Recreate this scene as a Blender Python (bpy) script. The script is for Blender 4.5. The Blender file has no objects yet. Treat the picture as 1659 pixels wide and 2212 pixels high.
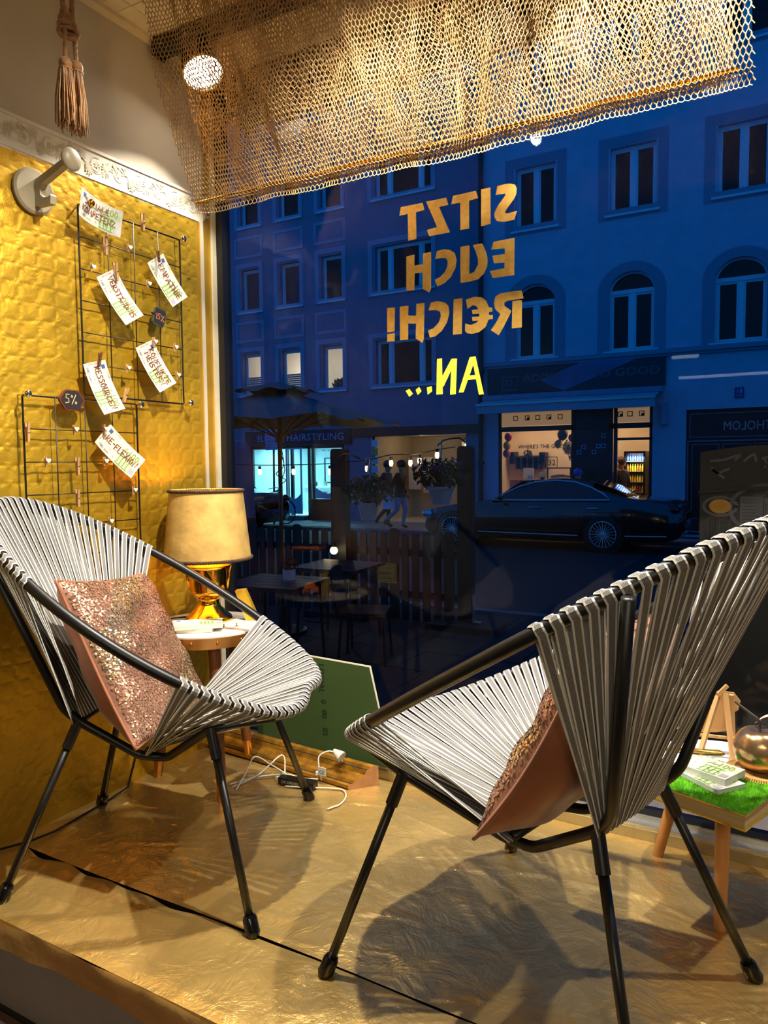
import bpy, math, random
import numpy as np
from mathutils import Vector, Matrix
random.seed(7)
rng = np.random.default_rng(3)
sc = bpy.context.scene
COL = sc.collection
PI = math.pi

# ------------------------------------------------------------------ camera, sky, exposure
def cam_axes(yaw, pitch, roll):
    f = Vector((-math.sin(yaw)*math.cos(pitch), math.cos(yaw)*math.cos(pitch), -math.sin(pitch)))
    r = Vector((math.cos(yaw), math.sin(yaw), 0)); u = r.cross(f)
    c, s = math.cos(roll), math.sin(roll)
    return c*r+s*u, -s*r+c*u, f
R_, U_, F_ = cam_axes(.515791, .06516, -.009433)
cd = bpy.data.cameras.new('camera'); cam = bpy.data.objects.new('camera', cd); COL.objects.link(cam)
cam.matrix_world = Matrix(((R_.x, U_.x, -F_.x, 0), (R_.y, U_.y, -F_.y, 0), (R_.z, U_.z, -F_.z, 1.0), (0, 0, 0, 1)))
cd.sensor_fit = 'HORIZONTAL'; cd.sensor_width = 36; cd.lens = 1587.7/1659*36; cd.clip_start = .03; cd.clip_end = 300
sc.camera = cam
vs = sc.view_settings
vs.view_transform = 'Standard'; vs.look = 'None'; vs.exposure = 0.0; vs.gamma = 1; vs.use_curve_mapping = False
cy = sc.cycles
cy.max_bounces = 6; cy.diffuse_bounces = 3; cy.glossy_bounces = 3; cy.transmission_bounces = 2; cy.transparent_max_bounces = 14
cy.caustics_reflective = False; cy.caustics_refractive = False; cy.adaptive_threshold = .06

w = bpy.data.worlds.new('dusk_sky'); sc.world = w; w.use_nodes = True
wn = w.node_tree.nodes; wl = w.node_tree.links
bg = wn['Background']
tcw = wn.new('ShaderNodeTexCoord'); sxw = wn.new('ShaderNodeSeparateXYZ'); rw = wn.new('ShaderNodeValToRGB')
wl.new(tcw.outputs['Generated'], sxw.inputs[0]); wl.new(sxw.outputs['Z'], rw.inputs[0])
rw.color_ramp.elements[0].position = 0.0; rw.color_ramp.elements[0].color = (.0, .118, .44, 1)
rw.color_ramp.elements[1].position = 1.0; rw.color_ramp.elements[1].color = (.0, .080, .38, 1)
wl.new(rw.outputs[0], bg.inputs[0]); bg.inputs[1].default_value = 1.05

def light(name, kind, loc, power, color, aim=None, **kw):
    l = bpy.data.lights.new(name, kind); l.energy = power; l.color = color
    for k, v in kw.items(): setattr(l, k, v)
    o = bpy.data.objects.new(name, l); COL.objects.link(o); o.location = loc
    if aim is not None:
        o.rotation_euler = Vector(aim).to_track_quat('-Z', 'Y').to_euler()
    return o

# ------------------------------------------------------------------ materials (all procedural)
def lin(c):
    return tuple(((x/255)/12.92 if x/255 <= .04045 else ((x/255+.055)/1.055)**2.4) for x in c)
def mat(name, rgb, rough=.5, metal=0., var=.12, scale=25., bump=0., bscale=150., spec=.5, emit=None, estr=0., coat=0., bdist=.002, rvar=0., stretch=None, sheen=0., alpha=None):
    m = bpy.data.materials.new(name); m.use_nodes = True
    N = m.node_tree.nodes; Lk = m.node_tree.links; p = N['Principled BSDF']
    tc = N.new('ShaderNodeTexCoord'); co = tc.outputs['Object']
    if stretch:
        mp = N.new('ShaderNodeMapping'); mp.inputs['Scale'].default_value = stretch; Lk.new(co, mp.inputs[0]); co = mp.outputs[0]
    no = N.new('ShaderNodeTexNoise'); no.inputs['Scale'].default_value = scale; no.inputs['Detail'].default_value = 2
    Lk.new(co, no.inputs['Vector'])
    c = lin(rgb)
    ra = N.new('ShaderNodeValToRGB'); ra.color_ramp.elements[0].position = .3; ra.color_ramp.elements[1].position = .7
    ra.color_ramp.elements[0].color = tuple(x*(1-var) for x in c)+(1,); ra.color_ramp.elements[1].color = tuple(min(1, x*(1+var)) for x in c)+(1,)
    Lk.new(no.outputs['Fac'], ra.inputs[0]); Lk.new(ra.outputs[0], p.inputs['Base Color'])
    p.inputs['Roughness'].default_value = rough; p.inputs['Metallic'].default_value = metal
    p.inputs['Specular IOR Level'].default_value = spec; p.inputs['Coat Weight'].default_value = coat
    if sheen: p.inputs['Sheen Weight'].default_value = sheen
    if rvar:
        mr = N.new('ShaderNodeMapRange'); mr.inputs[3].default_value = max(.02, rough-rvar); mr.inputs[4].default_value = min(1, rough+rvar)
        Lk.new(no.outputs['Fac'], mr.inputs[0]); Lk.new(mr.outputs[0], p.inputs['Roughness'])
    if bump:
        n2 = N.new('ShaderNodeTexNoise'); n2.inputs['Scale'].default_value = bscale; n2.inputs['Detail'].default_value = 3
        Lk.new(co, n2.inputs['Vector'])
        b = N.new('ShaderNodeBump'); b.inputs['Strength'].default_value = bump; b.inputs['Distance'].default_value = bdist
        Lk.new(n2.outputs['Fac'], b.inputs['Height']); Lk.new(b.outputs[0], p.inputs['Normal'])
    if emit:
        p.inputs['Emission Color'].default_value = lin(emit)+(1,); p.inputs['Emission Strength'].default_value = estr
    if alpha is not None: p.inputs['Alpha'].default_value = alpha
    return m
def nodes(m): return m.node_tree.nodes, m.node_tree.links, m.node_tree.nodes['Principled BSDF']
def glass(name, base=.045, tint=(1, 1, 1), power=5):
    m = bpy.data.materials.new(name); m.use_nodes = True
    N = m.node_tree.nodes; L = m.node_tree.links; N.remove(N['Principled BSDF']); out = N['Material Output']
    tr = N.new('ShaderNodeBsdfTransparent'); gl = N.new('ShaderNodeBsdfGlossy'); mx = N.new('ShaderNodeMixShader')
    no = N.new('ShaderNodeTexNoise'); no.inputs['Scale'].default_value = 3
    rp = N.new('ShaderNodeMapRange'); rp.inputs[3].default_value = .97; rp.inputs[4].default_value = 1.0
    L.new(no.outputs['Fac'], rp.inputs[0])
    vm = N.new('ShaderNodeVectorMath'); vm.operation = 'SCALE'; vm.inputs[0].default_value = tint; L.new(rp.outputs[0], vm.inputs['Scale'])
    L.new(vm.outputs[0], tr.inputs[0]); gl.inputs['Roughness'].default_value = 0.0
    ge = N.new('ShaderNodeNewGeometry'); dt = N.new('ShaderNodeVectorMath'); dt.operation = 'DOT_PRODUCT'
    L.new(ge.outputs['Incoming'], dt.inputs[0]); L.new(ge.outputs['Normal'], dt.inputs[1])
    def mth(op, a, b=None):
        n = N.new('ShaderNodeMath'); n.operation = op
        for i, v in enumerate((a, b)):
            if v is None: continue
            if isinstance(v, (int, float)): n.inputs[i].default_value = v
            else: L.new(v, n.inputs[i])
        return n.outputs[0]
    k = mth('SUBTRACT', 1.0, mth('ABSOLUTE', dt.outputs['Value'])); k = mth('POWER', k, float(power))
    k = mth('ADD', mth('MULTIPLY', k, 1-base), base)
    L.new(k, mx.inputs[0]); L.new(tr.outputs[0], mx.inputs[1]); L.new(gl.outputs[0], mx.inputs[2]); L.new(mx.outputs[0], out.inputs[0])
    return m
def emission(name, rgb, strength):
    return mat(name, rgb, .6, emit=rgb, estr=strength, var=.03)

# ------------------------------------------------------------------ object helpers
ROOT = {}
def link(o): COL.objects.link(o); return o
def tag(o, label=None, cat=None, group=None, kind=None):
    if label: o['label'] = label
    if cat: o['category'] = cat
    if group: o['group'] = group
    if kind: o['kind'] = kind
    return o
def thing(name, label, cat, loc=(0, 0, 0), rz=0., group=None):
    o = link(bpy.data.objects.new(name, None)); o.location = loc; o.rotation_euler = (0, 0, rz); o.empty_display_size = .05
    ROOT[o.name] = Matrix.Translation(loc) @ Matrix.Rotation(rz, 4, 'Z')
    return tag(o, label, cat, group)
def rootof(o):
    while o.parent: o = o.parent
    return o
def copy_tree(o, parent=None):
    c = o.copy(); COL.objects.link(c); c.parent = parent
    for ch in list(o.children): copy_tree(ch, c)
    return c
class MB:
    def __init__(s): s.v = []; s.f = []; s.m = []; s.uv = None
    def quad(s, *p, m=0):
        b = len(s.v); s.v += [tuple(q) for q in p]; s.f.append(tuple(range(b, b+len(p)))); s.m.append(m); return s
    def box(s, c, d, rot=None, m=0, taper=1.0):
        b = len(s.v); hx, hy, hz = d[0]/2, d[1]/2, d[2]/2
        for z in (-1, 1):
            k = taper if z > 0 else 1.0
            for x, y in ((-1, -1), (1, -1), (1, 1), (-1, 1)):
                q = Vector((x*hx*k, y*hy*k, z*hz))
                if rot is not None: q = rot @ q
                s.v.append((q.x+c[0], q.y+c[1], q.z+c[2]))
        for f in ((3, 2, 1, 0), (4, 5, 6, 7), (0, 1, 5, 4), (1, 2, 6, 5), (2, 3, 7, 6), (3, 0, 4, 7)):
            s.f.append(tuple(b+i for i in f)); s.m.append(m)
        return s
    def bb(s, lo, hi, m=0):
        return s.box([(a+b)/2 for a, b in zip(lo, hi)], [b-a for a, b in zip(lo, hi)], m=m)
    def tube(s, pts, r, n=8, closed=False, m=0, cap=True):
        P = [Vector(p) for p in pts]; k = len(P); b = len(s.v)
        rr = r if isinstance(r, (list, tuple)) else [r]*k
        up = None
        for i in range(k):
            if closed: t = P[(i+1) % k]-P[(i-1) % k]
            else: t = P[min(i+1, k-1)]-P[max(i-1, 0)]
            if t.length < 1e-9: t = Vector((0, 0, 1))
            t.normalize()
            if up is None:
                up = Vector((0, 0, 1)) if abs(t.z) < .9 else Vector((1, 0, 0))
            a = (up-t*up.dot(t))
            if a.length < 1e-6: a = t.orthogonal()
            a.normalize(); up = a; c = t.cross(a)
            for j in range(n):
                th = 2*PI*j/n; q = P[i]+(a*math.cos(th)+c*math.sin(th))*rr[i]; s.v.append(tuple(q))
        for i in range(k if closed else k-1):
            i2 = (i+1) % k
            for j in range(n):
                j2 = (j+1) % n
                s.f.append((b+i*n+j, b+i*n+j2, b+i2*n+j2, b+i2*n+j)); s.m.append(m)
        if cap and not closed:
            s.f.append(tuple(b+j for j in reversed(range(n)))); s.m.append(m)
            s.f.append(tuple(b+(k-1)*n+j for j in range(n))); s.m.append(m)
        return s
    def lathe(s, prof, n=24, c=(0, 0, 0), m=0, rot=None, ang=2*PI, cap=True):
        b = len(s.v); k = len(prof)
        for r, z in prof:
            for j in range(n):
                th = ang*j/n; q = Vector((r*math.cos(th), r*math.sin(th), z))
                if rot is not None: q = rot @ q
                s.v.append((q.x+c[0], q.y+c[1], q.z+c[2]))
        for i in range(k-1):
            for j in range(n):
                j2 = (j+1) % n
                s.f.append((b+i*n+j, b+i*n+j2, b+(i+1)*n+j2, b+(i+1)*n+j)); s.m.append(m)
        if cap:
            if prof[0][0] > 1e-5: s.f.append(tuple(b+j for j in reversed(range(n)))); s.m.append(m)
            if prof[-1][0] > 1e-5: s.f.append(tuple(b+(k-1)*n+j for j in range(n))); s.m.append(m)
        return s
    def ball(s, c, r, n=12, k=8, m=0, sq=(1, 1, 1)):
        b = len(s.v)
        for i in range(k+1):
            ph = PI*i/k
            for j in range(n):
                th = 2*PI*j/n
                s.v.append((c[0]+r*sq[0]*math.sin(ph)*math.cos(th), c[1]+r*sq[1]*math.sin(ph)*math.sin(th), c[2]+r*sq[2]*math.cos(ph)))
        for i in range(k):
            for j in range(n):
                j2 = (j+1) % n
                s.f.append((b+i*n+j, b+(i+1)*n+j, b+(i+1)*n+j2, b+i*n+j2)); s.m.append(m)
        return s
    def prism(s, poly, fn, h, m=0):
        """poly in 2d, fn(u,v,w) to 3d, thickness h along w"""
        n = len(poly); b = len(s.v)
        for wv in (0, h):
            for p in poly: s.v.append(tuple(fn(p[0], p[1], wv)))
        s.f.append(tuple(b+i for i in range(n))); s.m.append(m)
        s.f.append(tuple(b+n+i for i in reversed(range(n)))); s.m.append(m)
        for i in range(n):
            j = (i+1) % n; s.f.append((b+i, b+n+i, b+n+j, b+j)); s.m.append(m)
        return s
    def flat(s, vs2, fs2, fn, m=0):
        b = len(s.v); s.v += [tuple(fn(x, y)) for x, y in vs2]
        for f in fs2: s.f.append(tuple(b+i for i in f)); s.m.append(m)
        return s
    def stroke(s, pts, wd, fn, m=0):
        P = [Vector((p[0], p[1])) for p in pts]; b = len(s.v)
        for i, p in enumerate(P):
            t = P[min(i+1, len(P)-1)]-P[max(i-1, 0)]
            if t.length < 1e-9: t = Vector((1, 0))
            t.normalize(); nn = Vector((-t.y, t.x))*wd/2
            if i == 0: p = p-t*wd*.4
            if i == len(P)-1: p = p+t*wd*.4
            s.v.append(tuple(fn(p.x+nn.x, p.y+nn.y))); s.v.append(tuple(fn(p.x-nn.x, p.y-nn.y)))
        for i in range(len(P)-1): s.f.append((b+2*i, b+2*i+1, b+2*i+3, b+2*i+2)); s.m.append(m)
        return s
    def build(s, name, mats, parent=None, world=False, origin=None, smooth=False, kind=None):
        me = bpy.data.meshes.new(name); V = s.v
        if parent is not None and world:
            inv = ROOT[rootof(parent).name].inverted(); V = [tuple(inv @ Vector(q)) for q in V]
        if origin is not None: V = [(q[0]-origin[0], q[1]-origin[1], q[2]-origin[2]) for q in V]
        me.from_pydata(V, [], s.f)
        if not isinstance(mats, (list, tuple)): mats = [mats]
        for q in mats: me.materials.append(q)
        if len(mats) > 1: me.polygons.foreach_set('material_index', s.m)
        if s.uv is not None:
            ul = me.uv_layers.new(name='UVMap'); li = np.zeros(len(me.loops), dtype=np.int32); me.loops.foreach_get('vertex_index', li)
            ul.data.foreach_set('uv', np.asarray(s.uv, dtype=np.float32)[li].ravel())
        if smooth: me.shade_smooth() if smooth is True else me.shade_smooth()
        me.update(); o = link(bpy.data.objects.new(name, me))
        if parent is not None: o.parent = parent
        if origin is not None: o.location = origin
        if kind: o['kind'] = kind
        if smooth == 'edge':
            bm_edges = o.modifiers.new('split', 'EDGE_SPLIT'); bm_edges.split_angle = math.radians(35)
        return o
def one(name, mb, m, label, cat, origin, group=None, smooth=False, kind=None):
    o = mb.build(name, m, None, origin=origin, smooth=smooth); return tag(o, label, cat, group, kind)
def struct(name, mb, m, smooth=False, origin=None):
    o = mb.build(name, m, None, smooth=smooth, origin=origin); o['kind'] = 'structure'
    ROOT[o.name] = Matrix.Translation(origin or (0, 0, 0)); return o
def share(src, name, parent, loc=(0, 0, 0), rot=(0, 0, 0)):
    o = link(bpy.data.objects.new(name, src.data)); o.parent = parent; o.location = loc; o.rotation_euler = rot; return o
def npmesh(name, V, F, mats, parent=None, smooth=True, origin=None, mi=None):
    me = bpy.data.meshes.new(name); V = np.asarray(V, dtype=np.float64)
    if origin is not None: V = V-np.array(origin)
    F = np.asarray(F, dtype=np.int32); me.vertices.add(len(V)); me.vertices.foreach_set('co', V.astype(np.float32).ravel())
    k = F.shape[1]; me.loops.add(F.size); me.polygons.add(len(F)); me.loops.foreach_set('vertex_index', F.ravel())
    me.polygons.foreach_set('loop_start', np.arange(0, F.size, k, dtype=np.int32))
    for q in (mats if isinstance(mats, (list, tuple)) else [mats]): me.materials.append(q)
    if mi is not None: me.polygons.foreach_set('material_index', np.asarray(mi, dtype=np.int32))
    me.update(calc_edges=True); me.validate()
    if smooth: me.shade_smooth()
    o = link(bpy.data.objects.new(name, me)); o.parent = parent
    if origin is not None: o.location = origin
    return o
def gridfaces(nu, nv):
    i = np.arange(nu-1)[:, None]*nv+np.arange(nv-1)[None, :]
    i = i.ravel(); return np.stack([i, i+nv, i+nv+1, i+1], -1)
def vnoise(x, y, seed=0, octv=4):
    """cheap smooth value noise on arrays"""
    out = np.zeros_like(x); a = 1.
    for o in range(octv):
        xi = np.floor(x).astype(int); yi = np.floor(y).astype(int); fx = x-xi; fy = y-yi
        fx = fx*fx*(3-2*fx); fy = fy*fy*(3-2*fy)
        def h(i, j):
            n = (i*374761393+j*668265263+(seed+o)*1442695041) & 0x7fffffff
            n = (n ^ (n >> 13))*1274126177 & 0x7fffffff
            return ((n ^ (n >> 16)) & 0xffff)/65535.-.5
        out += a*((h(xi, yi)*(1-fx)+h(xi+1, yi)*fx)*(1-fy)+(h(xi, yi+1)*(1-fx)+h(xi+1, yi+1)*fx)*fy)
        x = x*2.03+7.1; y = y*2.03+3.3; a *= .5
    return out
_tc = {}
def text2d(s, size=1.0, align='LEFT', mono=False):
    key = (s, align)
    if key not in _tc:
        c = bpy.data.curves.new('t', 'FONT'); c.body = s; c.size = 1; c.resolution_u = 2; c.align_x = align; c.fill_mode = 'FRONT'
        o = link(bpy.data.objects.new('t', c)); dg = bpy.context.evaluated_depsgraph_get(); dg.update()
        me = bpy.data.meshes.new_from_object(o.evaluated_get(dg))
        _tc[key] = ([(v.co.x, v.co.y) for v in me.vertices], [tuple(p.vertices) for p in me.polygons])
        bpy.data.objects.remove(o); bpy.data.meshes.remove(me); bpy.data.curves.remove(c)
    v, f = _tc[key]
    return [(x*size, y*size) for x, y in v], f
# marker handwriting: strokes in a unit box
HW = {'A': [[(0, 0), (.35, 1), (.6, 0)], [(.12, .4), (.5, .4)]], 'B': [[(0, 0), (.05, 1), (.45, .85), (.1, .55), (.5, .3), (0, 0)]],
 'C': [[(.5, .85), (.2, .95), (0, .5), (.2, .05), (.55, .15)]], 'D': [[(.05, 0), (.05, 1), (.5, .7), (.5, .25), (.05, 0)]],
 'E': [[(.5, .95), (.05, .95), (.05, .05), (.55, .05)], [(.05, .5), (.42, .5)]], 'F': [[(.55, .95), (.05, .95), (.05, 0)], [(.05, .5), (.42, .5)]],
 'H': [[(.05, 1), (.05, 0)], [(.5, 1), (.5, 0)], [(.05, .5), (.5, .5)]], 'I': [[(.1, .8), (.1, 0)], [(.1, .98), (.13, 1.02)]],
 'K': [[(.05, 1), (.05, 0)], [(.5, .95), (.08, .48), (.55, 0)]], 'L': [[(.05, 1), (.05, .02), (.5, .05)]],
 'M': [[(0, 0), (.1, 1), (.35, .4), (.6, 1), (.72, 0)]], 'N': [[(.02, 0), (.05, 1), (.5, 0), (.55, 1)]],
 'O': [[(.3, 1), (.02, .6), (.1, .1), (.4, .02), (.55, .5), (.3, 1)]], 'P': [[(.05, 0), (.08, 1), (.5, .85), (.45, .55), (.07, .48)]],
 'R': [[(.05, 0), (.08, 1), (.5, .85), (.45, .55), (.07, .48), (.55, 0)]], 'S': [[(.5, .9), (.2, .98), (.08, .72), (.45, .4), (.4, .08), (0, .05)]],
 'T': [[(0, .95), (.6, .95)], [(.3, .95), (.28, 0)]], 'U': [[(.03, 1), (.05, .2), (.25, .02), (.48, .2), (.52, 1)]], 'V': [[(0, 1), (.28, 0), (.58, 1)]],
 'X': [[(0, 1), (.55, 0)], [(.52, 1), (0, 0)]], 'Z': [[(.02, .95), (.52, .95), (.02, .05), (.55, .05)]], 'Y': [[(0, 1), (.28, .5)], [(.58, 1), (.2, 0)]],
 '5': [[(.5, .95), (.12, .95), (.1, .58), (.42, .5), (.45, .12), (.05, .05)]], '1': [[(.02, .72), (.2, 1), (.2, 0)]], '%': [[(.1, .95), (.02, .8), (.15, .7), (.22, .85), (.1, .95)], [(.62, 1), (.12, 0)], [(.62, .3), (.5, .15), (.6, .02), (.72, .15), (.62, .3)]],
 'Q': [[(.06, .85), (.1, .95)], [(.42, .85), (.46, .95)], [(0, 0), (.28, .75), (.56, 0)], [(.1, .3), (.46, .3)]], '-': [[(.1, .5), (.4, .5)]], '.': [[(.1, 0), (.14, .04)]], ' ': []}
def hand(mb, s, x, y, h, wd, fn, m=0, sp=.2, squeeze=1.0):
    for ch in s:
        g = HW[ch]; wmax = max([p[0] for st in g for p in st] or [.35])
        j = random.uniform(-.05, .05)
        for st in g:
            mb.lift = getattr(mb, 'lift', 0)+1
            mb.stroke([(x+p[0]*h*squeeze, y+(p[1]+j)*h) for p in st], wd, lambda a, b, K=mb.lift: fn(a, b, K*2.5e-5), m)
        x += (wmax+sp)*h*squeeze
    return x

# ------------------------------------------------------------------ shared materials
M = {}
M['plaster'] = mat('plaster_white', (200, 190, 168), .75, var=.05, scale=6, bump=.25, bscale=60)
M['border_paper'] = mat('border_paper', (232, 224, 204), .6, var=.03)
M['border_print'] = mat('border_print', (204, 192, 164), .6, var=.1)
M['ceiling'] = mat('ceiling_paint', (226, 208, 168), .7, var=.05, bump=.2, bscale=40)
M['tilemat'] = mat('ceiling_tile_paint', (228, 212, 172), .6, var=.06, scale=12)
M['black'] = mat('black_powder_coat', (14, 13, 13), .38, var=.15, spec=.5)
M['blackgloss'] = mat('black_gloss', (9, 9, 10), .15, var=.1)
M['gasket'] = mat('black_gasket', (8, 8, 9), .5, var=.1)
M['cream'] = mat('cream_frame_paint', (214, 206, 178), .45, var=.06, bump=.1, bscale=30)
M['alu'] = mat('aluminium', (196, 194, 186), .35, .8, var=.08)
M['riser'] = mat('riser_grey', (128, 118, 112), .7, var=.1, scale=8)
M['brick'] = mat('dark_floor_brick', (74, 52, 44), .6, var=.3, scale=18, bump=.5, bscale=60)
M['grout'] = mat('floor_grout', (40, 34, 32), .9)
M['shopwall'] = mat('shop_wall', (214, 196, 160), .8, var=.05, scale=4)
M['wood'] = mat('pale_wood', (206, 158, 102), .5, var=.18, scale=14, stretch=(1, 1, .15), bump=.1, bscale=60)
M['pinwood'] = mat('pin_wood', (198, 150, 98), .6, var=.15, scale=60)
M['brownwood'] = mat('brown_wood', (140, 84, 42), .42, var=.28, scale=20, stretch=(1, 1, .12), bump=.15, bscale=50)
M['paper'] = mat('banknote_paper', (214, 214, 200), .75, var=.03, scale=60)
M['white'] = mat('white_lacquer', (236, 234, 226), .35, var=.02)
M['darkblock'] = mat('dark_underlay', (10, 8, 6), .9)

# gold foil: metallic film with creases, a little diffuse so it carries shadows
def foil(name, rgb, rough, metal, bump, var=.14, scale=5., crease=34., bd=.008, ridged=11., rk=0.):
    m = mat(name, rgb, rough, metal, var=var, scale=scale, rvar=.07, bump=0)
    N, L, p = nodes(m)
    tc = N.new('ShaderNodeTexCoord')
    vo = N.new('ShaderNodeTexVoronoi'); vo.feature = 'DISTANCE_TO_EDGE'; vo.inputs['Scale'].default_value = crease
    nz = N.new('ShaderNodeTexNoise'); nz.inputs['Scale'].default_value = crease*.5; nz.inputs['Detail'].default_value = 4; nz.inputs['Distortion'].default_value = 1.6
    mxv = N.new('ShaderNodeVectorMath'); mxv.operation = 'ADD'
    sv = N.new('ShaderNodeVectorMath'); sv.operation = 'SCALE'; sv.inputs['Scale'].default_value = .12
    L.new(tc.outputs['Object'], nz.inputs['Vector']); L.new(nz.outputs['Color'], sv.inputs[0]); L.new(tc.outputs['Object'], mxv.inputs[0]); L.new(sv.outputs[0], mxv.inputs[1])
    L.new(mxv.outputs[0], vo.inputs['Vector'])
    ad = N.new('ShaderNodeMath'); ad.operation = 'MULTIPLY_ADD'; ad.inputs[1].default_value = .12
    L.new(vo.outputs['Distance'], ad.inputs[0]); L.new(nz.outputs['Fac'], ad.inputs[2])
    b = N.new('ShaderNodeBump'); b.inputs['Strength'].default_value = bump; b.inputs['Distance'].default_value = bd
    rz = N.new('ShaderNodeTexNoise'); rz.inputs['Scale'].default_value = ridged; rz.inputs['Detail'].default_value = 6; rz.inputs['Roughness'].default_value = .6; rz.inputs['Distortion'].default_value = .8
    L.new(tc.outputs['Object'], rz.inputs['Vector'])
    s1 = N.new('ShaderNodeMath'); s1.operation = 'SUBTRACT'; s1.inputs[1].default_value = .5; L.new(rz.outputs['Fac'], s1.inputs[0])
    s2 = N.new('ShaderNodeMath'); s2.operation = 'ABSOLUTE'; L.new(s1.outputs[0], s2.inputs[0])
    s3 = N.new('ShaderNodeMath'); s3.operation = 'MULTIPLY_ADD'; s3.inputs[1].default_value = -rk; L.new(s2.outputs[0], s3.inputs[0]); L.new(ad.outputs[0], s3.inputs[2])
    L.new(s3.outputs[0], b.inputs['Height']); L.new(b.outputs[0], p.inputs['Normal'])
    return m
M['foil'] = foil('gold_foil_floor', (236, 196, 116), .30, .70, .9, bd=.004, crease=24., rk=1.9)
M['foiledge'] = foil('gold_foil_edge', (196, 156, 92), .36, .75, .3)
M['goldwall'] = foil('gold_embossed_wallpaper', (206, 162, 38), .42, .62, .22, var=.12, scale=9., crease=60.)
N, L, p = nodes(M['goldwall'])   # fine woven grain over the emboss
tc = N.new('ShaderNodeTexCoord'); wv = N.new('ShaderNodeTexChecker'); wv.inputs['Scale'].default_value = 520
L.new(tc.outputs['Object'], wv.inputs['Vector']); b2 = N.new('ShaderNodeBump'); b2.inputs['Strength'].default_value = .12; b2.inputs['Distance'].default_value = .001
L.new(wv.outputs['Fac'], b2.inputs['Height']); old = p.inputs['Normal'].links[0].from_socket; L.new(old, b2.inputs['Normal']); L.new(b2.outputs[0], p.inputs['Normal'])
M['goldpaint'] = mat('gold_painted_wood', (198, 152, 44), .38, .5, var=.15, scale=10)
M['brass'] = mat('polished_brass', (238, 178, 62), .1, 1., var=.06, scale=8)
M['brassdull'] = mat('satin_brass', (206, 164, 84), .3, .9, var=.1, scale=20)
M['copper'] = mat('copper_band', (196, 138, 74), .28, .9, var=.3, scale=9)

# ------------------------------------------------------------------ room shell
XW, YG, ZC = -1.815, 2.03, 2.334
# shop floor (bricks) around and below the platform
struct('floor', MB().bb((XW, -9.2, -.26), (3.2, 1.98, -.212)), M['grout'])
fl = bpy.data.objects['floor']
bproto = MB().box((0, 0, 0), (.19, .092, .02)).build('floor_brick', M['brick'], fl); bproto.location = (-1.72, .88, -.208)
for i in range(8):
    for j in range(6):
        if i == 0 and j == 0: continue
        share(bproto, 'floor_brick', fl, (-1.72+i*.2+(.1 if j % 2 else 0), .88-j*.102, -.208-random.uniform(0, .003)))
struct('wall_back', MB().bb((XW-.1, -9.3, -.25), (3.3, -9.2, 2.5)), M['shopwall'])
struct('wall_right', MB().bb((3.2, -9.2, -.25), (3.3, 2.1, 2.5)), M['shopwall'])
struct('wall_left', MB().bb((XW-.12, -9.2, -.25), (XW, 1.93, 2.5)), M['plaster'])
# platform riser with the foil turned down over its front edge
struct('trim_1', MB().bb((XW, .945, -.205), (3.2, .975, -.056)), M['riser'])
V = []
xs = np.linspace(XW, 3.2, 260)
prof = [(.936, -.060), (.9385, -.03), (.937, -.006), (.942, .001)]
for x in xs:
    for k, (y, z) in enumerate(prof):
        V.append((x, y+.003*math.sin(x*9+k)+.0016*math.sin(x*37+2*k), z+(.004*math.sin(x*13)+.002*math.sin(x*41) if k == 0 else 0)))
o = npmesh('trim_2', V, gridfaces(260, 4), M['foiledge']); o['kind'] = 'structure'
struct('trim_3', MB().bb((XW, .95, -.05), (3.2, 1.975, -.012)), M['darkblock'])

# ------------------------------------------------------------------ gold foil sheets on the platform
def sheet(name, x0, x1, yf, yb, nx, ny, seed, label):
    X = np.linspace(x0, x1, nx)[:, None]*np.ones((1, ny)); t = np.linspace(0, 1, ny)[None, :]
    Y = yf(X)*(1-t)+yb(X)*t
    wr = vnoise(X*3.2+Y*1.5, Y*3.6-X*1.2, seed, 2)*.0035+vnoise(X*15+3*Y, Y*11-X*5, seed+5, 5)*.0024
    rg = np.random.default_rng(seed); ridge = np.zeros_like(X)
    for _ in range(int(34*(x1-x0)*(2.2 if ny > 100 else 1))):
        px, py = rg.uniform(x0, min(x1, 1.)), rg.uniform(.95, 1.95); an = rg.normal(-.45, .55) if rg.random() < .75 else rg.uniform(0, PI)
        dx, dy = X-px, Y-py; al = dx*math.cos(an)+dy*math.sin(an); ac_ = -dx*math.sin(an)+dy*math.cos(an)+.06*rg.normal()*np.sin(al*9)*.1
        ln_ = rg.uniform(.03, .20); hh = rg.uniform(.0006, .0026)
        ridge += hh*np.exp(-(al/ln_)**4)*np.maximum(0, 1-np.abs(ac_)/rg.uniform(.006, .022))
    ridge2 = 0
    edge = np.minimum(1, np.minimum(t, 1-t)*9)
    Z = (wr*.8+.006+ridge+ridge2)*(.25+.75*edge)
    Z = np.maximum(Z, .0006)
    o = npmesh(name, np.stack([X, Y, Z], -1).reshape(-1, 3), gridfaces(nx, ny), M['foil'])
    o['kind'] = 'structure'; return o
def gap(x):
    g = np.zeros_like(x)
    for c, wd, h in ((-1.67, .09, .020), (-1.50, .09, .016), (-1.37, .09, .010), (-1.22, .10, .015), (-.98, .16, .003), (-.55, .2, .006)):
        g += h*np.exp(-((x-c)/(wd*.62))**2)
    return g
sheet('floor_foil', XW+.001, 3.2, lambda x: .9405+0*x, lambda x: 1.1655-gap(x), 620, 60, 3, '')
sheet('floor_foil', XW+.001, 3.2, lambda x: 1.1675+.004*np.sin(x*5), lambda x: 1.970+0*x, 520, 170, 21, '')

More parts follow.
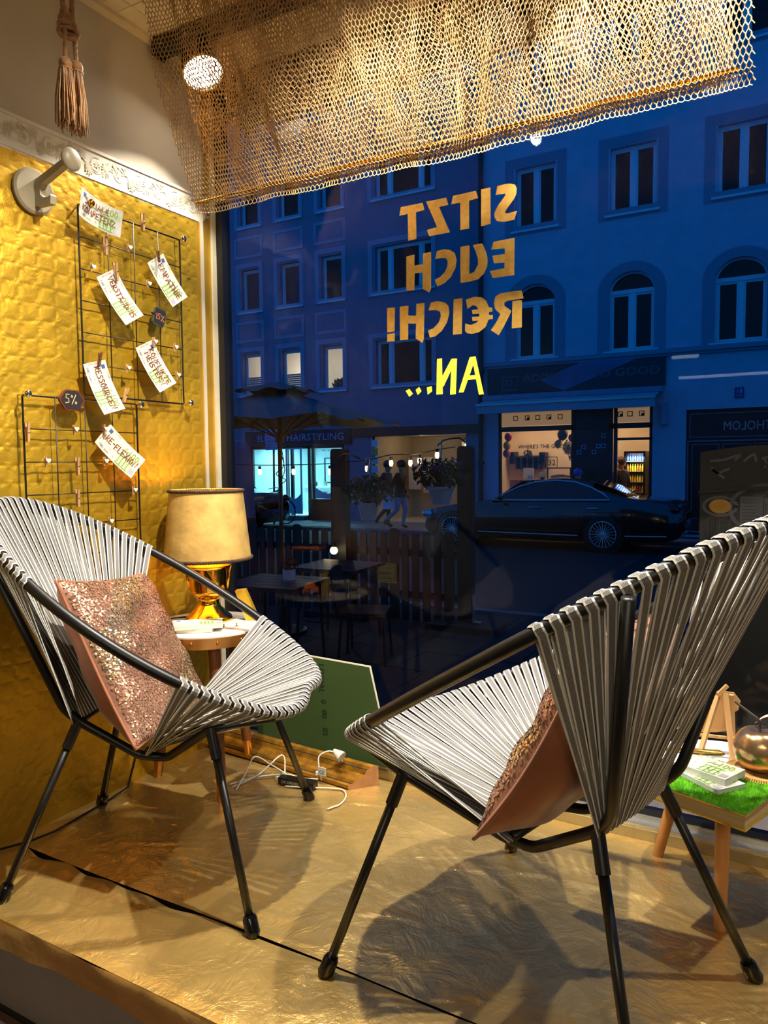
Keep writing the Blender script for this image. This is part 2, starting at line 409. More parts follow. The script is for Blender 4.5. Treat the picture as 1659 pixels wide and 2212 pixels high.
# ------------------------------------------------------------------ left wall: embossed gold wallpaper, real relief
ny, nz = 360, 620
Yg = np.linspace(.2, 1.915, ny)[:, None]*np.ones((1, nz)); Zg = np.linspace(.0, 1.828, nz)[None, :]*np.ones((ny, 1))
wy = Yg+vnoise(Yg*9, Zg*9, 40, 2)*.012; wz = Zg+vnoise(Yg*9+5, Zg*9, 47, 2)*.012
cu, cv = wy/.052, wz/.048
fu, fv = cu-np.floor(cu)-.5, cv-np.floor(cv)-.5
pil = (1-np.abs(2*fu)**4)*(1-np.abs(2*fv)**4)
cr = np.hypot((np.abs(fu)-.5)*.052, (np.abs(fv)-.5)*.048)
stud = np.zeros_like(pil)
for a in range(6):
    dx = (np.abs(fu)-.5)*.052; dz = (np.abs(fv)-.5)*.048
    sx = np.where(fu > 0, -1, 1)*0+dx; 
    px, pz = .0065*math.cos(a*PI/3), .0065*math.sin(a*PI/3)
    stud += np.exp(-(((dx-px)**2+(dz-pz)**2)/.0026**2))
stud += np.exp(-(cr/.003)**2)
h = pil*.0023*(.7+.8*vnoise(Yg*4, Zg*4, 51, 2))+np.minimum(stud, 1)*.0022+vnoise(Yg*30, Zg*30, 60, 3)*.0009+vnoise(Yg*7, Zg*5, 66, 2)*.0022+.002
o = npmesh('wall_gold_paper', np.stack([XW+.002+np.maximum(h, 0.), Yg, Zg], -1).reshape(-1, 3), gridfaces(ny, nz)[:, ::-1], M['goldwall'])
o['kind'] = 'structure'
# wallpaper border with its scroll print
struct('trim_4', MB().bb((XW, -2., 1.826), (XW+.004, 1.93, 1.923)).bb((XW, -2., 1.913), (XW+.0065, 1.93, 1.9165)).bb((XW, -2., 1.832), (XW+.006, 1.93, 1.8345)), M['border_paper'])
bp = bpy.data.objects['trim_4']; ROOT['trim_4'] = Matrix.Identity(4)
def scroll(y0, s):
    mb = MB(); K = [0]
    def fn(a, b): return (XW+.0047+K[0]*2.5e-5, y0+a, 1.875+b)
    st0 = mb.stroke
    def st1(*a_):
        K[0] += 1; st0(*a_)
    mb.stroke = st1
    mb.stroke([(t*.155, .020*math.sin(t*2*PI)) for t in np.linspace(0, 1, 26)], .0032, fn)
    for c, d in ((.039, -1), (.116, 1)):
        mb.stroke([(c+(.024-.0024*t)*math.cos(t*d+1.2)*1.0, d*.002+(.024-.0024*t)*math.sin(t*d+1.2)) for t in np.linspace(0, 7.5, 34)], .0034, fn)
        for k in range(5):
            a = 2*PI*k/5; mb.stroke([(c, d*.002), (c+.007*math.cos(a), d*.002+.007*math.sin(a))], .0045, fn)
    for c, z, a0, l in ((.0, .0, .9, .030), (.0, .0, -2.2, .026), (.075, .005, 2.3, .030), (.078, -.005, -.7, .030), (.150, -.004, 2., .022), (.02, .018, .2, .022), (.10, -.02, 3.3, .022)):
        for k in range(5):
            a = a0+(k-2)*.42; ll = l*(1-.16*abs(k-2)); mb.stroke([(c+math.cos(a)*ll*t, z+math.sin(a)*ll*t+.004*math.sin(PI*t)) for t in (.1, .45, .8, 1)], .0046*(1-.1*abs(k-2)), fn)
    return mb
for i in range(9): scroll(.62+i*.155, 1).build('border_scroll', M['border_print'], bp)
# end of the wall: paper edge, wooden strip, gold return, cream frame
struct('trim_5', MB().bb((XW-.02, 1.915, 0), (XW+.006, 1.931, 1.826)), M['goldpaint'])
struct('trim_6', MB().bb((XW-.02, 1.931, 0), (XW+.010, 1.944, 2.334)), M['plaster'])
struct('trim_7', MB().bb((XW-.02, 1.944, 0), (XW+.001, 1.988, 2.334)), M['goldpaint'])
struct('trim_8', MB().bb((XW-.02, 1.988, .0), (XW+.009, 2.012, 2.25)), M['cream'])
# ceiling with small moulded tiles
struct('ceiling', MB().bb((XW-.12, -9.2, ZC), (3.3, 2.2, ZC+.1)), M['ceiling'])
ce = bpy.data.objects['ceiling']
tp = MB().box((0, 0, 0), (.0555, .0525, .006), taper=1.0).build('ceiling_tile', M['tilemat'], ce); tp.location = (-1.749, 1.605, ZC)
for i in range(15):
    for j in range(11):
        if i == 0 and j == 0: continue
        share(tp, 'ceiling_tile', ce, (-1.749+i*.058, 1.605-j*.055, ZC))
struct('trim_9', MB().bb((XW, -2, ZC-.012), (XW+.03, 1.95, ZC)), M['ceiling'])

# ------------------------------------------------------------------ shop window
struct('trim_10', MB().bb((XW, 1.971, -.05), (3.2, 1.997, .030)), mat('kerb_pale_gold', (176, 158, 112), .5, .3, var=.1, scale=6, bump=.2, bscale=30))          # kerb wrapped in foil
struct('trim_11', MB().bb((XW, 1.975, .030), (3.2, 2.012, .040)).bb((XW, 2.004, .04), (3.2, 2.012, .052)), M['alu'])
struct('trim_12', MB().bb((XW, 2.012, .02), (3.2, 2.05, .062)).bb((XW, 2.012, 2.245), (3.2, 2.06, 2.40)).bb((XW-.02, 2.008, .02), (XW+.036, 2.05, 2.30)), M['gasket'])
M['pane'] = glass('shop_window_glass', .011)
struct('window_1', MB().bb((XW+.02, YG, .05), (3.2, YG+.006, 2.26)), M['pane'])
struct('wall_street', MB().bb((XW-3.5, 2.0, -.9), (XW-.02, 2.055, 5)).bb((XW-.1, 2.06, 2.3), (3.4, 2.3, 5)).bb((XW-.1, 2.06, -.9), (3.4, 2.3, .02)).bb((3.2, 2.0, -.9), (6, 2.3, 5)), M['riser'])

# ------------------------------------------------------------------ ceiling rail and spot lamps behind the net
M['lens'] = emission('spot_lens', (255, 250, 235), 26.)
rail = thing('track_rail', 'black spotlight track rail under the ceiling behind the net', 'rail', (XW+.025, 1.745, 2.30))
MB().bb((XW+.025, 1.722, 2.284), (2.9, 1.768, 2.330)).build('rail_body', M['black'], rail, world=True)
MB().bb((XW+.022, 1.718, 2.279), (XW+.034, 1.772, 2.334)).build('end_cap', M['blackgloss'], rail, world=True)
for k in range(2): MB().lathe([(0, -.002), (.004, -.002), (.004, 0)], 8, (XW+.06+.1*k, 1.7215, 2.305), rot=Matrix.Rotation(PI/2, 3, 'X')).build('screw', M['alu'], rail, world=True)
def spot(x, aim, power, label, half, loc=None, blend=.12, soft=.02):
    pos = Vector(loc or (x, 1.80, 2.225)); a = Vector(aim).normalized(); q = a.to_track_quat('Z', 'Y').to_matrix()
    t = thing('track_spotlight', label, 'spotlight', (x, 1.745 if pos.y > 1 else pos.y, 2.284), group='track spotlights')
    back = pos-a*.12
    MB().lathe([(0, -.135), (.040, -.135), (.046, -.13), (.052, -.07), (.064, -.012), (.067, 0), (.061, 0), (.058, -.01), (.036, -.04), (0, -.045)], 28, pos, rot=q, cap=False).build('housing', M['black'], t, world=True, smooth='edge')
    MB().lathe([(.0, -.006), (.030, -.004), (.0575, -.007), (.0575, -.010), (0, -.010)], 28, pos, rot=q, cap=False).build('lens', M['lens'], t, world=True, smooth=True)
    MB().lathe([(.061, -.002), (.066, -.002), (.067, .003), (.061, .003), (.061, -.002)], 28, pos, rot=q, cap=False).build('bezel_ring', M['brassdull'], t, world=True, smooth=True)
    MB().tube([(x, 1.745, 2.29), (x, 1.745, 2.262), tuple(back+Vector((0, 0, .02))), tuple(back)] if pos.y > 1 else [(pos.x, pos.y, ZC), tuple(back+Vector((0, 0, .03))), tuple(back)], .010, 8).build('bracket', M['black'], t, world=True)
    light('spot_beam', 'SPOT', pos+a*.012, power, (1., .93, .80), a, spot_size=2*half, spot_blend=blend, shadow_soft_size=soft)
    return t
spot(-1.655, (.44, -.16, -.88), 52, 'black track spotlight at the left end of the rail with a glowing lens', math.radians(57), blend=.05, soft=.035)
spot(-.84, (.10, -.06, -1.), 180, 'second black track spotlight from the left above the window lettering', math.radians(76), loc=(-.90, 1.30, 2.225), blend=.75)
spot(-.30, (.10, .16, -.98), 140, 'third black track spotlight above the apple table', math.radians(54), loc=(-.26, 1.36, 2.225))
spot(.55, (-.35, -.45, -.82), 80, 'rightmost black track spotlight on the rail', math.radians(55))
spot(.7, (-.42, .72, -.55), 22, 'unseen black fill spotlight added behind the viewer and aimed at the display', math.radians(48), loc=(.7, -1.4, 2.225), blend=.6)  # extra spot added as front fill for the platform, not a known shop lamp
# long tube lamps on the shop ceiling behind the viewer, seen only mirrored in the glass
M['tube'] = emission('tube_lamp_glow', (214, 232, 255), 7.)
for i, (x0, x1, y) in enumerate(((-1.7, .4, -8.2), (-1.45, -1.1, -5.75))):
    t = thing('ceiling_tube_lamp', ['long tube lamp on the ceiling at the back of the shop', 'short tube lamp on the ceiling mid shop'][i], 'lamp', ((x0+x1)/2, y, ZC))
    MB().bb((x0, y-.05, ZC-.03), (x1, y+.05, ZC)).build('lamp_housing', M['white'], t, world=True)
    MB().tube([(x0+.02, y, ZC-.05), (x1-.02, y, ZC-.05)], .02, 8).build('tube', M['tube'], t, world=True)
light('fill_area_light', 'AREA', (.9, -2.2, ZC-.06), 28, (1., .88, .70), (0, 0, -1), shape='RECTANGLE', size=2.2, size_y=.5)  # unseen fill light and panel, added to brighten the display from behind the viewer
t = thing('fill_panel', 'unseen flat warm fill panel added under the ceiling behind the viewer', 'lamp', (.9, -2.2, ZC))
MB().bb((-.2, -2.45, ZC-.05), (2., -1.95, ZC)).build('frame', M['white'], t, world=True)
MB().bb((-.18, -2.43, ZC-.054), (1.98, -1.97, ZC-.05)).build('diffuser', emission('fill_panel_glow', (255, 226, 176), 5.), t, world=True)

# ------------------------------------------------------------------ gold net valance
M['net'] = mat('gold_lurex_net', (188, 150, 100), .45, .3, var=.18, scale=40, bump=.2, bscale=300)
nv = thing('net_valance', 'gold glittering hexagonal net valance draped over a rod across the window top', 'valance', (-.86, 1.72, 1.80))
def netlayer(x0, x1, top, bot, cw, ch, gather, seed, hem=0.):
    """hexagonal lattice on a hanging sheet; top, bot = (y,z); returns tube mesh arrays"""
    Wd = (x1-x0)*gather; Ld = math.hypot(top[0]-bot[0], top[1]-bot[1])+hem
    nx, nr = int(Wd/cw), int(Ld/ch)
    E0, E1 = [], []
    for r in range(nr):
        off = .5*cw if r % 2 else 0.
        i = np.arange(nx); xc = i*cw+off; yb = r*ch
        pA = np.stack([xc, np.full(nx, yb)], -1); pB = np.stack([xc, np.full(nx, yb+ch*.42)], -1)
        E0.append(pA); E1.append(pB)
        E0.append(pB); E1.append(np.stack([xc-.5*cw, np.full(nx, yb+ch)], -1))
        E0.append(pB); E1.append(np.stack([xc+.5*cw, np.full(nx, yb+ch)], -1))
    A = np.concatenate(E0); B = np.concatenate(E1)
    def mp(Q):
        a, b = Q[:, 0]/Wd, Q[:, 1]
        bt = np.clip(b/Ld, 0, 1)
        a2 = a+ (vnoise(a*9, bt*1.6, seed, 3)*.030+vnoise(a*26, bt*3, seed+3, 2)*.010)*np.minimum(1, 12*np.minimum(a, 1-a))
        X = x0+(x1-x0)*a2
        L0 = Ld-hem; k = np.clip(b/L0, 0, 1); ex = np.maximum(b-L0, 0)
        Y = top[0]+(bot[0]-top[0])*k**1.25; Z = top[1]+(bot[1]-top[1])*k
        # hem curls under the rod
        th = ex/.020; Y = Y+np.where(ex > 0, .016*np.sin(np.minimum(th, 3.)), 0); Z = Z-np.where(ex > 0, .022*(1-np.cos(np.minimum(th, 1.9))), 0)
        wv = vnoise(a*11+2, bt*2.2, seed+8, 3)*.05+vnoise(a*34, bt*6, seed+12, 2)*.012
        return np.stack([X, Y+wv*np.clip((1-k)*2.5+.12, 0, 1), Z+.006*vnoise(a*20, bt*3, seed+20, 2)-.010*np.sin(PI*a)*k], -1)
    P, Q = mp(A), mp(B)
    ok = (P[:, 2] < 2.331) & (Q[:, 2] < 2.331) & (P[:, 0] > x0-.02) & (Q[:, 0] < x1+.02)
    return P[ok], Q[ok]
def tubes(P, Q, r):
    D = Q-P; D /= np.linalg.norm(D, axis=1)[:, None]+1e-9
    ref = np.tile(np.array([[.2, 1., .1]]), (len(P), 1)); A = np.cross(D, ref); A /= np.linalg.norm(A, axis=1)[:, None]+1e-9; B = np.cross(D, A)
    rr = r*(1+.35*rng.random((len(P), 1)))
    ring = [A*math.cos(t)*1.15+B*math.sin(t) for t in (0, 2*PI/3, 4*PI/3)]
    V = np.stack([P+ring[0]*rr, P+ring[1]*rr, P+ring[2]*rr, Q+ring[0]*rr, Q+ring[1]*rr, Q+ring[2]*rr], 1).reshape(-1, 3)
    b = np.arange(len(P))[:, None]*6
    F = np.concatenate([b+np.array([[0, 1, 4, 3]]), b+np.array([[1, 2, 5, 4]]), b+np.array([[2, 0, 3, 5]])])
    return V, F
RY, RZ = 1.72, 1.800
Ls = [netlayer(-1.625, -.095, (1.525, 2.345), (RY-.006, RZ-.004), .0108, .0122, 1.02, 2, .05),
      netlayer(-1.56, -.135, (1.60, 2.345), (RY+.012, RZ-.004), .0112, .0122, 1.18, 31, .02),
      netlayer(-1.45, -.15, (1.56, 2.345), (RY+.004, RZ+.0), .0116, .0122, 1.3, 57, .03)]
for k, (P, Q) in enumerate(Ls):
    V, F = tubes(P, Q, .00115 if k == 0 else .00095)
    o = npmesh(['net_front_layer', 'net_back_layer', 'net_fold_layer'][k], V-np.array([-.86, 1.72, 1.80]), F, M['net'], nv, smooth=False)
# glitter flecks caught in the threads
M['fleck'] = mat('glitter_fleck', (255, 232, 190), .12, 1., var=.05)
P = np.concatenate([l[0] for l in Ls]); idx = rng.choice(len(P), 2600, replace=False)
c = P[idx]+rng.normal(0, .0012, (2600, 3)); n1 = rng.normal(size=(2600, 3)); n1 /= np.linalg.norm(n1, axis=1)[:, None]; n2 = np.cross(n1, rng.normal(size=(2600, 3))); n2 /= np.linalg.norm(n2, axis=1)[:, None]
sz = .0010+.0009*rng.random((2600, 1))
V = np.stack([c+n1*sz, c+n2*sz, c-n1*sz, c-n2*sz], 1).reshape(-1, 3)-np.array([-.86, 1.72, 1.80])
o = npmesh('glitter', V, np.arange(2600*4).reshape(-1, 4), M['fleck'], nv, smooth=False); o['kind'] = 'stuff'
MB().tube([(-1.622, RY, RZ), (-.13, RY, RZ)], .0055, 10).build('rod', M['brass'], nv, world=True, smooth=True)
for x in (-1.60, -.15): MB().tube([(x, RY, RZ), (x, RY+.02, RZ+.3), (x, 1.74, ZC)], .0008, 5).build('hanging_thread', M['net'], nv, world=True)

# ------------------------------------------------------------------ window lettering (flat foil stuck on the glass, read from outside)
LET = {'S':[[(-770,1785),(-751,1786),(-733,1785),(-717,1779),(-712,1768),(-713,1752),(-719,1741),(-733,1726),(-745,1711),(-746,1706),(-740,1704),(-711,1706),(-719,1683),(-751,1682),(-770,1688),(-778,1699),(-779,1711),(-773,1723),(-761,1738),(-748,1752),(-744,1757),(-748,1760),(-775,1761)]],'I':[[(-819,1785),(-790,1785),(-790,1683),(-819,1681)]],'T':[[(-907,1783),(-835,1784),(-828,1762),(-856,1760),(-856,1681),(-884,1681),(-884,1759),(-913,1760)]],'Z':[[(-995,1782),(-929,1782),(-922,1760),(-952,1759),(-917,1680),(-985,1679),(-993,1699),(-959,1702)]],'T.b':[[(-1081,1781),(-1007,1781),(-1000,1759),(-1029,1757),(-1028,1678),(-1056,1677),(-1057,1757),(-1086,1756)]],'E':[[(-781,1632),(-718,1633),(-719,1530),(-784,1530),(-792,1551),(-748,1553),(-748,1569),(-780,1571),(-785,1593),(-747,1593),(-747,1608),(-788,1611)]],'U':[[(-884,1633),(-855,1633),(-856,1551),(-841,1555),(-829,1573),(-829,1591),(-836,1613),(-845,1632),(-816,1633),(-805,1611),(-799,1587),(-800,1566),(-810,1547),(-828,1533),(-857,1529),(-884,1529)]],'C':[[(-960,1632),(-937,1634),(-917,1629),(-902,1618),(-896,1597),(-900,1574),(-914,1551),(-934,1536),(-959,1528),(-968,1549),(-948,1556),(-934,1568),(-926,1583),(-925,1598),(-931,1607),(-944,1610),(-966,1609)]],'H':[[(-1063,1631),(-1035,1633),(-1035,1600),(-1007,1601),(-1006,1632),(-979,1633),(-980,1523),(-986,1514),(-1008,1527),(-1008,1576),(-1035,1577),(-1036,1527),(-1064,1529)]],'R':[[(-724,1458),(-696,1458),(-696,1382),(-726,1382)],[(-697,1485),(-691,1462),(-737,1461),(-748,1456),(-748,1448),(-727,1431),(-734,1417),(-748,1392),(-765,1366),(-789,1383),(-773,1403),(-760,1425),(-776,1442),(-780,1459),(-775,1477),(-760,1484),(-732,1485)]],'euro':[[(-867,1479),(-841,1484),(-818,1480),(-804,1469),(-795,1449),(-785,1447),(-784,1435),(-795,1435),(-795,1427),(-783,1426),(-783,1414),(-796,1414),(-805,1394),(-825,1381),(-848,1378),(-864,1382),(-870,1389),(-869,1410),(-851,1404),(-834,1409),(-826,1414),(-846,1415),(-848,1427),(-825,1426),(-825,1434),(-846,1435),(-848,1447),(-828,1447),(-833,1456),(-844,1461),(-862,1451)]],'I.b':[[(-906,1484),(-878,1485),(-880,1381),(-909,1381)]],'C.b':[[(-981,1483),(-959,1485),(-935,1479),(-923,1467),(-920,1446),(-928,1419),(-945,1396),(-966,1382),(-985,1380),(-991,1402),(-973,1406),(-955,1422),(-948,1439),(-950,1453),(-962,1459),(-989,1461)]],'H.b':[[(-1087,1483),(-1057,1483),(-1058,1453),(-1031,1450),(-1030,1485),(-1002,1485),(-1005,1377),(-1010,1366),(-1033,1382),(-1031,1426),(-1058,1429),(-1059,1381),(-1087,1381)]],'excl':[[(-1132,1484),(-1104,1483),(-1106,1410),(-1132,1409)],[(-1132,1404),(-1105,1405),(-1106,1380),(-1132,1380)]],'A':[[(-855,1311),(-837,1312),(-839,1301),(-875,1210),(-891,1210)],[(-848,1311),(-837,1312),(-811,1201),(-826,1200)],[(-862,1258),(-836,1258),(-835,1246),(-866,1245)]],'N':[[(-961,1314),(-945,1315),(-943,1208),(-964,1208)],[(-914,1310),(-897,1310),(-940,1230),(-955,1243)],[(-913,1311),(-896,1310),(-900,1206),(-918,1205)]],'dot1':[[(-1069,1225),(-1056,1230),(-1044,1215),(-1056,1206)]],'dot2':[[(-1034,1226),(-1022,1234),(-1014,1221),(-1027,1210)]],'dot3':[[(-996,1231),(-980,1234),(-978,1219),(-993,1209)]]}
M['letter'] = mat('gold_letter_foil', (214, 168, 84), .28, .85, var=.12, scale=60, bump=.25, bscale=500, bdist=.0006)
M['yellowpaint'] = mat('yellow_brush_paint', (238, 206, 40), .5, .1, var=.22, scale=60, stretch=(1, 1, .1), bump=.4, bscale=120)
def word(name, keys, m, label):
    pts = [p for k in keys for pl in LET[k] for p in pl]; xs_ = [p[0] for p in pts]; zs = [p[1] for p in pts]
    t = thing(name, label, 'lettering', (sum(xs_)/len(xs_)/1000, 2.028, min(zs)/1000), group='words on the shop window')
    for k in keys:
        mb = MB()
        for qi, pl in enumerate(LET[k]): mb.prism(pl, lambda a, b, c: (a/1000, 2.0285-c*(1+.5*qi), b/1000), .0008)
        mb.build('dot' if k.startswith('dot') else 'letter', m, t, world=True)
word('window_word', ['S', 'I', 'T', 'Z', 'T.b'], M['letter'], 'gold foil word SITZT on the window, top line, mirrored from inside')
word('window_word', ['E', 'U', 'C', 'H'], M['letter'], 'gold foil word EUCH on the window, second line')
word('window_word', ['R', 'euro', 'I.b', 'C.b', 'H.b', 'excl'], M['letter'], 'gold foil word with a euro sign and exclamation mark, third line')
word('window_word', ['A', 'N', 'dot1', 'dot2', 'dot3'], M['yellowpaint'], 'yellow brushed AN and three dots on the window, lowest line')

# ------------------------------------------------------------------ coat hook on the wall
M['taupe'] = mat('taupe_lacquer', (172, 160, 132), .4, var=.05, scale=12)
hk = thing('wall_hook', 'big taupe coat hook with round knob on the gold wall', 'hook', (XW, 1.30, 1.69))
RX = Matrix.Rotation(PI/2, 3, 'Y')
MB().lathe([(0, 0), (.056, 0), (.060, .004), (.060, .011), (.054, .016), (0, .018)], 36, (XW+.004, 1.297, 1.736), rot=RX).build('wall_plate', M['taupe'], hk, world=True, smooth='edge')
pl = [(.0, .028), (.02, .034), (.10, .064), (.112, .066), (.112, .05), (.03, .016), (.022, .005), (.022, -.012), (.034, -.022), (.052, -.022), (.058, -.016), (.060, -.020), (.058, -.04), (.0, -.04)]
MB().prism(pl, lambda a, b, c: (XW+.018+a, 1.293+c+.10*a, 1.735+b), .018).build('hook_arm', M['taupe'], hk, world=True)
MB().ball((XW+.135, 1.322, 1.803), .030, 20, 14, sq=(.42, 1, 1)).build('knob', M['taupe'], hk, world=True, smooth=True)

# ------------------------------------------------------------------ hanging rope with two tassels
M['rope'] = mat('brown_twisted_rope', (160, 112, 60), .7, var=.3, scale=90, bump=.5, bscale=200, sheen=.3)
ts = thing('rope_tassel', 'knotted brown curtain rope ending in two long tassels', 'tassel', (-1.50, 1.190, 1.74))
def rope(mb, pts, r):
    P = []
    for i in range(len(pts)-1):
        for k in range(14): P.append(Vector(pts[i]).lerp(Vector(pts[i+1]), k/14))
    P.append(Vector(pts[-1]))
    for s in range(3):
        q = []
        for i, p in enumerate(P):
            t = (P[min(i+1, len(P)-1)]-P[max(i-1, 0)]).normalized(); a = t.orthogonal().normalized(); b = t.cross(a)
            d = sum(((P[k+1]-P[k]).length for k in range(i)), 0.)
            th = 2*PI*(s/3+d/.022); q.append(p+(a*math.cos(th)+b*math.sin(th))*r*.55)
        mb.tube(q, r*.62, 6)
tx, ty = -1.50, 1.188
kn = (tx, ty-.006, 2.018)
for s, yy in ((-1, -.016), (1, .010)):
    mb = MB(); rope(mb, [(tx, ty+yy*.7, 2.30), (tx, ty+yy, 2.09), (tx, ty+yy*.9, kn[2])], .0062); mb.build('rope', M['rope'], ts, world=True, smooth=True)
mb = MB()
for k in range(5):
    mb.tube([(tx+.011*math.cos(a), ty-.003+.018*math.cos(a+.6*k)*(1-.04*k), 2.015+.006*k-.012+.013*math.sin(a)+.004*k) for a in np.linspace(0, 2*PI, 18)[:-1]], .0055, 6, closed=True)
mb.build('knot', M['rope'], ts, world=True, smooth=True)
for s, (yy, zt, ln) in enumerate(((-.014, 1.937, .132), (.016, 1.942, .138))):
    mb = MB(); rope(mb, [(tx, ty+yy*.8, 2.01), (tx, ty+yy, zt)], .005); mb.build('rope', M['rope'], ts, world=True, smooth=True)
    hd = MB().ball((tx, ty+yy, zt-.008), .015, 14, 10, sq=(1, 1, 1.05)); hd.tube([(tx+.013*math.cos(a), ty+yy+.013*math.sin(a), zt-.020) for a in np.linspace(0, 2*PI, 16)[:-1]], .003, 6, closed=True)
    tass = hd.build('tassel_head', M['rope'], ts, world=True, smooth=True)
    fr = MB()
    for k in range(64):
        a = random.uniform(0, 2*PI); rr = .012*math.sqrt(random.random())+.002; sp = random.uniform(1., 1.75); sw = random.uniform(-.004, .004); L1 = ln*random.uniform(.9, 1.05)
        fr.tube([(tx+rr*math.cos(a), ty+yy+rr*math.sin(a), zt-.018), (tx+rr*sp*math.cos(a)+sw, ty+yy+rr*sp*math.sin(a), zt-.018-L1*.5), (tx+rr*sp*1.1*math.cos(a)-sw, ty+yy+rr*sp*1.15*math.sin(a)+sw, zt-.018-L1)], .0016, 4)
    fr.build('fringe', M['rope'], tass, world=True, smooth=True)['kind'] = 'stuff'

# ------------------------------------------------------------------ wire grids with pins, banknotes and price tags
M['wire'] = mat('black_wire', (12, 11, 11), .4, var=.1)
XG = XW+.028
def wiregrid(y0, y1, z0, z1, nc, nr, label, skew=0):
    t = thing('wire_grid', label, 'wire grid', (XG, (y0+y1)/2, z0), group='wire memo grids on the gold wall')
    c = [(XG, y0, z0), (XG, y1, z0), (XG, y1, z1), (XG, y0, z1)]
    P = []
    for i in range(4):
        a, b = Vector(c[i]), Vector(c[(i+1) % 4]); d = (b-a).normalized()
        P += [a+d*.004, a+d*.012, b-d*.012, b-d*.004]
    MB().tube(P, .0027, 8, closed=True).build('outer_wire', M['wire'], t, world=True, smooth=True)
    for i in range(1, nc):
        y = y0+(y1-y0)*i/nc; MB().tube([(XG+.003, y, z0), (XG+.003, y, z1)], .0016, 6).build('vertical_wire', M['wire'], t, world=True, smooth=True)
    for j in range(1, nr):
        z = z0+(z1-z0)*j/nr; MB().tube([(XG, y0, z), (XG, y1, z)], .0016, 6).build('horizontal_wire', M['wire'], t, world=True, smooth=True)
    return t
wiregrid(1.422, 1.812, 1.205, 1.738, 4, 6, 'upper black wire grid pinned to the gold wall beside the window')
wiregrid(1.228, 1.611, .66, 1.191, 4, 6, 'lower black wire grid pinned to the gold wall behind the left chair')
M['chrome'] = mat('chrome', (226, 222, 210), .06, 1., var=.02)
for i, (y, z, lb) in enumerate(((1.811, 1.738, 'brass ball pin at the upper right corner of the upper grid'), (1.435, 1.737, 'brass ball pin through the highest banknote'), (1.231, 1.193, 'brass ball pin at the upper left corner of the lower grid'), (1.611, 1.189, 'brass ball pin at the upper right corner of the lower grid'), (1.824, 1.209, 'brass ball pin at the lower right corner of the upper grid'))):
    t = thing('ball_pin', lb, 'pin', (XG, y, z), group='ball pins on the grids')
    xx = XG+.02+(.022 if i == 1 else 0)
    MB().ball((xx, y, z), .0105, 16, 10, sq=(.8, 1, 1)).build('pin_head', M['chrome'] if i != 1 else M['brass'], t, world=True, smooth=True)
    MB().tube([(XW+.003, y, z), (xx-.006, y, z)], .002, 6).build('pin_shaft', M['chrome'], t, world=True)
# clothes pegs
M['heart'] = mat('white_heart', (236, 232, 220), .5, var=.03)
M['pindark'] = mat('dark_peg_wood', (112, 66, 38), .55, var=.15, scale=60)
def rotm(a): return Matrix.Rotation(a, 3, 'X')
def peg(y, z, tilt, s, heart, label, dark=False, dx=0.):
    t = thing('clothes_peg', label, 'clothes peg', (XG+.006+dx, y, z), group='heart pegs on the grids' if heart else 'plain pegs on the grids')
    q = rotm(tilt); L = .026*s; w_ = .0036*s
    for sd in (-1, 1):
        mb = MB(); 
        pr = [(-L*.5, 0), (L*.5, .0022*s), (L*.5, .0022*s+.0022*s), (L*.1, .0028*s), (-L*.5, .0024*s)]
        for a, b in ((0, 0),):
            mb.prism(pr, lambda a_, b_, c_: tuple(q @ Vector((sd*(b_+.0002)+.006, c_-w_/2+ sd*.0, a_))), w_)
        mb.build('peg_half', M['pindark'] if dark else M['pinwood'], t)
    MB().tube([tuple(q @ Vector((.006+.0035*s*math.cos(a), .0022*s*0+w_*.6*math.sin(a*.5+1), .001+.0016*s*math.sin(a)))) for a in np.linspace(0, 2*PI, 12)[:-1]], .0005*s, 5, closed=True).build('spring', M['chrome'], t)
    if heart:
        hp = [(math.sin(a)**3*.0075, (13*math.cos(a)-5*math.cos(2*a)-2*math.cos(3*a)-math.cos(4*a))/17*.0075) for a in np.linspace(0, 2*PI, 26)[:-1]]
        MB().prism(hp, lambda a_, b_, c_: (.011+c_, a_+.004, b_+.002), .003).build('heart', M['heart'], t)
HP = [(1.451, 1.568, 'left end of the third wire of the upper grid'), (1.586, 1.655, 'second wire of the upper grid left of the middle bar'), (1.658, 1.563, 'third wire of the upper grid right of the middle bar'), (1.764, 1.383, 'right column of the upper grid above the lowest heart peg'), (1.567, 1.295, 'lower middle of the upper grid beside the left banknote'), (1.771, 1.294, 'lower right of the upper grid by the meistern banknote'), (1.374, 1.104, 'second wire of the lower grid, left of centre'), (1.473, 1.015, 'third wire of the lower grid beside the lowest banknote'), (1.577, .927, 'right column of the lower grid above the lamp'), (1.484, .838, 'lowest of all, above the left chair'), (1.281, 1.016, 'third wire of the lower grid in the left column')]
for y, z, lb in HP: peg(y, z, random.uniform(-.12, .12), 1.05, True, 'small peg with white heart, '+lb)
PP = [(1.536, 1.727, 0, 'large plain wooden peg on the top wire next to the highest banknote', 2.), (1.648, 1.747, -.05, 'large plain wooden peg upright on the top wire, right one', 2.), (1.503, 1.64, 0, 'large plain wooden peg below the highest banknote', 2.), (1.559, 1.214, -.35, 'slanting plain wooden peg on the lowest wire of the upper grid', 1.8), (1.381, 1.002, .03, 'plain wooden peg hanging in the middle of the lower grid', 1.9), (1.231, 1.092, 0, 'plain wooden peg on the left edge of the lower grid', 1.9), (1.378, .912, .03, 'plain wooden peg under the middle peg of the lower grid', 1.9)]
for y, z, a, lb, s in PP: peg(y, z, a, s, False, lb)
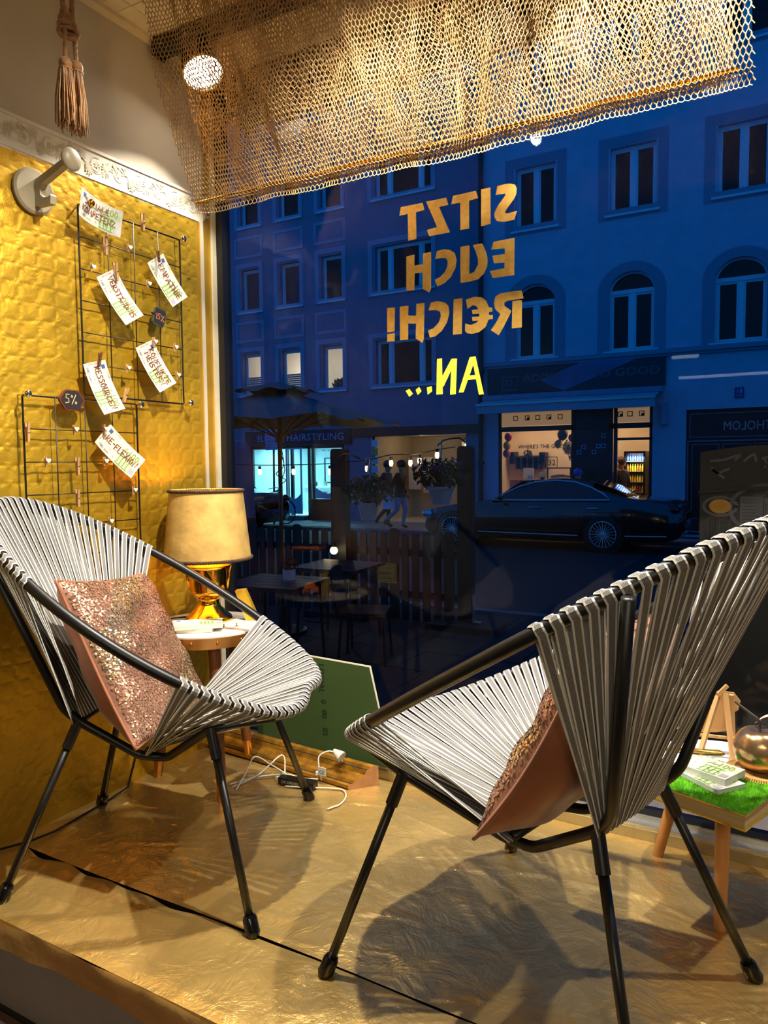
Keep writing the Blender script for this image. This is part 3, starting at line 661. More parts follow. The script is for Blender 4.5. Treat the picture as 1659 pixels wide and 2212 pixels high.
# banknotes
M['notegreen'] = mat('note_green_print', (122, 156, 92), .7, var=.2, scale=200)
M['notegreen2'] = mat('note_pale_green', (192, 208, 160), .7, var=.1, scale=200)
M['noteblue'] = mat('note_blue_flag', (60, 92, 158), .7, var=.05)
M['noteorange'] = mat('note_orange_print', (222, 178, 104), .7, var=.1)
M['noteolive'] = mat('note_numeral', (140, 156, 58), .7, var=.08)
M['noteink'] = mat('note_grey_ink', (82, 78, 78), .7)
M['notered'] = mat('note_red_ink', (188, 92, 72), .7)
M['marker'] = mat('brown_marker', (120, 52, 22), .55, var=.1)
M['silver'] = mat('note_hologram', (206, 202, 210), .3, .4, var=.1, scale=300)
NL, NW = .147, .080
def note_print(fn, par, lift=.00025, world=True, full=True):
    g = lambda a, b, k=1: fn(a, b, lift*k)
    q = lambda mb, x0, y0, x1, y1, k=1: [mb.quad(*(g(*p, k) for p in ((x0+(x1-x0)*i/6, y0), (x0+(x1-x0)*(i+1)/6, y0), (x0+(x1-x0)*(i+1)/6, y1), (x0+(x1-x0)*i/6, y1)))) for i in range(6)]
    mb = MB(); q(mb, .079, .004, .128, .045); q(mb, .10, .045, .143, .06); mb.build('print_wash', M['notegreen2'], par, world=world)
    mb = MB()
    for x in (.083, .094, .105, .116): q(mb, x, .006, x+.003, .040, 2)
    q(mb, .080, .004, .124, .007, 2); q(mb, .080, .039, .124, .044, 2)
    for x in (.087, .109): mb.stroke([(x+.010*math.cos(a)-.0+.004, .016+.012*math.sin(a)) for a in np.linspace(0, PI, 12)], .0022, lambda a, b: g(a, b, 2))
    mb.stroke([(.078, .052), (.086, .058), (.092, .054), (.099, .060), (.104, .055)], .003, lambda a, b: g(a, b, 2))
    mb.build('print_gate', M['notegreen'], par, world=world)
    mb = MB(); v, f = text2d('100', .030); mb.flat([(x*.82+.098, y+.050) for x, y in v], f, lambda a, b: g(a, b, 3)); mb.build('numeral', M['noteolive'], par, world=world)
    mb = MB(); q(mb, .012, .060, .024, .072, 2); mb.build('flag', M['noteblue'], par, world=world)
    mb = MB(); v, f = text2d('100', .0125); mb.flat([(x+.010, y+.006) for x, y in v], f, lambda a, b: g(a, b, 3)); v, f = text2d('EURO', .007); mb.flat([(x*1.1+.034, y+.0065) for x, y in v], f, lambda a, b: g(a, b, 3))
    v, f = text2d('S010986000', .004); mb.flat([(x+.036, y+.073) for x, y in v], f, lambda a, b: g(a, b, 3)); mb.build('small_print', M['noteink'], par, world=world)
    mb = MB(); q(mb, .086, .058, .092, .068, 2); q(mb, .066, .010, .072, .014, 2); mb.build('print_patch', M['noteorange'], par, world=world); mb = MB()
    for sx, sy in ((.050, .022), (.062, .034), (.046, .044), (.058, .052)):
        mb.quad(*(g(sx+.003*math.cos(a), sy+.003*math.sin(a), 2) for a in (0, 1.3, 2.5, 3.8, 5.)))
    mb.build('print_stars', M['noteorange'], par, world=world)['kind'] = 'stuff'
    mb = MB(); q(mb, .128, .006, .143, .024, 2); mb.build('hologram', M['silver'], par, world=world)
    if full:
        mb = MB(); v, f = text2d('THIS IS A FAKE', .0065); mb.flat([(.0075-y, x*.95+.016) for x, y in v], f, lambda a, b: g(a, b, 3)); mb.build('fake_notice', M['notered'], par, world=world)
def note(P0, ang, words, label, curl, x0):
    """P0 = (y,z) of the note's start corner, ang = direction of its long side in the wall plane"""
    U = Vector((0, math.cos(ang), math.sin(ang))); Vv = Vector((0, -math.sin(ang), math.cos(ang)))
    o0 = Vector((x0, P0[0], P0[1])); 
    def fn(a, b, h=0.):
        t = a/NL; return tuple(o0+U*a+Vv*b+Vector((curl[0]*t**2+curl[1]*(1-t)**2+curl[2]*(b/NW-.5)**2+h, 0, 0)))
    t = thing('banknote', label, 'banknote', tuple(o0), group='play banknotes on the wall')
    n = 14; mb = MB()
    for i in range(n):
        a0, a1 = NL*i/n, NL*(i+1)/n
        for (b0, b1) in ((0, NW/3), (NW/3, NW*2/3), (NW*2/3, NW)):
            mb.quad(fn(a0, b0), fn(a1, b0), fn(a1, b1), fn(a0, b1)); mb.quad(fn(a0, b1, -.0003), fn(a1, b1, -.0003), fn(a1, b0, -.0003), fn(a0, b0, -.0003))
    mb.build('paper', M['paper'], t, world=True, smooth=True)
    note_print(fn, t)
    mb = MB()
    for (s, x, y, hh, sq) in words:
        wd_ = sum(max([p_[0] for st in HW[c_] for p_ in st] or [.35])+.2 for c_ in s)*hh; hand(mb, s, x, y, hh, .0030, lambda a, b, k: fn(a, b, .0012+k), squeeze=min(sq, (NL-.006-x)/wd_))
    mb.build('handwriting', M['marker'], t, world=True)
    return t
xn = XG+.012
def ang(a, b): return math.atan2(b[1]-a[1], b[0]-a[0])
note((1.384, 1.690), math.radians(-10), [('SOZIALE', .022, .047, .017, 1.1), ('KOMPETENZ', .014, .022, .017, 1.0)], 'curled play banknote at the top of the wall reading SOZIALE KOMPETENZ', (.03, .035, .0), xn+.004)
note((1.66, 1.628), ang((1.66, 1.628), (1.742, 1.505)), [('EMPATHIE', .022, .036, .022, 1.15)], 'play banknote reading EMPATHIE on the right of the upper grid', (.02, 0, .004), xn)
note((1.467, 1.543), ang((1.467, 1.543), (1.541, 1.417)), [('VERSTQNDNIS', .014, .036, .020, 1.0)], 'play banknote reading VERSTÄNDNIS on the left of the upper grid', (.03, 0, .006), xn)
note((1.602, 1.36), ang((1.602, 1.36), (1.669, 1.228)), [('KONFLIKTE', .022, .046, .018, 1.1), ('MEISTERN', .026, .024, .018, 1.05)], 'play banknote reading KONFLIKTE MEISTERN at the lower right of the upper grid', (.028, 0, .006), xn)
note((1.411, 1.29), ang((1.411, 1.29), (1.451, 1.150)), [('RESSOURCEN', .014, .034, .021, 1.0)], 'play banknote reading RESSOURCEN hanging over both grids', (.032, 0, .005), xn)
note((1.441, 1.071), ang((1.441, 1.071), (1.542, .965)), [('RE-FLEXION', .018, .034, .020, 1.05)], 'lowest play banknote, steeply slanted, reading REFLEXION', (.03, 0, .006), xn)
NP = [(1.532, 1.572, .12, 2., False, False, 'plain wooden peg holding the VERSTÄNDNIS banknote'), (1.700, 1.655, .2, 1.3, False, True, 'dark wooden peg holding the EMPATHIE banknote'), (1.669, 1.387, 0, 1.15, True, False, 'heart peg holding the KONFLIKTE MEISTERN banknote'), (1.463, 1.309, -.15, 1.5, False, True, 'dark wooden peg holding the RESSOURCEN banknote'), (1.470, 1.108, .1, 1.15, True, False, 'heart peg holding the REFLEXION banknote')]
for y, z, a, s, ht, dk, lb in NP: peg(y, z, a, s, ht, lb, dk, dx=.008)
# two chalk price tags shaped like speech bubbles
M['chalkboard'] = mat('chalkboard_black', (26, 22, 20), .7, var=.2, scale=40)
M['tagedge'] = mat('tag_red_brown_edge', (112, 44, 26), .5, var=.15)
M['tagedge2'] = mat('tag_grey_green_edge', (78, 82, 66), .5, var=.15)
M['chalk'] = mat('chalk', (224, 190, 138), .9, var=.1)
M['chalk2'] = mat('copper_chalk', (206, 120, 84), .8, var=.1)
def pricetag(c, w_, h_, rot, poly, s, edge, chalk, label, tsz):
    t = thing('price_tag', label, 'price tag', (XG+.01, c[0], c[1]-h_/2), group='chalk price tags')
    cs, sn = math.cos(rot), math.sin(rot)
    f3 = lambda a, b, x: (XG+.010+x, c[0]+a*cs-b*sn, c[1]+a*sn+b*cs)
    P = [(a*w_, b*h_) for a, b in poly]
    MB().prism(P, lambda a, b, x: f3(a, b, x), .007).build('board', edge, t, world=True)
    MB().prism([(a*.88, b*.88) for a, b in P], lambda a, b, x: f3(a, b, .007+x), .0008).build('chalk_face', M['chalkboard'], t, world=True)
    mb = MB(); hand(mb, s, -w_*.30, -h_*.17, tsz, .0024, lambda a, b, k: f3(a, b, .0084+k), sp=.2); mb.build('chalk_text', chalk, t, world=True)
cl = [(.5*math.cos(a)*(1+.05*math.cos(6*a)), .46*math.sin(a)*(1+.06*math.cos(6*a))) for a in np.linspace(-.75, 2*PI-1.15, 30)]; cl = cl+[(.46, -.52)]
pricetag((1.368, 1.186), .078, .064, 0, cl, '5%', M['tagedge'], M['chalk'], 'black price tag with brown scalloped edge reading 5%', .026)
rb = [(-.42, .36), (-.34, .46), (.34, .46), (.42, .36), (.46, .0), (.42, -.36), (.34, -.46), (-.34, -.46), (-.42, -.36), (-.42, -.02), (-.56, .06), (-.44, .12)]
pricetag((1.700, 1.469), .056, .062, -.25, rb, '15%', M['tagedge2'], M['chalk2'], 'black rounded price tag with grey edge reading 15%', .019)

# ------------------------------------------------------------------ left side table with marble top
M['marble'] = mat('white_marble', (232, 222, 200), .25, var=.12, scale=7, stretch=(1, .4, 1))
TC = (-1.618, 1.715)
tb = thing('side_table', 'round side table with marble top, copper studded band and wooden legs', 'table', (TC[0], TC[1], 0))
MB().lathe([(0, .470), (.186, .470), (.187, .502), (.180, .506), (0, .506)], 64, (TC[0], TC[1], 0)).build('table_top', M['marble'], tb, world=True, smooth='edge')
band = MB().lathe([(.187, .466), (.1905, .466), (.1905, .498), (.187, .498)], 64, (TC[0], TC[1], 0), cap=False).build('copper_band', M['copper'], tb, world=True, smooth='edge')
for k in range(16):
    a = 2*PI*k/16+.12; MB().ball((TC[0]+.191*math.cos(a), TC[1]+.191*math.sin(a), .483), .0065, 10, 6, sq=(.6, .6, 1)).build('stud', M['copper'], band, world=True, smooth=True)
for fx, fy in ((-1.775, 1.640), (-1.471, 1.604), (-1.611, 1.895)):
    ax, ay = TC[0]+(fx-TC[0])*.62, TC[1]+(fy-TC[1])*.62
    lg = MB().tube([(ax, ay, .47), (fx+(ax-fx)*.15, fy+(ay-fy)*.15, .075)], [.019, .0155], 14).build('leg', M['brownwood'], tb, world=True, smooth='edge')
    MB().tube([(fx+(ax-fx)*.15, fy+(ay-fy)*.15, .075), (fx, fy, .004)], [.0158, .013], 14).build('leg_cap', M['copper'], lg, world=True, smooth='edge')
# table lamp
M['shade'] = mat('parchment_shade', (206, 166, 92), .55, .25, var=.22, scale=16, bump=.5, bscale=40, bdist=.003)
M['shadein'] = mat('shade_inside_gold', (236, 190, 84), .4, .4, var=.08)
M['braid'] = mat('brown_braid', (66, 42, 22), .7, var=.3, scale=120, bump=.5, bscale=200)
LC = (-1.645, 1.755)
lp = thing('table_lamp', 'polished brass urn table lamp with parchment shade on the marble table', 'lamp', (LC[0], LC[1], .506))
lz = .506
MB().lathe([(0, 0), (.074, 0), (.076, .006), (.072, .012), (.064, .018), (.052, .030), (.036, .050), (.031, .058), (.033, .062), (.030, .066), (.044, .074), (.056, .090), (.058, .096)], 40, (LC[0], LC[1], lz), cap=True).build('lamp_foot', M['brass'], lp, world=True, smooth=True)
MB().lathe([(.058, .096), (.060, .12), (.060, .165), (.0595, .170), (.0735, .174), (.0735, .179), (.058, .182), (.060, .188), (.042, .205), (.030, .210), (.030, .225), (.014, .228), (.014, .25), (0, .25)], 40, (LC[0], LC[1], lz), cap=False).build('lamp_body', M['brass'], lp, world=True, smooth=True)
for s in (-1, 1):
    MB().tube([(LC[0]+s*.058*math.cos(.7), LC[1]+s*.058*math.sin(.7), lz+.10), (LC[0]+s*.066*math.cos(.7), LC[1]+s*.066*math.sin(.7), lz+.14), (LC[0]+s*.070*math.cos(.7), LC[1]+s*.070*math.sin(.7), lz+.175)], .004, 8).build('strap', M['brass'], lp, world=True, smooth=True)
s0, s1, r0, r1 = .705, .925, .137, .114
SC = (LC[0]+.004, LC[1]-.004)
sh = MB().lathe([(r0, s0), (r1, s1)], 56, (SC[0], SC[1], 0), cap=False).lathe([(r1-.003, s1), (r0-.003, s0)], 56, (SC[0], SC[1], 0), cap=False, m=1).build('lamp_shade', [M['shade'], M['shadein']], lp, world=True, smooth=True)
for zz, rr in ((s0+.002, r0+.001), (s1-.004, r1+.001)):
    mb = MB()
    for k in range(110):
        a = 2*PI*k/110; mb.ball((SC[0]+rr*math.cos(a), SC[1]+rr*math.sin(a), zz), .0058, 6, 4)
    mb.build('braid_trim', M['braid'], sh, world=True, smooth=True)['kind'] = 'stuff'
for k in range(3):
    a = 2*PI*k/3; MB().tube([(SC[0], SC[1], s1-.04), (SC[0]+r1*.98*math.cos(a), SC[1]+r1*.98*math.sin(a), s1-.008)], .0014, 5).build('shade_spoke', M['brassdull'], lp, world=True)
MB().tube([(LC[0], LC[1], lz+.25), (SC[0], SC[1], s1-.04)], .006, 8).build('socket', M['brassdull'], lp, world=True)
MB().ball((SC[0], SC[1], .815), .028, 14, 10, sq=(1, 1, 1.3)).build('bulb', emission('warm_bulb', (255, 196, 110), 12.), lp, world=True, smooth=True)
light('lamp_bulb_light', 'POINT', (SC[0], SC[1], .862), 4.2, (1., .62, .22), shadow_soft_size=.03)
# black flex of the lamp, running down behind the table and along the wall foot
one('lamp_cable', MB().tube([(LC[0]-.07, LC[1]-.02, .512), (-1.745, 1.70, .512), (-1.790, 1.655, .50), (-1.803, 1.62, .40), (-1.800, 1.60, .25), (-1.795, 1.575, .10), (-1.775, 1.52, .018), (-1.765, 1.44, .012), (-1.752, 1.33, .012), (-1.742, 1.24, .012), (-1.755, 1.17, .012), (-1.785, 1.11, .012), (-1.80, 1.03, .012)], .0032, 8), M['black'], 'black lamp flex running down and along the foot of the gold wall', 'cable', (-1.76, 1.4, .012), smooth=True)
# gold wedge, note pads, pen and small studs on the marble
M['goldleaf'] = mat('gold_leaf_block', (226, 180, 52), .4, .6, var=.2, scale=18, stretch=(1, 1, .2))
gw = MB(); gx, gy, gz = -1.535, 1.812, .507
rr_ = Matrix.Rotation(.55, 3, 'Z')
def gwp(a, b, c): q = rr_ @ Vector((a, c-.014, 0)); return (gx+q.x, gy+q.y, gz+b)
gw.prism([(-.004, .0), (.036, .0), (-.004, .098), (-.036, .094)], gwp, .034)
one('gold_wedge', gw, M['goldleaf'], 'slanted gold leaf block beside the lamp on the marble table', 'ornament', (gx, gy, gz))
def pad(c, z, rz, th, name, label, par_world=True, w_=NW, full=True):
    t = thing(name, label, 'note pad', (c[0], c[1], z), rz, group='banknote pads')
    MB().bb((-NL/2, -w_/2, 0), (NL/2, w_/2, th)).build('pad_block', M['paper'], t)
    note_print(lambda a, b, h=0: (a-NL/2, b-NW/2, th+h), t, world=False, full=full)
    return t
pad((-1.590, 1.610), .507, math.radians(33), .010, 'note_pad', 'lower white note pad on the marble table, under another')
pad((-1.568, 1.622), .5175, math.radians(43), .014, 'note_pad', 'upper white note pad on the marble table beside the pen')
def pen(p0, p1, r, m, label, clip=True):
    t = thing('pen', label, 'pen', ((p0[0]+p1[0])/2, (p0[1]+p1[1])/2, min(p0[2], p1[2])-r))
    a, b = Vector(p0), Vector(p1); d = b-a
    MB().tube([a, a+d*.03, a+d*.5], [r*.55, r*.95, r], 12).build('pen_barrel', m, t, world=True, smooth=True)
    MB().tube([a+d*.5, a+d*.93, a+d*.97, b], [r*1.02, r*1.02, r*.8, r*.3], 12).build('pen_cap', m, t, world=True, smooth=True)
    if clip: MB().tube([a+d*.95+Vector((0, 0, r*.8)), a+d*.9+Vector((.0, 0, r*1.5)), a+d*.66+Vector((0, 0, r*1.2))], r*.28, 6).build('pen_clip', m, t, world=True, smooth=True)
    return t
pen((-1.688, 1.615, .5112), (-1.585, 1.700, .5112), .0042, M['brassdull'], 'thin gold pen lying in front of the lamp foot')
for k, (x, y) in enumerate(((-1.525, 1.690), (-1.500, 1.720))):
    one('paper_stud', MB().lathe([(0, 0), (.006, 0), (.005, .002), (.0015, .003), (.0015, .008), (.003, .010), (0, .011)], 8, (x, y, .506)), M['copper'], ['tiny copper stud on the marble, nearer the lamp', 'tiny copper stud on the marble, nearer the window'][k], 'stud', (x, y, .506), 'copper studs on the marble')

# ------------------------------------------------------------------ round strap chairs
M['strap'] = mat('grey_woven_strap', (150, 146, 140), .75, var=.06, scale=30)
N, L, p = nodes(M['strap'])
uvn = N.new('ShaderNodeUVMap'); br = N.new('ShaderNodeTexBrick'); br.inputs['Scale'].default_value = 1
mpn = N.new('ShaderNodeMapping'); mpn.inputs['Scale'].default_value = (260, 330, 1); L.new(uvn.outputs[0], mpn.inputs[0]); L.new(mpn.outputs[0], br.inputs['Vector'])
br.inputs['Color1'].default_value = lin((156, 152, 146))+(1,); br.inputs['Color2'].default_value = lin((138, 134, 130))+(1,); br.inputs['Mortar'].default_value = lin((80, 77, 76))+(1,)
br.inputs['Mortar Size'].default_value = .10; br.inputs['Brick Width'].default_value = 1.0; br.inputs['Row Height'].default_value = .5
L.new(br.outputs['Color'], p.inputs['Base Color'])
bb = N.new('ShaderNodeBump'); bb.inputs['Strength'].default_value = .35; bb.inputs['Distance'].default_value = .0008; L.new(br.outputs['Fac'], bb.inputs['Height']); bb.invert = True; L.new(bb.outputs[0], p.inputs['Normal'])
M['strapedge'] = mat('strap_white_edge', (224, 219, 206), .75, var=.04, bump=.3, bscale=600)
RP = (.0921, .3865, -.1158, .3034, -.0929, .5976, -.2339, .078, -.0017)
def rimc(t):
    x0, a1, a2, b1, b2, z0, c1, c2, c3 = RP
    return Vector((x0+a1*math.cos(t)+a2*math.cos(2*t), b1*math.sin(t)+b2*math.sin(2*t), z0+c1*math.cos(t)+c2*math.cos(2*t)+c3*math.cos(3*t)))
def rimt(t): return (rimc(t+.002)-rimc(t-.002)).normalized()
RT = .0122
ch = thing('strap_chair', 'round strap chair with grey woven straps, left one, by the lamp table', 'chair', (-1.3945, 1.3245, 0), math.atan2(.41084, .91171), 'round strap chairs facing each other')
MB().tube([rimc(2*PI*k/160) for k in range(160)], RT, 12, closed=True).build('rim', M['black'], ch, smooth=True)
Fj, Rj, Mj = Vector((.187, .211, .411)), Vector((-.169, .124, .390)), Vector((.036, .091, .292))
ff, rf = Vector((.306, .317, 0)), Vector((-.309, .246, 0))
mir = lambda v, s: Vector((v.x, v.y*s, v.z))
def bend(pts, rad=.03, n=5):
    P = [Vector(q) for q in pts]; out = [P[0]]
    for i in range(1, len(P)-1):
        a = (P[i-1]-P[i]); b = (P[i+1]-P[i]); k = min(rad, a.length*.45, b.length*.45); A = P[i]+a.normalized()*k; B = P[i]+b.normalized()*k
        for j in range(n+1):
            t = j/n; out.append(A*(1-t)**2+P[i]*2*t*(1-t)+B*t*t)
    out.append(P[-1]); return out
for s in (1, -1):
    rimf = rimc(s*math.radians(88)); rimb = rimc(s*math.radians(146))
    MB().tube(bend([rimc(s*math.radians(62))-Vector((.008, 0, .012)), mir(Fj, s), mir(Mj, s), mir(Vector((-.03, .10, .300)), s), mir(Rj, s), mir(Vector((-.200, .136, .425)), s), rimb+Vector((-.75, .66*s, -.25))*.024], .02), .0105, 10).build('side_tube', M['black'], ch, smooth=True)
    for top, foot in ((mir(Fj, s), mir(ff, s)), (mir(Rj, s), mir(rf, s))):
        d = (foot-top); lg = MB().tube([top+d*.08, foot-d.normalized()*.02], .0092, 12).build('leg', M['black'], ch, smooth=True)
        MB().tube([top-d.normalized()*.002, top+d.normalized()*.066], .0122, 12).build('sleeve', M['black'], lg, smooth='edge')
        e = foot-d.normalized()*.046
        MB().tube([e, e+d.normalized()*.006, e+d.normalized()*.030, Vector((foot.x-d.x*.022, foot.y-d.y*.022, .012)), Vector((foot.x-d.x*.012, foot.y-d.y*.012, .004))], [.0125, .0155, .0160, .0160, .0135], 16).build('foot_cap', M['blackgloss'], lg, smooth='edge')
MB().tube([mir(Rj, 1), mir(Rj, -1)], .0105, 10).build('rear_cross_tube', M['black'], ch, smooth=True)
MB().tube([Vector((.0, .122, .318)), Vector((.0, -.122, .318))], .009, 10).build('seat_cross_tube', M['black'], ch, smooth=True)
SW = .0166
def strap(t, A, bar, e, k):
    Pc = rimc(t); T = rimt(t); D = (A-Pc).normalized()
    D = (D-T*D.dot(T)); D.normalize(); n = T.cross(D).normalized()
    if n.z < 0: n = -n
    m_ = -D; r = RT+.0016
    pts = []; wds = []
    Ai, Ao = A+n*e, A-n*e
    path = [Ai.lerp(Pc+n*r, q) for q in (0, .25, .5, .75, .93)]
    path += [Pc+n*r*math.cos(th)+m_*r*math.sin(th) for th in np.linspace(0, PI, 8)]
    path += [(Pc-n*r).lerp(Ao, q) for q in (.07, .3, .6, 1.)]
    sh_ = .0042
    mb = MB(); uv = []; dist = 0.
    for i, q in enumerate(path):
        if i: dist += (q-path[i-1]).length
        f = min(1., (q-A).length/max(1e-6, (Pc-A).length))
        half = i > 8
        wv = (bar*(1-f)+T*f).normalized()
        q = q+T*(sh_*(1 if half else -1)*f)
        tn = (path[min(i+1, len(path)-1)]-path[max(i-1, 0)]).normalized(); nn = tn.cross(wv).normalized()
        wd = SW*(.72+.28*f)
        for a, h_, u in ((-.5, 0, 0.), (-.5+.19, .0011, .19), (.5-.19, .0011, .81), (.5, 0, 1.), (.5-.19, -.0011, .81), (-.5+.19, -.0011, .19)):
            mb.v.append(tuple(q+wv*(a*wd)+nn*h_)); uv.append((u*SW, dist))
    for i in range(len(path)-1):
        for j in range(6):
            j2 = (j+1) % 6; mb.f.append((i*6+j, (i+1)*6+j, (i+1)*6+j2, i*6+j2)); mb.m.append(0 if j in (1, 4) else 1)
    mb.uv = uv; mb.build('strap', [M['strap'], M['strapedge']], ch, smooth=False)
# spread the loops evenly along the rim
def spread(t0, t1, step):
    ts = np.linspace(t0, t1, 600); P = [rimc(t) for t in ts]; d = np.concatenate([[0], np.cumsum([(P[i+1]-P[i]).length for i in range(599)])])
    n = int(round(d[-1]/step)); return [float(np.interp(d[-1]*(i+.5)/n, d, ts)) for i in range(n)]
bt = spread(math.radians(133), math.radians(227), .0262)
for i, t in enumerate(bt):
    q = i/(len(bt)-1)*2-1; strap(t, Vector((-.170, -q*.122, .390)), Vector((0, -1, 0)), .0125+.0018*(i % 2), i)
stt = spread(math.radians(-97), math.radians(97), .0240)
for i, t in enumerate(stt):
    q = i/(len(stt)-1)*2-1; strap(t, Vector((.0, q*.120, .320)), Vector((0, 1, 0)), .0105+.0022*(i % 3), i)
ch2 = copy_tree(ch); ch2.location = (-.41125, 1.3625, 0); ch2.rotation_euler = (0, 0, math.atan2(.25389, -.96723))
ch2['label'] = 'round strap chair with grey woven straps, right one, seen from behind'
ROOT[ch2.name] = Matrix.Translation(ch2.location) @ Matrix.Rotation(ch2.rotation_euler.z, 4, 'Z')

# ------------------------------------------------------------------ sequin cushions
M['satin'] = mat('copper_satin', (152, 90, 54), .45, .1, var=.15, scale=12, bump=.3, bscale=25, bdist=.004, sheen=.3)
M['sequinbase'] = mat('sequin_cloth', (150, 104, 82), .5, .2, var=.2, scale=200)
M['sequin'] = mat('rose_gold_sequin', (192, 142, 114), .32, .6, var=.25, scale=14)
M['sequin2'] = mat('pale_gold_sequin', (240, 204, 156), .22, .85, var=.2, scale=14)
def cushion(root_mat, c, S, T_, tilt, roll, yawc, label, seed):
    """pillow: plane axes a (across) and b (up the backrest), bulge along n"""
    t = thing('cushion', label, 'cushion', tuple(root_mat @ Vector((c[0], c[1], c[2]-.2))), 0., 'sequin cushions on the chairs')
    e = Vector((-math.sin(tilt), 0, math.cos(tilt))); n0 = Vector((math.cos(tilt), 0, math.sin(tilt))); a0 = n0.cross(e)*-1
    a0 = Vector((0, -1, 0)); a = a0*math.cos(roll)+e*math.sin(roll); b = -a0*math.sin(roll)+e*math.cos(roll)
    a2 = a*math.cos(yawc)+n0*math.sin(yawc); n = n0*math.cos(yawc)-a*math.sin(yawc); a = a2
    C_ = Vector(c)
    def surf(u, v, side):
        # u,v in -1..1 ; edges pull in between the pointed corners
        pin = 1-.07*(1-v*v)*abs(u)**6 - 0; pin2 = 1-.07*(1-u*u)*abs(v)**6
        k = max(0., (1-abs(u)**3.2))**.55*max(0., (1-abs(v)**3.2))**.55
        wob = .006*math.sin(7*u+seed)*math.sin(5*v)+.004*math.sin(13*v+2*u)
        h = T_*(k)*(.42 if side > 0 else .58)+wob*k
        q = C_+a*(u*S/2*pin)+b*(v*S/2*pin2)+n*(h*side+.010*(u*u+v*v)*0)
        q = q+n*(.020*(v**2)*(1 if v < 0 else .4))
        return root_mat @ q
    G = 30; ls = [math.sin(x*PI/2)*.5+x*.5 for x in np.linspace(-1, 1, G)]
    for side, nm, m in ((1, 'front_cover', M['sequinbase']), (-1, 'back_cover', M['satin'])):
        V = [surf(u, v, side) for u in ls for v in ls]; F = gridfaces(G, G)
        F = F if side < 0 else F[:, ::-1]
        o = npmesh(nm, np.array([tuple(q) for q in V])-np.array(t.location), F, m, t)
    # gusset of plain satin round the edge
    ed = [surf(math.cos(0)*1, v, .001) for v in np.linspace(-1, 1, 20)]
    mb = MB(); ring = [(x, -1) for x in ls[:-1]]+[(1, x) for x in ls[:-1]]+[(x, 1) for x in reversed(ls[1:])]+[(-1, x) for x in reversed(ls[1:])]
    mb.tube([tuple(surf(u, v, 1)-Vector(t.location)) for u, v in ring], .0042, 6, closed=True); mb.build('seam_piping', M['satin'], t, smooth=True)
    # sequins
    rg = np.random.default_rng(seed); V, F, MI = [], [], []
    nS = 12000
    for k in range(nS):
        u, v = rg.uniform(-.97, .97, 2); p0 = surf(u, v, 1); pu = surf(min(1, u+.02), v, 1)-p0; pv = surf(u, min(1, v+.02), 1)-p0
        nn = pu.cross(pv); 
        if nn.length < 1e-9: continue
        nn.normalize()
        if nn.dot((root_mat.to_3x3() @ n)) < 0: nn = -nn
        nn = (nn+Vector(rg.normal(0, .2, 3))).normalized(); t1 = nn.orthogonal().normalized(); t2 = nn.cross(t1); rr = .0026; q = p0+nn*.0016
        b_ = len(V)
        for j in range(6): V.append(tuple(q+(t1*math.cos(j*PI/3)+t2*math.sin(j*PI/3))*rr-Vector(t.location)))
        F.append([b_+j for j in range(6)]); MI.append(1 if (math.sin(3*u+4*v+seed) > .55) or rg.random() < .12 else 0)
    o = npmesh('sequins', V, F, [M['sequin'], M['sequin2']], t, smooth=False, mi=MI); o['kind'] = 'stuff'
    return t
RL, RR = ROOT[ch.name], ROOT[ch2.name]
cushion(RL, (-.095, .045, .515), .435, .135, math.radians(27), math.radians(7), math.radians(-1), 'rose gold sequin cushion on the left chair, facing the viewer', 5)
cushion(RR, (-.085, .0, .525), .425, .135, math.radians(26), math.radians(-6), math.radians(4), 'rose gold sequin cushion on the right chair, seen edge on', 11)

# ------------------------------------------------------------------ green board leaning on the window
M['green'] = mat('green_board', (48, 68, 34), .45, var=.05, scale=6, coat=.2)
M['boardprint'] = mat('dark_board_print', (20, 30, 16), .6)
gb = thing('green_board', 'dark green sheet of board leaning against the window', 'board', (-1.25, 1.95, .045))
def gbp(a, b, c): return (a, 1.955+.065*(b-.05)/.34-c, b)
MB().prism([(-1.62, .055), (-1.089, .052), (-1.198, .345), (-1.640, .356)], gbp, .004).build('panel', M['green'], gb, world=True)
MB().prism([(-1.087, .052), (-1.085, .052), (-1.195, .349), (-1.640, .360), (-1.640, .356), (-1.198, .345)], gbp, .0045).build('edge', M['cream'], gb, world=True)
for s_, x_, z_, sz_ in (('LOGIAL', -1.392, .335, .030), ('0', -1.372, .222, .03), ('00', -1.365, .190, .03), ('05', -1.355, .135, .03)):
    mb = MB(); v, f = text2d(s_, sz_); mb.flat(v, f, lambda x, y: gbp(x_+x*.10+y, z_-x*.9, .0052)); mb.build('printed_code', M['boardprint'], gb, world=True)
# ------------------------------------------------------------------ gilded picture-frame moulding on the floor
M['gilt'] = mat('worn_gilt_moulding', (170, 120, 40), .32, .6, var=.45, scale=26, bump=.3, bscale=80)
M['cutwood'] = mat('cut_end_wood', (190, 134, 84), .7, var=.15, scale=50)
gm = thing('frame_moulding', 'length of worn gilded frame moulding lying on the floor under the green board', 'moulding', (-1.45, 1.93, .004))
pf = [(0, 0), (.075, 0), (.080, .006), (.078, .014), (.072, .018), (.066, .018), (.060, .026), (.048, .030), (.036, .040), (.030, .052), (.026, .054), (.020, .062), (.010, .066), (0, .062)]
A0, A1 = Vector((-1.80, 1.968, .007)), Vector((-1.165, 1.915, .007)); dd = (A1-A0).normalized(); sd = Vector((dd.y, -dd.x, 0))
mb = MB(); nP = len(pf)
for k, base in enumerate((A0, A1)):
    for (a, h_) in pf:
        q = base+sd*(a-.005)+Vector((0, 0, h_))
        if k == 1: q = q+dd*(.05-a*.75)
        mb.v.append(tuple(q))
for i in range(nP): mb.f.append((i, (i+1) % nP, nP+(i+1) % nP, nP+i)); mb.m.append(0)
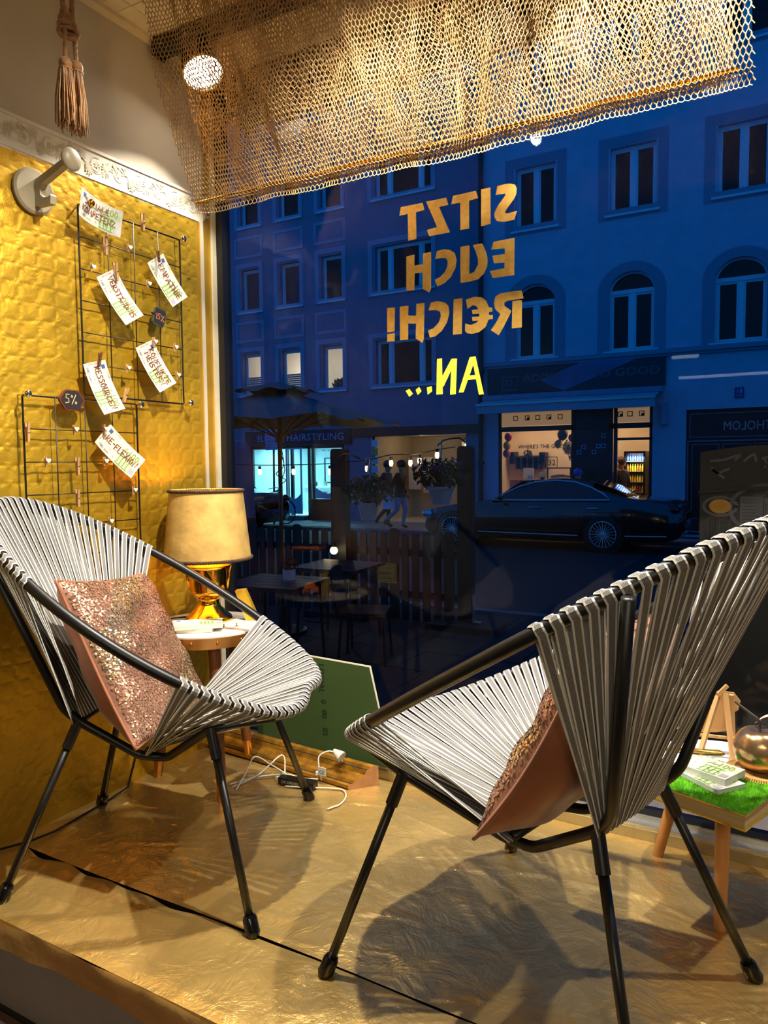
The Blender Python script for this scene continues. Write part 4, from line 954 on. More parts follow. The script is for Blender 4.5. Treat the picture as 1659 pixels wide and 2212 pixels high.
mb.f.append(tuple(range(nP))); mb.m.append(1); mb.f.append(tuple(nP+i for i in reversed(range(nP)))); mb.m.append(1)
mb.build('moulding_bar', [M['gilt'], M['cutwood']], gm, world=True)
M['groove'] = mat('moulding_groove', (24, 16, 8), .6)
for a, h_ in ((.069, .0185), (.028, .0535)):
    MB().tube([A0+sd*(a-.005)+Vector((0, 0, h_)), A1+sd*(a-.005)+Vector((0, 0, h_))+dd*(.048-a*.75)], .0016, 5).build('groove_line', M['groove'], gm, world=True)
# ------------------------------------------------------------------ white fairy-light leads, plug, power strip
M['whitecable'] = mat('white_cable', (222, 214, 196), .4, var=.04)
def smoothp(pts, n=6):
    P = [Vector(q) for q in pts]; out = []
    for i in range(len(P)-1):
        a, b, c, d = P[max(i-1, 0)], P[i], P[i+1], P[min(i+2, len(P)-1)]
        for k in range(n):
            t = k/n; out.append(.5*((2*b)+(c-a)*t+(2*a-5*b+4*c-d)*t*t+(3*b-a-3*c+d)*t**3))
    out.append(P[-1]); return out
cz = .012
cab = [([(-1.475, 1.67, cz), (-1.475, 1.72, .05), (-1.49, 1.78, .075), (-1.44, 1.80, .05), (-1.40, 1.81, .03), (-1.345, 1.80, cz), (-1.30, 1.83, cz)], 'upper looped white lead under the lamp table'),
       ([(-1.50, 1.68, cz), (-1.46, 1.76, .03), (-1.43, 1.84, .07), (-1.41, 1.83, .03), (-1.395, 1.80, cz), (-1.37, 1.79, cz)], 'white lead with a tall loop by the lamp table leg'),
       ([(-1.52, 1.69, cz), (-1.47, 1.76, .02), (-1.40, 1.82, .02), (-1.34, 1.82, .02), (-1.29, 1.86, cz)], 'flat doubled white lead beside the gilded moulding'),
       ([(-1.36, 1.765, cz), (-1.30, 1.785, .013), (-1.22, 1.82, .013), (-1.185, 1.825, .012), (-1.155, 1.79, cz), (-1.145, 1.745, cz), (-1.155, 1.715, cz), (-1.16, 1.70, cz)], 'thin white lead curling in front of the moulding end'),
       ([(-1.275, 1.838, .02), (-1.285, 1.84, .06), (-1.29, 1.85, .09), (-1.265, 1.865, .105), (-1.245, 1.872, .10)], 'upright white lead carrying the plug')]
for P, lb in cab: one('white_lead', MB().tube(smoothp(P), .0026, 7), M['whitecable'], lb, 'cable', P[0], 'white leads by the window', smooth=True)
pg = thing('mains_plug', 'white round mains plug hanging over the gilded moulding', 'plug', (-1.235, 1.875, .085))
qd = Vector((.8, -.1, -.35)).normalized().to_track_quat('Z', 'Y').to_matrix()
MB().lathe([(0, -.024), (.006, -.022), (.010, -.012), (.016, .004), (.018, .012), (.0175, .014), (0, .014)], 20, (-1.232, 1.872, .098), rot=qd).build('plug_body', M['whitecable'], pg, world=True, smooth='edge')
for s in (-1, 1): 
    b_ = Vector((-1.232, 1.872, .098))+qd @ Vector((0, s*.0095, .014)); MB().tube([b_, b_+qd @ Vector((0, 0, .018))], .002, 6).build('plug_prong', M['chrome'], pg, world=True)
tgp = thing('cable_tag', 'small white printed tag on the upright lead', 'tag', (-1.275, 1.838, .045))
MB().bb((-1.284, 1.832, .038), (-1.254, 1.834, .064)).build('tag_card', M['paper'], tgp, world=True)
mb = MB(); v, f = text2d('CE', .016); mb.flat(v, f, lambda x, y: (-1.279+x, 1.8315, .044+y)); mb.build('tag_print', M['noteink'], tgp, world=True)
ps = thing('power_strip', 'flat black adapter box with white print on the foil floor', 'adapter', (-1.33, 1.79, .01), .12)
MB().bb((-.062, -.014, 0), (.062, .014, .022)).build('box', M['black'], ps)
mb = MB(); v, f = text2d('DC DRIVER', .012); mb.flat(v, f, lambda x, y: (-.05+x, -.0145, .007+y)); mb.build('box_print', M['paper'], ps)
for k, (x, y) in enumerate(((-1.405, 1.795), (-1.30, 1.865))):
    tg = thing('cable_connector', ['small white inline connector on the floor leads', 'white battery connector at the foot of the moulding'][k], 'connector', (x, y, .008), .4*k)
    MB().bb((-.012, -.006, 0), (.012, .006, .012+.012*k)).build('shell', M['whitecable'], tg)
    MB().bb((-.014, -.004, .002), (-.012, .004, .010)).build('strain_relief', M['whitecable'], tg)

# ------------------------------------------------------------------ right side table and what stands on it
RC = (-.136, 1.822); TZ = .292
rt = thing('side_table', 'low round white side table with pale wooden legs at the right', 'table', (RC[0], RC[1], 0))
MB().lathe([(0, TZ-.018), (.178, TZ-.018), (.182, TZ-.014), (.182, TZ-.003), (.179, TZ), (0, TZ)], 64, (RC[0], RC[1], 0)).build('table_top', M['white'], rt, world=True, smooth='edge')
M['legwood'] = mat('spotted_leg_wood', (204, 140, 78), .45, var=.25, scale=22, stretch=(1, 1, .2), bump=.1, bscale=60)
for fx, fy in ((-.293, 1.907), (-.126, 1.651), (.030, 1.925)):
    ax, ay = RC[0]+(fx-RC[0])*.60, RC[1]+(fy-RC[1])*.60
    MB().tube([(ax, ay, TZ-.018), (fx, fy, .003)], [.0165, .0125], 16).build('leg', M['legwood'], rt, world=True, smooth='edge')
MB().lathe([(0, TZ-.034), (.10, TZ-.034), (.10, TZ-.018), (0, TZ-.018)], 24, (RC[0], RC[1], 0)).build('leg_mount', M['legwood'], rt, world=True)
# grass covered book
M['pages'] = mat('book_pages', (208, 178, 120), .7, var=.12, scale=8, stretch=(1, 1, 30))
M['goldedge'] = mat('gold_book_edge', (226, 196, 70), .25, .8, var=.1)
M['grasscover'] = mat('grass_cover', (44, 128, 30), .4, var=.5, scale=90, coat=.4)
M['blade'] = mat('grass_blade', (124, 206, 44), .4, var=.4, scale=60)
bk = thing('grass_book', 'thick book with a bright green grass cover and gold edges on the right table', 'book', (-.1405, 1.655, TZ+.0005), math.radians(-19))
bw, bd = .212, .215
MB().bb((-bw/2, -bd/2, .0), (bw/2, bd/2, .0035)).build('back_board', M['goldedge'], bk)
MB().bb((-bw/2+.003, -bd/2+.003, .0035), (bw/2-.003, bd/2-.003, .0295)).build('page_block', M['pages'], bk)
cv = MB().bb((-bw/2, -bd/2, .0295), (bw/2, bd/2, .0325)).build('front_board', M['goldedge'], bk)
MB().bb((-bw/2+.001, -bd/2+.0025, .0325), (bw/2-.001, bd/2-.001, .0332)).build('grass_cover', M['grasscover'], cv)
nb = 9000; x = rng.uniform(-bw/2+.002, bw/2-.002, nb); y = rng.uniform(-bd/2+.004, bd/2-.002, nb); hgt = rng.uniform(.004, .009, nb); lx = rng.normal(0, .0011, nb); ly = rng.normal(.0012, .001, nb)
V = np.stack([np.stack([x-.0008, y, np.full(nb, .0331)], -1), np.stack([x+.0008, y, np.full(nb, .0331)], -1), np.stack([x+lx, y+ly, .0331+hgt], -1)], 1).reshape(-1, 3)
npmesh('grass_blades', V, np.arange(nb*3).reshape(-1, 3), M['blade'], cv, smooth=False)['kind'] = 'stuff'
bz = TZ+.037
pad((-.165, 1.655), bz, math.radians(-38), .010, 'note_pad', 'lower banknote pad on the grass book, twisted', w_=.076)
pad((-.170, 1.672), bz+.0105, math.radians(-24), .0135, 'note_pad', 'upper printed 100 banknote pad on the grass book, under the gold pen')
pen((-.262, 1.703, bz+.0295), (-.130, 1.735, bz+.0295), .0052, M['brassdull'], 'thick gold pen with a clip on top of the banknote pads')
one('loose_banknote', MB().bb((-.245, 1.77, TZ), (-.135, 1.835, TZ+.0012)), M['paper'], 'pale printed note under the little easel', 'banknote', (-.19, 1.80, TZ))
# easel with a blank sign, seen from behind
ea = thing('mini_easel', 'small pale wooden easel holding a wavy blank sign, seen from behind', 'easel', (-.19, 1.84, TZ))
et = Vector((-.152, 1.865, .462))
def leg(a, b, nm, r=.0052):
    a, b = Vector(a), Vector(b); d = (b-a); q = d.to_track_quat('Z', 'Y').to_matrix(); MB().box((a+b)/2, (r*2, r*1.5, d.length), rot=q).build(nm, M['wood'], ea, world=True)
leg(et+Vector((.010, 0, -.005)), (-.118, 1.830, TZ), 'easel_leg'); leg(et+Vector((-.006, .004, -.016)), (-.196, 1.808, TZ), 'easel_leg'); leg(et+Vector((.022, .014, -.012)), (-.125, 1.92, TZ), 'easel_leg')
leg(et+Vector((-.004, 0, -.010)), et+Vector((.014, .004, .012)), 'easel_top')
leg((-.215, 1.868, .345), (-.120, 1.882, .345), 'easel_ledge', .004)
wave = [(-.105, -.055), (-.055, -.052), (-.02, -.056), (.03, -.05), (.055, -.045), (.072, -.02), (.066, .0), (.085, .012), (.090, .035), (.074, .055), (.04, .056), (.015, .047), (-.02, .052), (-.06, .050), (-.085, .052)]
MB().prism(wave, lambda a, b, c: (-.192+a*.9, 1.886+c+a*.14-b*.14, .398+b), .004).build('blank_sign', M['wood'], ea, world=True)
# gilded apple on a jute mat
M['applegold'] = mat('antique_gold_apple', (206, 168, 122), .22, .85, var=.35, scale=16, bump=.15, bscale=60)
M['jute'] = mat('jute_mat', (198, 148, 82), .8, var=.2, scale=90, bump=.4, bscale=200)
ac = (-.062, 1.742)
one('jute_coaster', MB().lathe([(0, 0), (.056, 0), (.056, .004), (0, .004)], 30, (ac[0], ac[1], bz)), M['jute'], 'round fringed jute coaster under the golden apple', 'coaster', (ac[0], ac[1], bz))
jc = bpy.data.objects['jute_coaster']; mb = MB()
for k in range(90):
    a = 2*PI*k/90; mb.tube([(.053*math.cos(a), .053*math.sin(a), .003), (.062*math.cos(a+.04), .062*math.sin(a+.04), .005), (.068*math.cos(a+.02), .068*math.sin(a+.02), .001)], .0012, 4)
mb.build('jute_fringe', M['jute'], jc)['kind'] = 'stuff'
ap = thing('gold_apple', 'antique golden metal apple with dark stalk and leaf at the right edge', 'ornament', (ac[0], ac[1], bz+.004))
pr = []
for a in np.linspace(-PI/2, PI/2, 26):
    r = .053*math.cos(a)**.8 if abs(math.cos(a)) > 1e-6 else 0; z = .048*math.sin(a)
    z -= .014*math.exp(-(r/.016)**2)*(1 if a > 0 else 0); z += .005*math.exp(-(r/.014)**2)*(1 if a < 0 else 0)
    pr.append((max(r, .0002), z+.048))
MB().lathe(pr, 40, (ac[0], ac[1], bz+.004), cap=False).build('apple_body', M['applegold'], ap, world=True, smooth=True)
MB().tube(smoothp([(ac[0], ac[1], bz+.082), (ac[0]-.004, ac[1]+.003, bz+.112), (ac[0]-.020, ac[1]+.012, bz+.122), (ac[0]-.052, ac[1]+.03, bz+.138)]), .0028, 8).build('stalk', M['groove'], ap, world=True, smooth=True)
lf = MB()
for i in range(8):
    for sd_ in (-1, 1):
        t0, t1 = i/8, (i+1)/8; w0, w1 = .016*math.sin(PI*t0)**.8, .016*math.sin(PI*t1)**.8
        f_ = lambda t, w_: (ac[0]-.014+.075*t, ac[1]+.012+w_*.5, bz+.100+.018*math.sin(PI*t)+abs(w_)*.5)
        lf.quad(f_(t0, 0), f_(t1, 0), f_(t1, sd_*w1), f_(t0, sd_*w0))
lf.build('leaf', M['applegold'], ap, world=True, smooth=True)

# ================================================================== the street outside
M['asphalt'] = mat('asphalt', (30, 31, 34), .7, var=.25, scale=3, bump=.4, bscale=60, bdist=.01)
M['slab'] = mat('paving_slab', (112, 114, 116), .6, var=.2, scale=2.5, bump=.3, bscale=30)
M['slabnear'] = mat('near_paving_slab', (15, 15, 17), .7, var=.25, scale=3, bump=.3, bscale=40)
M['kerb'] = mat('kerb_stone', (96, 98, 102), .7, var=.15)
M['bluewall'] = mat('left_house_render', (122, 136, 156), .9, var=.06, scale=3, bump=.2, bscale=25)
M['bluewall2'] = mat('right_house_render', (172, 190, 208), .9, var=.06, scale=3, bump=.25, bscale=25)
M['surround'] = mat('window_surround_render', (152, 168, 188), .85, var=.05)
M['surround2'] = mat('right_window_surround', (132, 148, 168), .85, var=.05)
M['winframe'] = mat('white_window_frame', (226, 230, 236), .5, var=.03)
M['darkpane'] = mat('dark_window_pane', (7, 8, 12), .06, var=.3, scale=1.2, spec=.35)
M['blindpane'] = mat('window_blind_pane', (52, 56, 66), .35, var=.1, scale=2, spec=.4)
M['shopdark'] = mat('dark_shop_fascia', (24, 26, 34), .35, var=.2, scale=2)
M['pipe'] = mat('drain_pipe', (22, 26, 34), .4, var=.1)
M['clearpane'] = glass('clear_shop_pane', .035)

struct('ground', MB().bb((-40, 2.2, -1.0), (24, 19.5, -.77)), M['asphalt'])
pn = struct('pavement_near', MB().bb((-14, 2.3, -.79), (8, 8.1, -.758)), M['grout'])
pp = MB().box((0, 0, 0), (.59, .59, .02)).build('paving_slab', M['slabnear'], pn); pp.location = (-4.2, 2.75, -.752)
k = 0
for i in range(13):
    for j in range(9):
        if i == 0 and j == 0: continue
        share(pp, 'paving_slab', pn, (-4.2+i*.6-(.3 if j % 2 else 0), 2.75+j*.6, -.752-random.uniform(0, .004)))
struct('trim_13', MB().bb((-14, 8.1, -.8), (8, 8.25, -.752)), M['kerb'])
pf_ = struct('pavement_far', MB().bb((-30, 16.45, -.8), (14, 18.7, -.70)), M['grout'])
ps_ = MB().box((0, 0, 0), (.88, .58, .03)).build('paving_slab', M['slab'], pf_); ps_.location = (-15.8, 16.85, -.698)
for i in range(16):
    for j in range(4):
        if i == 0 and j == 0: continue
        share(ps_, 'paving_slab', pf_, (-15.8+i*.9-(.45 if j % 2 else 0), 16.85+j*.6, -.698-random.uniform(0, .006)))
struct('trim_14', MB().bb((-30, 16.33, -.8), (14, 16.45, -.69)), M['kerb'])

def holed(mb, X0, X1, Z0, Z1, Y, th, holes, m=0):
    xs_ = sorted({X0, X1}|{h[0] for h in holes}|{h[1] for h in holes}); zs = sorted({Z0, Z1}|{h[2] for h in holes}|{h[3] for h in holes})
    inh = lambda x, z: any(h[0] < x < h[1] and h[2] < z < h[3] for h in holes)
    for i in range(len(xs_)-1):
        for j in range(len(zs)-1):
            a, b, c, d = xs_[i], xs_[i+1], zs[j], zs[j+1]
            if not inh((a+b)/2, (c+d)/2): mb.quad((a, Y, c), (b, Y, c), (b, Y, d), (a, Y, d), m=m)
    for a, b, c, d in holes:
        mb.quad((a, Y, c), (a, Y, d), (a, Y+th, d), (a, Y+th, c), m=m); mb.quad((b, Y, d), (b, Y, c), (b, Y+th, c), (b, Y+th, d), m=m)
        mb.quad((a, Y, d), (b, Y, d), (b, Y+th, d), (a, Y+th, d), m=m); mb.quad((b, Y, c), (a, Y, c), (a, Y+th, c), (b, Y+th, c), m=m)
    mb.quad((X0, Y, Z1), (X1, Y, Z1), (X1, Y+.6, Z1), (X0, Y+.6, Z1), m=m)
    return mb
def frame(mb, a, b, c, d, Y, w_, t_):
    mb.bb((a, Y, c), (b, Y+t_, c+w_)).bb((a, Y, d-w_), (b, Y+t_, d)).bb((a, Y, c+w_), (a+w_, Y+t_, d-w_)).bb((b-w_, Y, c+w_), (b, Y+t_, d-w_)); return mb
def window(par, a, b, c, d, Yf, splits, pane='darkpane', sill=True, blind=None, fw=.055, label=None):
    """one window = frame part with its panes and sill as sub-parts; splits = x positions of the mullions"""
    Y = Yf+.14; mb = MB(); frame(mb, a, b, c, d, Y, fw, .05)
    ed = [a]+list(splits)+[b]
    for x in splits: mb.bb((x-.055, Y-.01, c), (x+.055, Y+.05, d))
    for i in range(len(ed)-1):
        l, r = ed[i]+(fw if i == 0 else .055), ed[i+1]-(fw if i == len(ed)-2 else .055); frame(mb, l, r, c+fw, d-fw, Y+.012, .035, .03)
    wf = mb.build('window', M['winframe'], par, world=True)
    for i in range(len(ed)-1):
        MB().bb((ed[i]+.03, Y+.034, c+.04), (ed[i+1]-.03, Y+.040, d-.04)).build('pane', M[pane], wf, world=True)
        if blind:
            n = 9
            for q in range(n):
                z0 = c+.06+(d-c)*blind*q/n; MB().box(((ed[i]+ed[i+1])/2, Y+.065, z0+(d-c)*blind/n/2), (ed[i+1]-ed[i]-.12, .008, (d-c)*blind/n*.9), rot=Matrix.Rotation(.35 if q % 2 else -.35, 3, 'X')).build('blind_slat', M['blindcloth'], wf, world=True)
    if sill: MB().bb((a-.10, Yf-.07, c-.05), (b+.10, Yf+.15, c)).build('sill', M['winframe'], wf, world=True)
    return wf
M['blindcloth'] = mat('pleated_blind', (168, 166, 160), .8, var=.05)
# ---------------------------------------------------------------- left house
YL = 18.6
lh = thing('town_house', 'wide blue-grey town house on the left across the street with a hair salon below', 'building', (-14, YL, -.7))
rows = [(11.15, 12.5), (8.5, 9.84), (5.86, 7.19), (3.22, 4.55)]
colsL = [(-17.25, -16.47, []), (-15.71, -14.93, []), (-14.17, -13.38, []), (-12.63, -11.85, []), (-10.77, -8.93, [-10.33, -9.34])]
holes = [(a, b, c, d) for a, b, _ in colsL for c, d in rows]
holes += [(-15.5, -11.9, -.62, 1.60), (-10.95, -7.96, -.68, 1.80)]
mb = holed(MB(), -24., -7.2, -.72, 14, YL, .22, holes); mb.quad((-24, YL, -.72), (-24, YL, 14), (-24, YL+5, 14), (-24, YL+5, -.72))
mb.build('facade', M['bluewall'], lh, world=True)
for ri, (c, d) in enumerate(rows):
    for ci, (a, b, sp) in enumerate(colsL):
        lit = ri == 3 and 1 <= ci <= 3
        pane = 'clearpane' if lit else ('blindpane' if (ri == 2 and ci in (1, 2)) or (ri == 1 and ci == 3) else 'darkpane')
        window(lh, a, b, c, d, YL, sp, pane, blind=(.42 if (ri == 3 and ci in (1, 2)) else (.34 if ri == 3 and ci == 4 else None)))
        frame(MB(), a-.22, b+.10, c-.06, d+.20, YL-.03, .14, .035).build('window_surround', M['surround'], lh, world=True)
        if ci < 4 and ri < 3:
            cc = c-1.0 if ri else c-1.0
            frame(MB(), a-.24, b+.10, c-.95, c-.29, YL-.02, .085, .025).build('panel_frame', M['surround'], lh, world=True)
# lit room behind three first-floor windows
M['litwall'] = mat('lit_room_wall', (206, 200, 188), .8, var=.04)
rm = MB(); X0, X1, Y0, Y1, Z0, Z1 = -16.0, -11.6, YL+.23, YL+2.6, 3.0, 4.9
rm.quad((X0, Y1, Z0), (X1, Y1, Z0), (X1, Y1, Z1), (X0, Y1, Z1)); rm.quad((X0, Y0, Z0), (X0, Y1, Z0), (X0, Y1, Z1), (X0, Y0, Z1)); rm.quad((X1, Y1, Z0), (X1, Y0, Z0), (X1, Y0, Z1), (X1, Y1, Z1)); rm.quad((X0, Y0, Z1), (X0, Y1, Z1), (X1, Y1, Z1), (X1, Y0, Z1)); rm.quad((X0, Y1, Z0), (X0, Y0, Z0), (X1, Y0, Z0), (X1, Y1, Z0))
rm.build('lit_room', M['litwall'], lh, world=True)
light('upper_room_lamp', 'POINT', (-15.1, YL+1.9, 4.15), 26, (1., .93, .8), shadow_soft_size=.1)
light('upper_room_lamp', 'POINT', (-13.2, YL+1.5, 4.3), 22, (1., .93, .8), shadow_soft_size=.1)
M['plant'] = mat('dark_leaves', (28, 44, 26), .6, var=.4, scale=8)
M['plantlit'] = mat('terrace_leaves', (40, 56, 32), .6, var=.4, scale=30)
def leaves(mb, c, R, n, s, seed, sq=(1, 1, 1)):
    rg = np.random.default_rng(seed)
    for _ in range(n):
        d = rg.normal(size=3); d /= np.linalg.norm(d); q = Vector(c)+Vector(d*sq)*R*rg.random()**.4
        a = Vector(rg.normal(size=3)).normalized(); b = a.orthogonal().normalized(); a *= s; b *= s*.35
        mb.quad(q-a, q+b, q+a, q-b)
    return mb
leaves(MB(), (-12.25, YL+.45, 3.42), .3, 240, .09, 4, (1, .4, .6)).build('window_plant', M['plant'], lh, world=True)
MB().bb((-15.15, YL+2.3, 3.98), (-14.9, YL+2.5, 4.0)).tube([(-15.1, YL+2.5, 3.9), (-15.05, YL+2.35, 4.0), (-14.95, YL+2.2, 3.97)], .02, 6).build('wall_lamp', M['alu'], lh, world=True)
# salon on the ground floor
M['salonwall'] = mat('salon_wall', (226, 240, 244), .7, var=.04, scale=3)
M['salonframe'] = mat('salon_dark_frame', (26, 32, 40), .4)
sl = MB(); X0, X1, Y0, Y1, Z0, Z1 = -15.5, -11.9, YL+.05, YL+3.4, -.60, 1.62
sl.quad((X0, Y1, Z0), (X1, Y1, Z0), (X1, Y1, Z1), (X0, Y1, Z1)); sl.quad((X0, Y0, Z0), (X0, Y1, Z0), (X0, Y1, Z1), (X0, Y0, Z1)); sl.quad((X1, Y1, Z0), (X1, Y0, Z0), (X1, Y0, Z1), (X1, Y1, Z1)); sl.quad((X0, Y0, Z1), (X0, Y1, Z1), (X1, Y1, Z1), (X1, Y0, Z1)); sl.quad((X0, Y1, Z0), (X0, Y0, Z0), (X1, Y0, Z0), (X1, Y1, Z0))
sl.build('salon_room', M['salonwall'], lh, world=True)
light('salon_light', 'AREA', (-13.7, YL+1.5, 1.55), 130, (.30, .86, 1.), (0, 0, -1), shape='RECTANGLE', size=3., size_y=1.6)
sf = MB()
for x in (-15.45, -14.35, -14.05, -13.86, -13.2, -13.05, -11.95): sf.bb((x-.045, YL+.02, -.6), (x+.045, YL+.1, 1.6))
sf.bb((-15.5, YL+.02, 1.50), (-11.9, YL+.1, 1.62)).bb((-15.5, YL+.02, -.12), (-14.1, YL+.1, -.04)).build('salon_front', M['salonframe'], lh, world=True)
for a, b in ((-15.4, -14.4), (-13.0, -12.0)): MB().bb((a, YL+.05, -.04), (b, YL+.06, 1.5)).build('salon_pane', M['clearpane'], lh, world=True)
M['frosted'] = mat('frosted_film', (190, 226, 236), .6, var=.03)
for a, b, zz in ((-15.4, -14.4, .25), (-13.0, -12.0, .25)):
    P = [(a, -.04), (b, -.04), (b, zz)]+[(b+(a-b)*t, zz-.16*math.sin(PI*t)+.06*(t)) for t in np.linspace(.08, 1, 12)]
    MB().prism(P, lambda x, z, y: (x, YL+.045-y, z), .004).build('frosted_film', M['frosted'], lh, world=True)
dr = frame(MB(), -13.80, -13.22, -.50, 1.52, YL-.35, .045, .04).build('salon_door', M['winframe'], lh, world=True)
MB().bb((-13.76, YL-.34, -.46), (-13.26, YL-.33, 1.48)).build('door_pane', M['clearpane'], dr, world=True)
P = [(-13.76, -.46), (-13.26, -.46), (-13.26, .12)]+[(-13.26-.5*t, .12-.16*math.sin(PI*t)) for t in np.linspace(.08, 1, 12)]
MB().prism(P, lambda x, z, y: (x, YL-.345-y, z), .004).build('door_film', M['frosted'], dr, world=True)
MB().bb((-13.15, YL-.12, -.68), (-11.9, YL+.05, -.05)).build('plinth', M['shopdark'], lh, world=True)
for q in range(5): MB().bb((-13.1+.001*q, YL-.13, -.62+q*.10), (-11.95, YL-.115, -.56+q*.10)).build('plinth_slat', M['salonframe'], lh, world=True)
MB().bb((-14.1, YL-.35, -.70), (-13.15, YL+.05, -.56)).build('door_step', M['slab'], lh, world=True)
MB().bb((-15.6, YL-.10, 1.62), (-11.6, YL+.02, 2.06)).build('salon_fascia', M['shopdark'], lh, world=True)
M['salontext'] = mat('salon_sign_letters', (130, 176, 240), .5)
mb = MB(); v, f = text2d('HAIRSTYLING', .30); mb.flat([(x*1.15, y) for x, y in v], f, lambda x, y: (-13.95+x, YL-.115, 1.74+y)); v, f = text2d('ELLI', .28); mb.flat(v, f, lambda x, y: (-15.1+x, YL-.115, 1.74+y)); mb.build('salon_sign_text', M['salontext'], lh, world=True)
mb = MB(); v, f = text2d('089 / 28 77 85 63', .085); mb.flat(v, f, lambda x, y: (-12.72+x, YL+.040, 1.40+y)); mb.build('phone_number', M['salonframe'], lh, world=True)
for x in (-12.85, -12.2):   # salon chairs and dressing table are the salon's furniture
    c_ = thing('salon_chair', 'black salon chair seen through the salon window, %s' % ('left one' if x < -12.5 else 'right one'), 'chair', (x, YL+.9, -.6), group='salon chairs')
    MB().lathe([(0, 0), (.24, 0), (.24, .03), (.03, .05), (.03, .42), (0, .42)], 18, (x, YL+.9, -.6)).build('chair_base', M['chrome'], c_, world=True)
    MB().bb((x-.25, YL+.68, -.2), (x+.25, YL+1.15, -.08)).build('chair_seat', M['black'], c_, world=True)
    MB().ball((x, YL+1.1, .22), .27, 16, 10, sq=(.85, .3, 1.1)).build('chair_back', M['black'], c_, world=True, smooth=True)
    for s in (-1, 1): MB().tube([(x+s*.27, YL+1.1, -.1), (x+s*.29, YL+1.05, .12), (x+s*.29, YL+.7, .12)], .025, 8).build('arm_rest', M['chrome'], c_, world=True)
dt = thing('salon_counter', 'salon counter crowded with small bottles behind the chairs', 'counter', (-12.6, YL+2.2, -.6))
MB().bb((-14.9, YL+1.9, .22), (-11.95, YL+2.5, .28)).build('counter_top', M['white'], dt, world=True)
MB().bb((-14.8, YL+2.0, -.6), (-12.0, YL+2.45, .22)).build('counter_body', M['salonwall'], dt, world=True)
frame(MB(), -14.9, -12.3, .35, 1.25, YL+3.36, .035, .03).build('mirror_frame', M['salonframe'], dt, world=True)
bcol = [M['black'], M['white'], M['salontext'], M['brassdull']]
for k in range(16):
    x = -14.3+k*.145+random.uniform(-.04, .04); hb = random.uniform(.12, .26)
    one('salon_bottle', MB().lathe([(0, 0), (.028, 0), (.028, hb*.65), (.010, hb*.78), (.010, hb), (0, hb)], 8, (x, YL+2.0, .28)), bcol[k % 4], 'small '+['black', 'white', 'blue', 'gold'][k % 4]+' bottle on the salon counter', 'bottle', (x, YL+2.0, .28), 'bottles on the salon counter')
# passage next to the salon
M['passwall'] = mat('passage_wall', (196, 178, 146), .8, var=.08, scale=2)
ps2 = MB(); X0, X1, Y0, Y1, Z0, Z1 = -10.95, -7.96, YL+.05, YL+2.6, -.69, 1.85
ps2.quad((X0, Y1, Z0), (X1, Y1, Z0), (X1, Y1, Z1), (X0, Y1, Z1)); ps2.quad((X0, Y0, Z0), (X0, Y1, Z0), (X0, Y1, Z1), (X0, Y0, Z1)); ps2.quad((X1, Y1, Z0), (X1, Y0, Z0), (X1, Y0, Z1), (X1, Y1, Z1)); ps2.quad((X0, Y0, Z1), (X0, Y1, Z1), (X1, Y1, Z1), (X1, Y0, Z1)); ps2.quad((X0, Y1, Z0), (X0, Y0, Z0), (X1, Y0, Z0), (X1, Y1, Z0))
ps2.build('passage_room', M['passwall'], lh, world=True)
MB().bb((-8.60, YL+1.2, -.69), (-8.05, YL+1.3, 1.62)).build('passage_pier', M['plaster'], lh, world=True)
MB().bb((-8.25, YL+1.1, -.69), (-8.0, YL+1.2, 1.35)).build('passage_door', M['brownwood'], lh, world=True)
MB().bb((-10.72, YL+1.9, .2), (-10.3, YL+1.95, 1.2)).bb((-10.2, YL+1.9, .1), (-9.8, YL+1.95, 1.2)).build('passage_window', M['litwall'], lh, world=True)
for q in range(6):
    MB().bb((-10.93, YL-.02, .25+q*.25), (-10.72, YL, .46+q*.25)).build('notice_sheet', [M['paper'], M['noteorange'], M['frosted']][q % 3], lh, world=True)
MB().bb((-11.9, YL-.06, 1.80), (-7.3, YL+.05, 2.06)).build('passage_fascia', M['shopdark'], lh, world=True)
light('passage_lamp_light', 'POINT', (-8.35, YL+.75, 1.35), 9, (1., .82, .58), shadow_soft_size=.08)
light('passage_lamp_light', 'POINT', (-9.9, YL+1.2, 1.6), 7, (1., .82, .6), shadow_soft_size=.08)
ln = thing('wall_lantern', 'cool white wall lantern on a scrolled bracket at the passage', 'lantern', (-8.03, YL+.35, 1.3))
MB().bb((-8.11, YL+.27, 1.34), (-7.97, YL+.41, 1.54)).build('lantern_glass', emission('lantern_glow', (206, 240, 246), 3.), ln, world=True)
MB().lathe([(.12, 1.54), (.02, 1.62), (0, 1.62)], 8, (-8.04, YL+.34, 0)).build('lantern_cap', M['black'], ln, world=True)
MB().tube(smoothp([(-7.98, YL+.34, 1.66), (-8.1, YL+.34, 1.70), (-8.2, YL+.34, 1.64), (-8.15, YL+.34, 1.60)]), .012, 6).build('lantern_bracket', M['black'], ln, world=True)
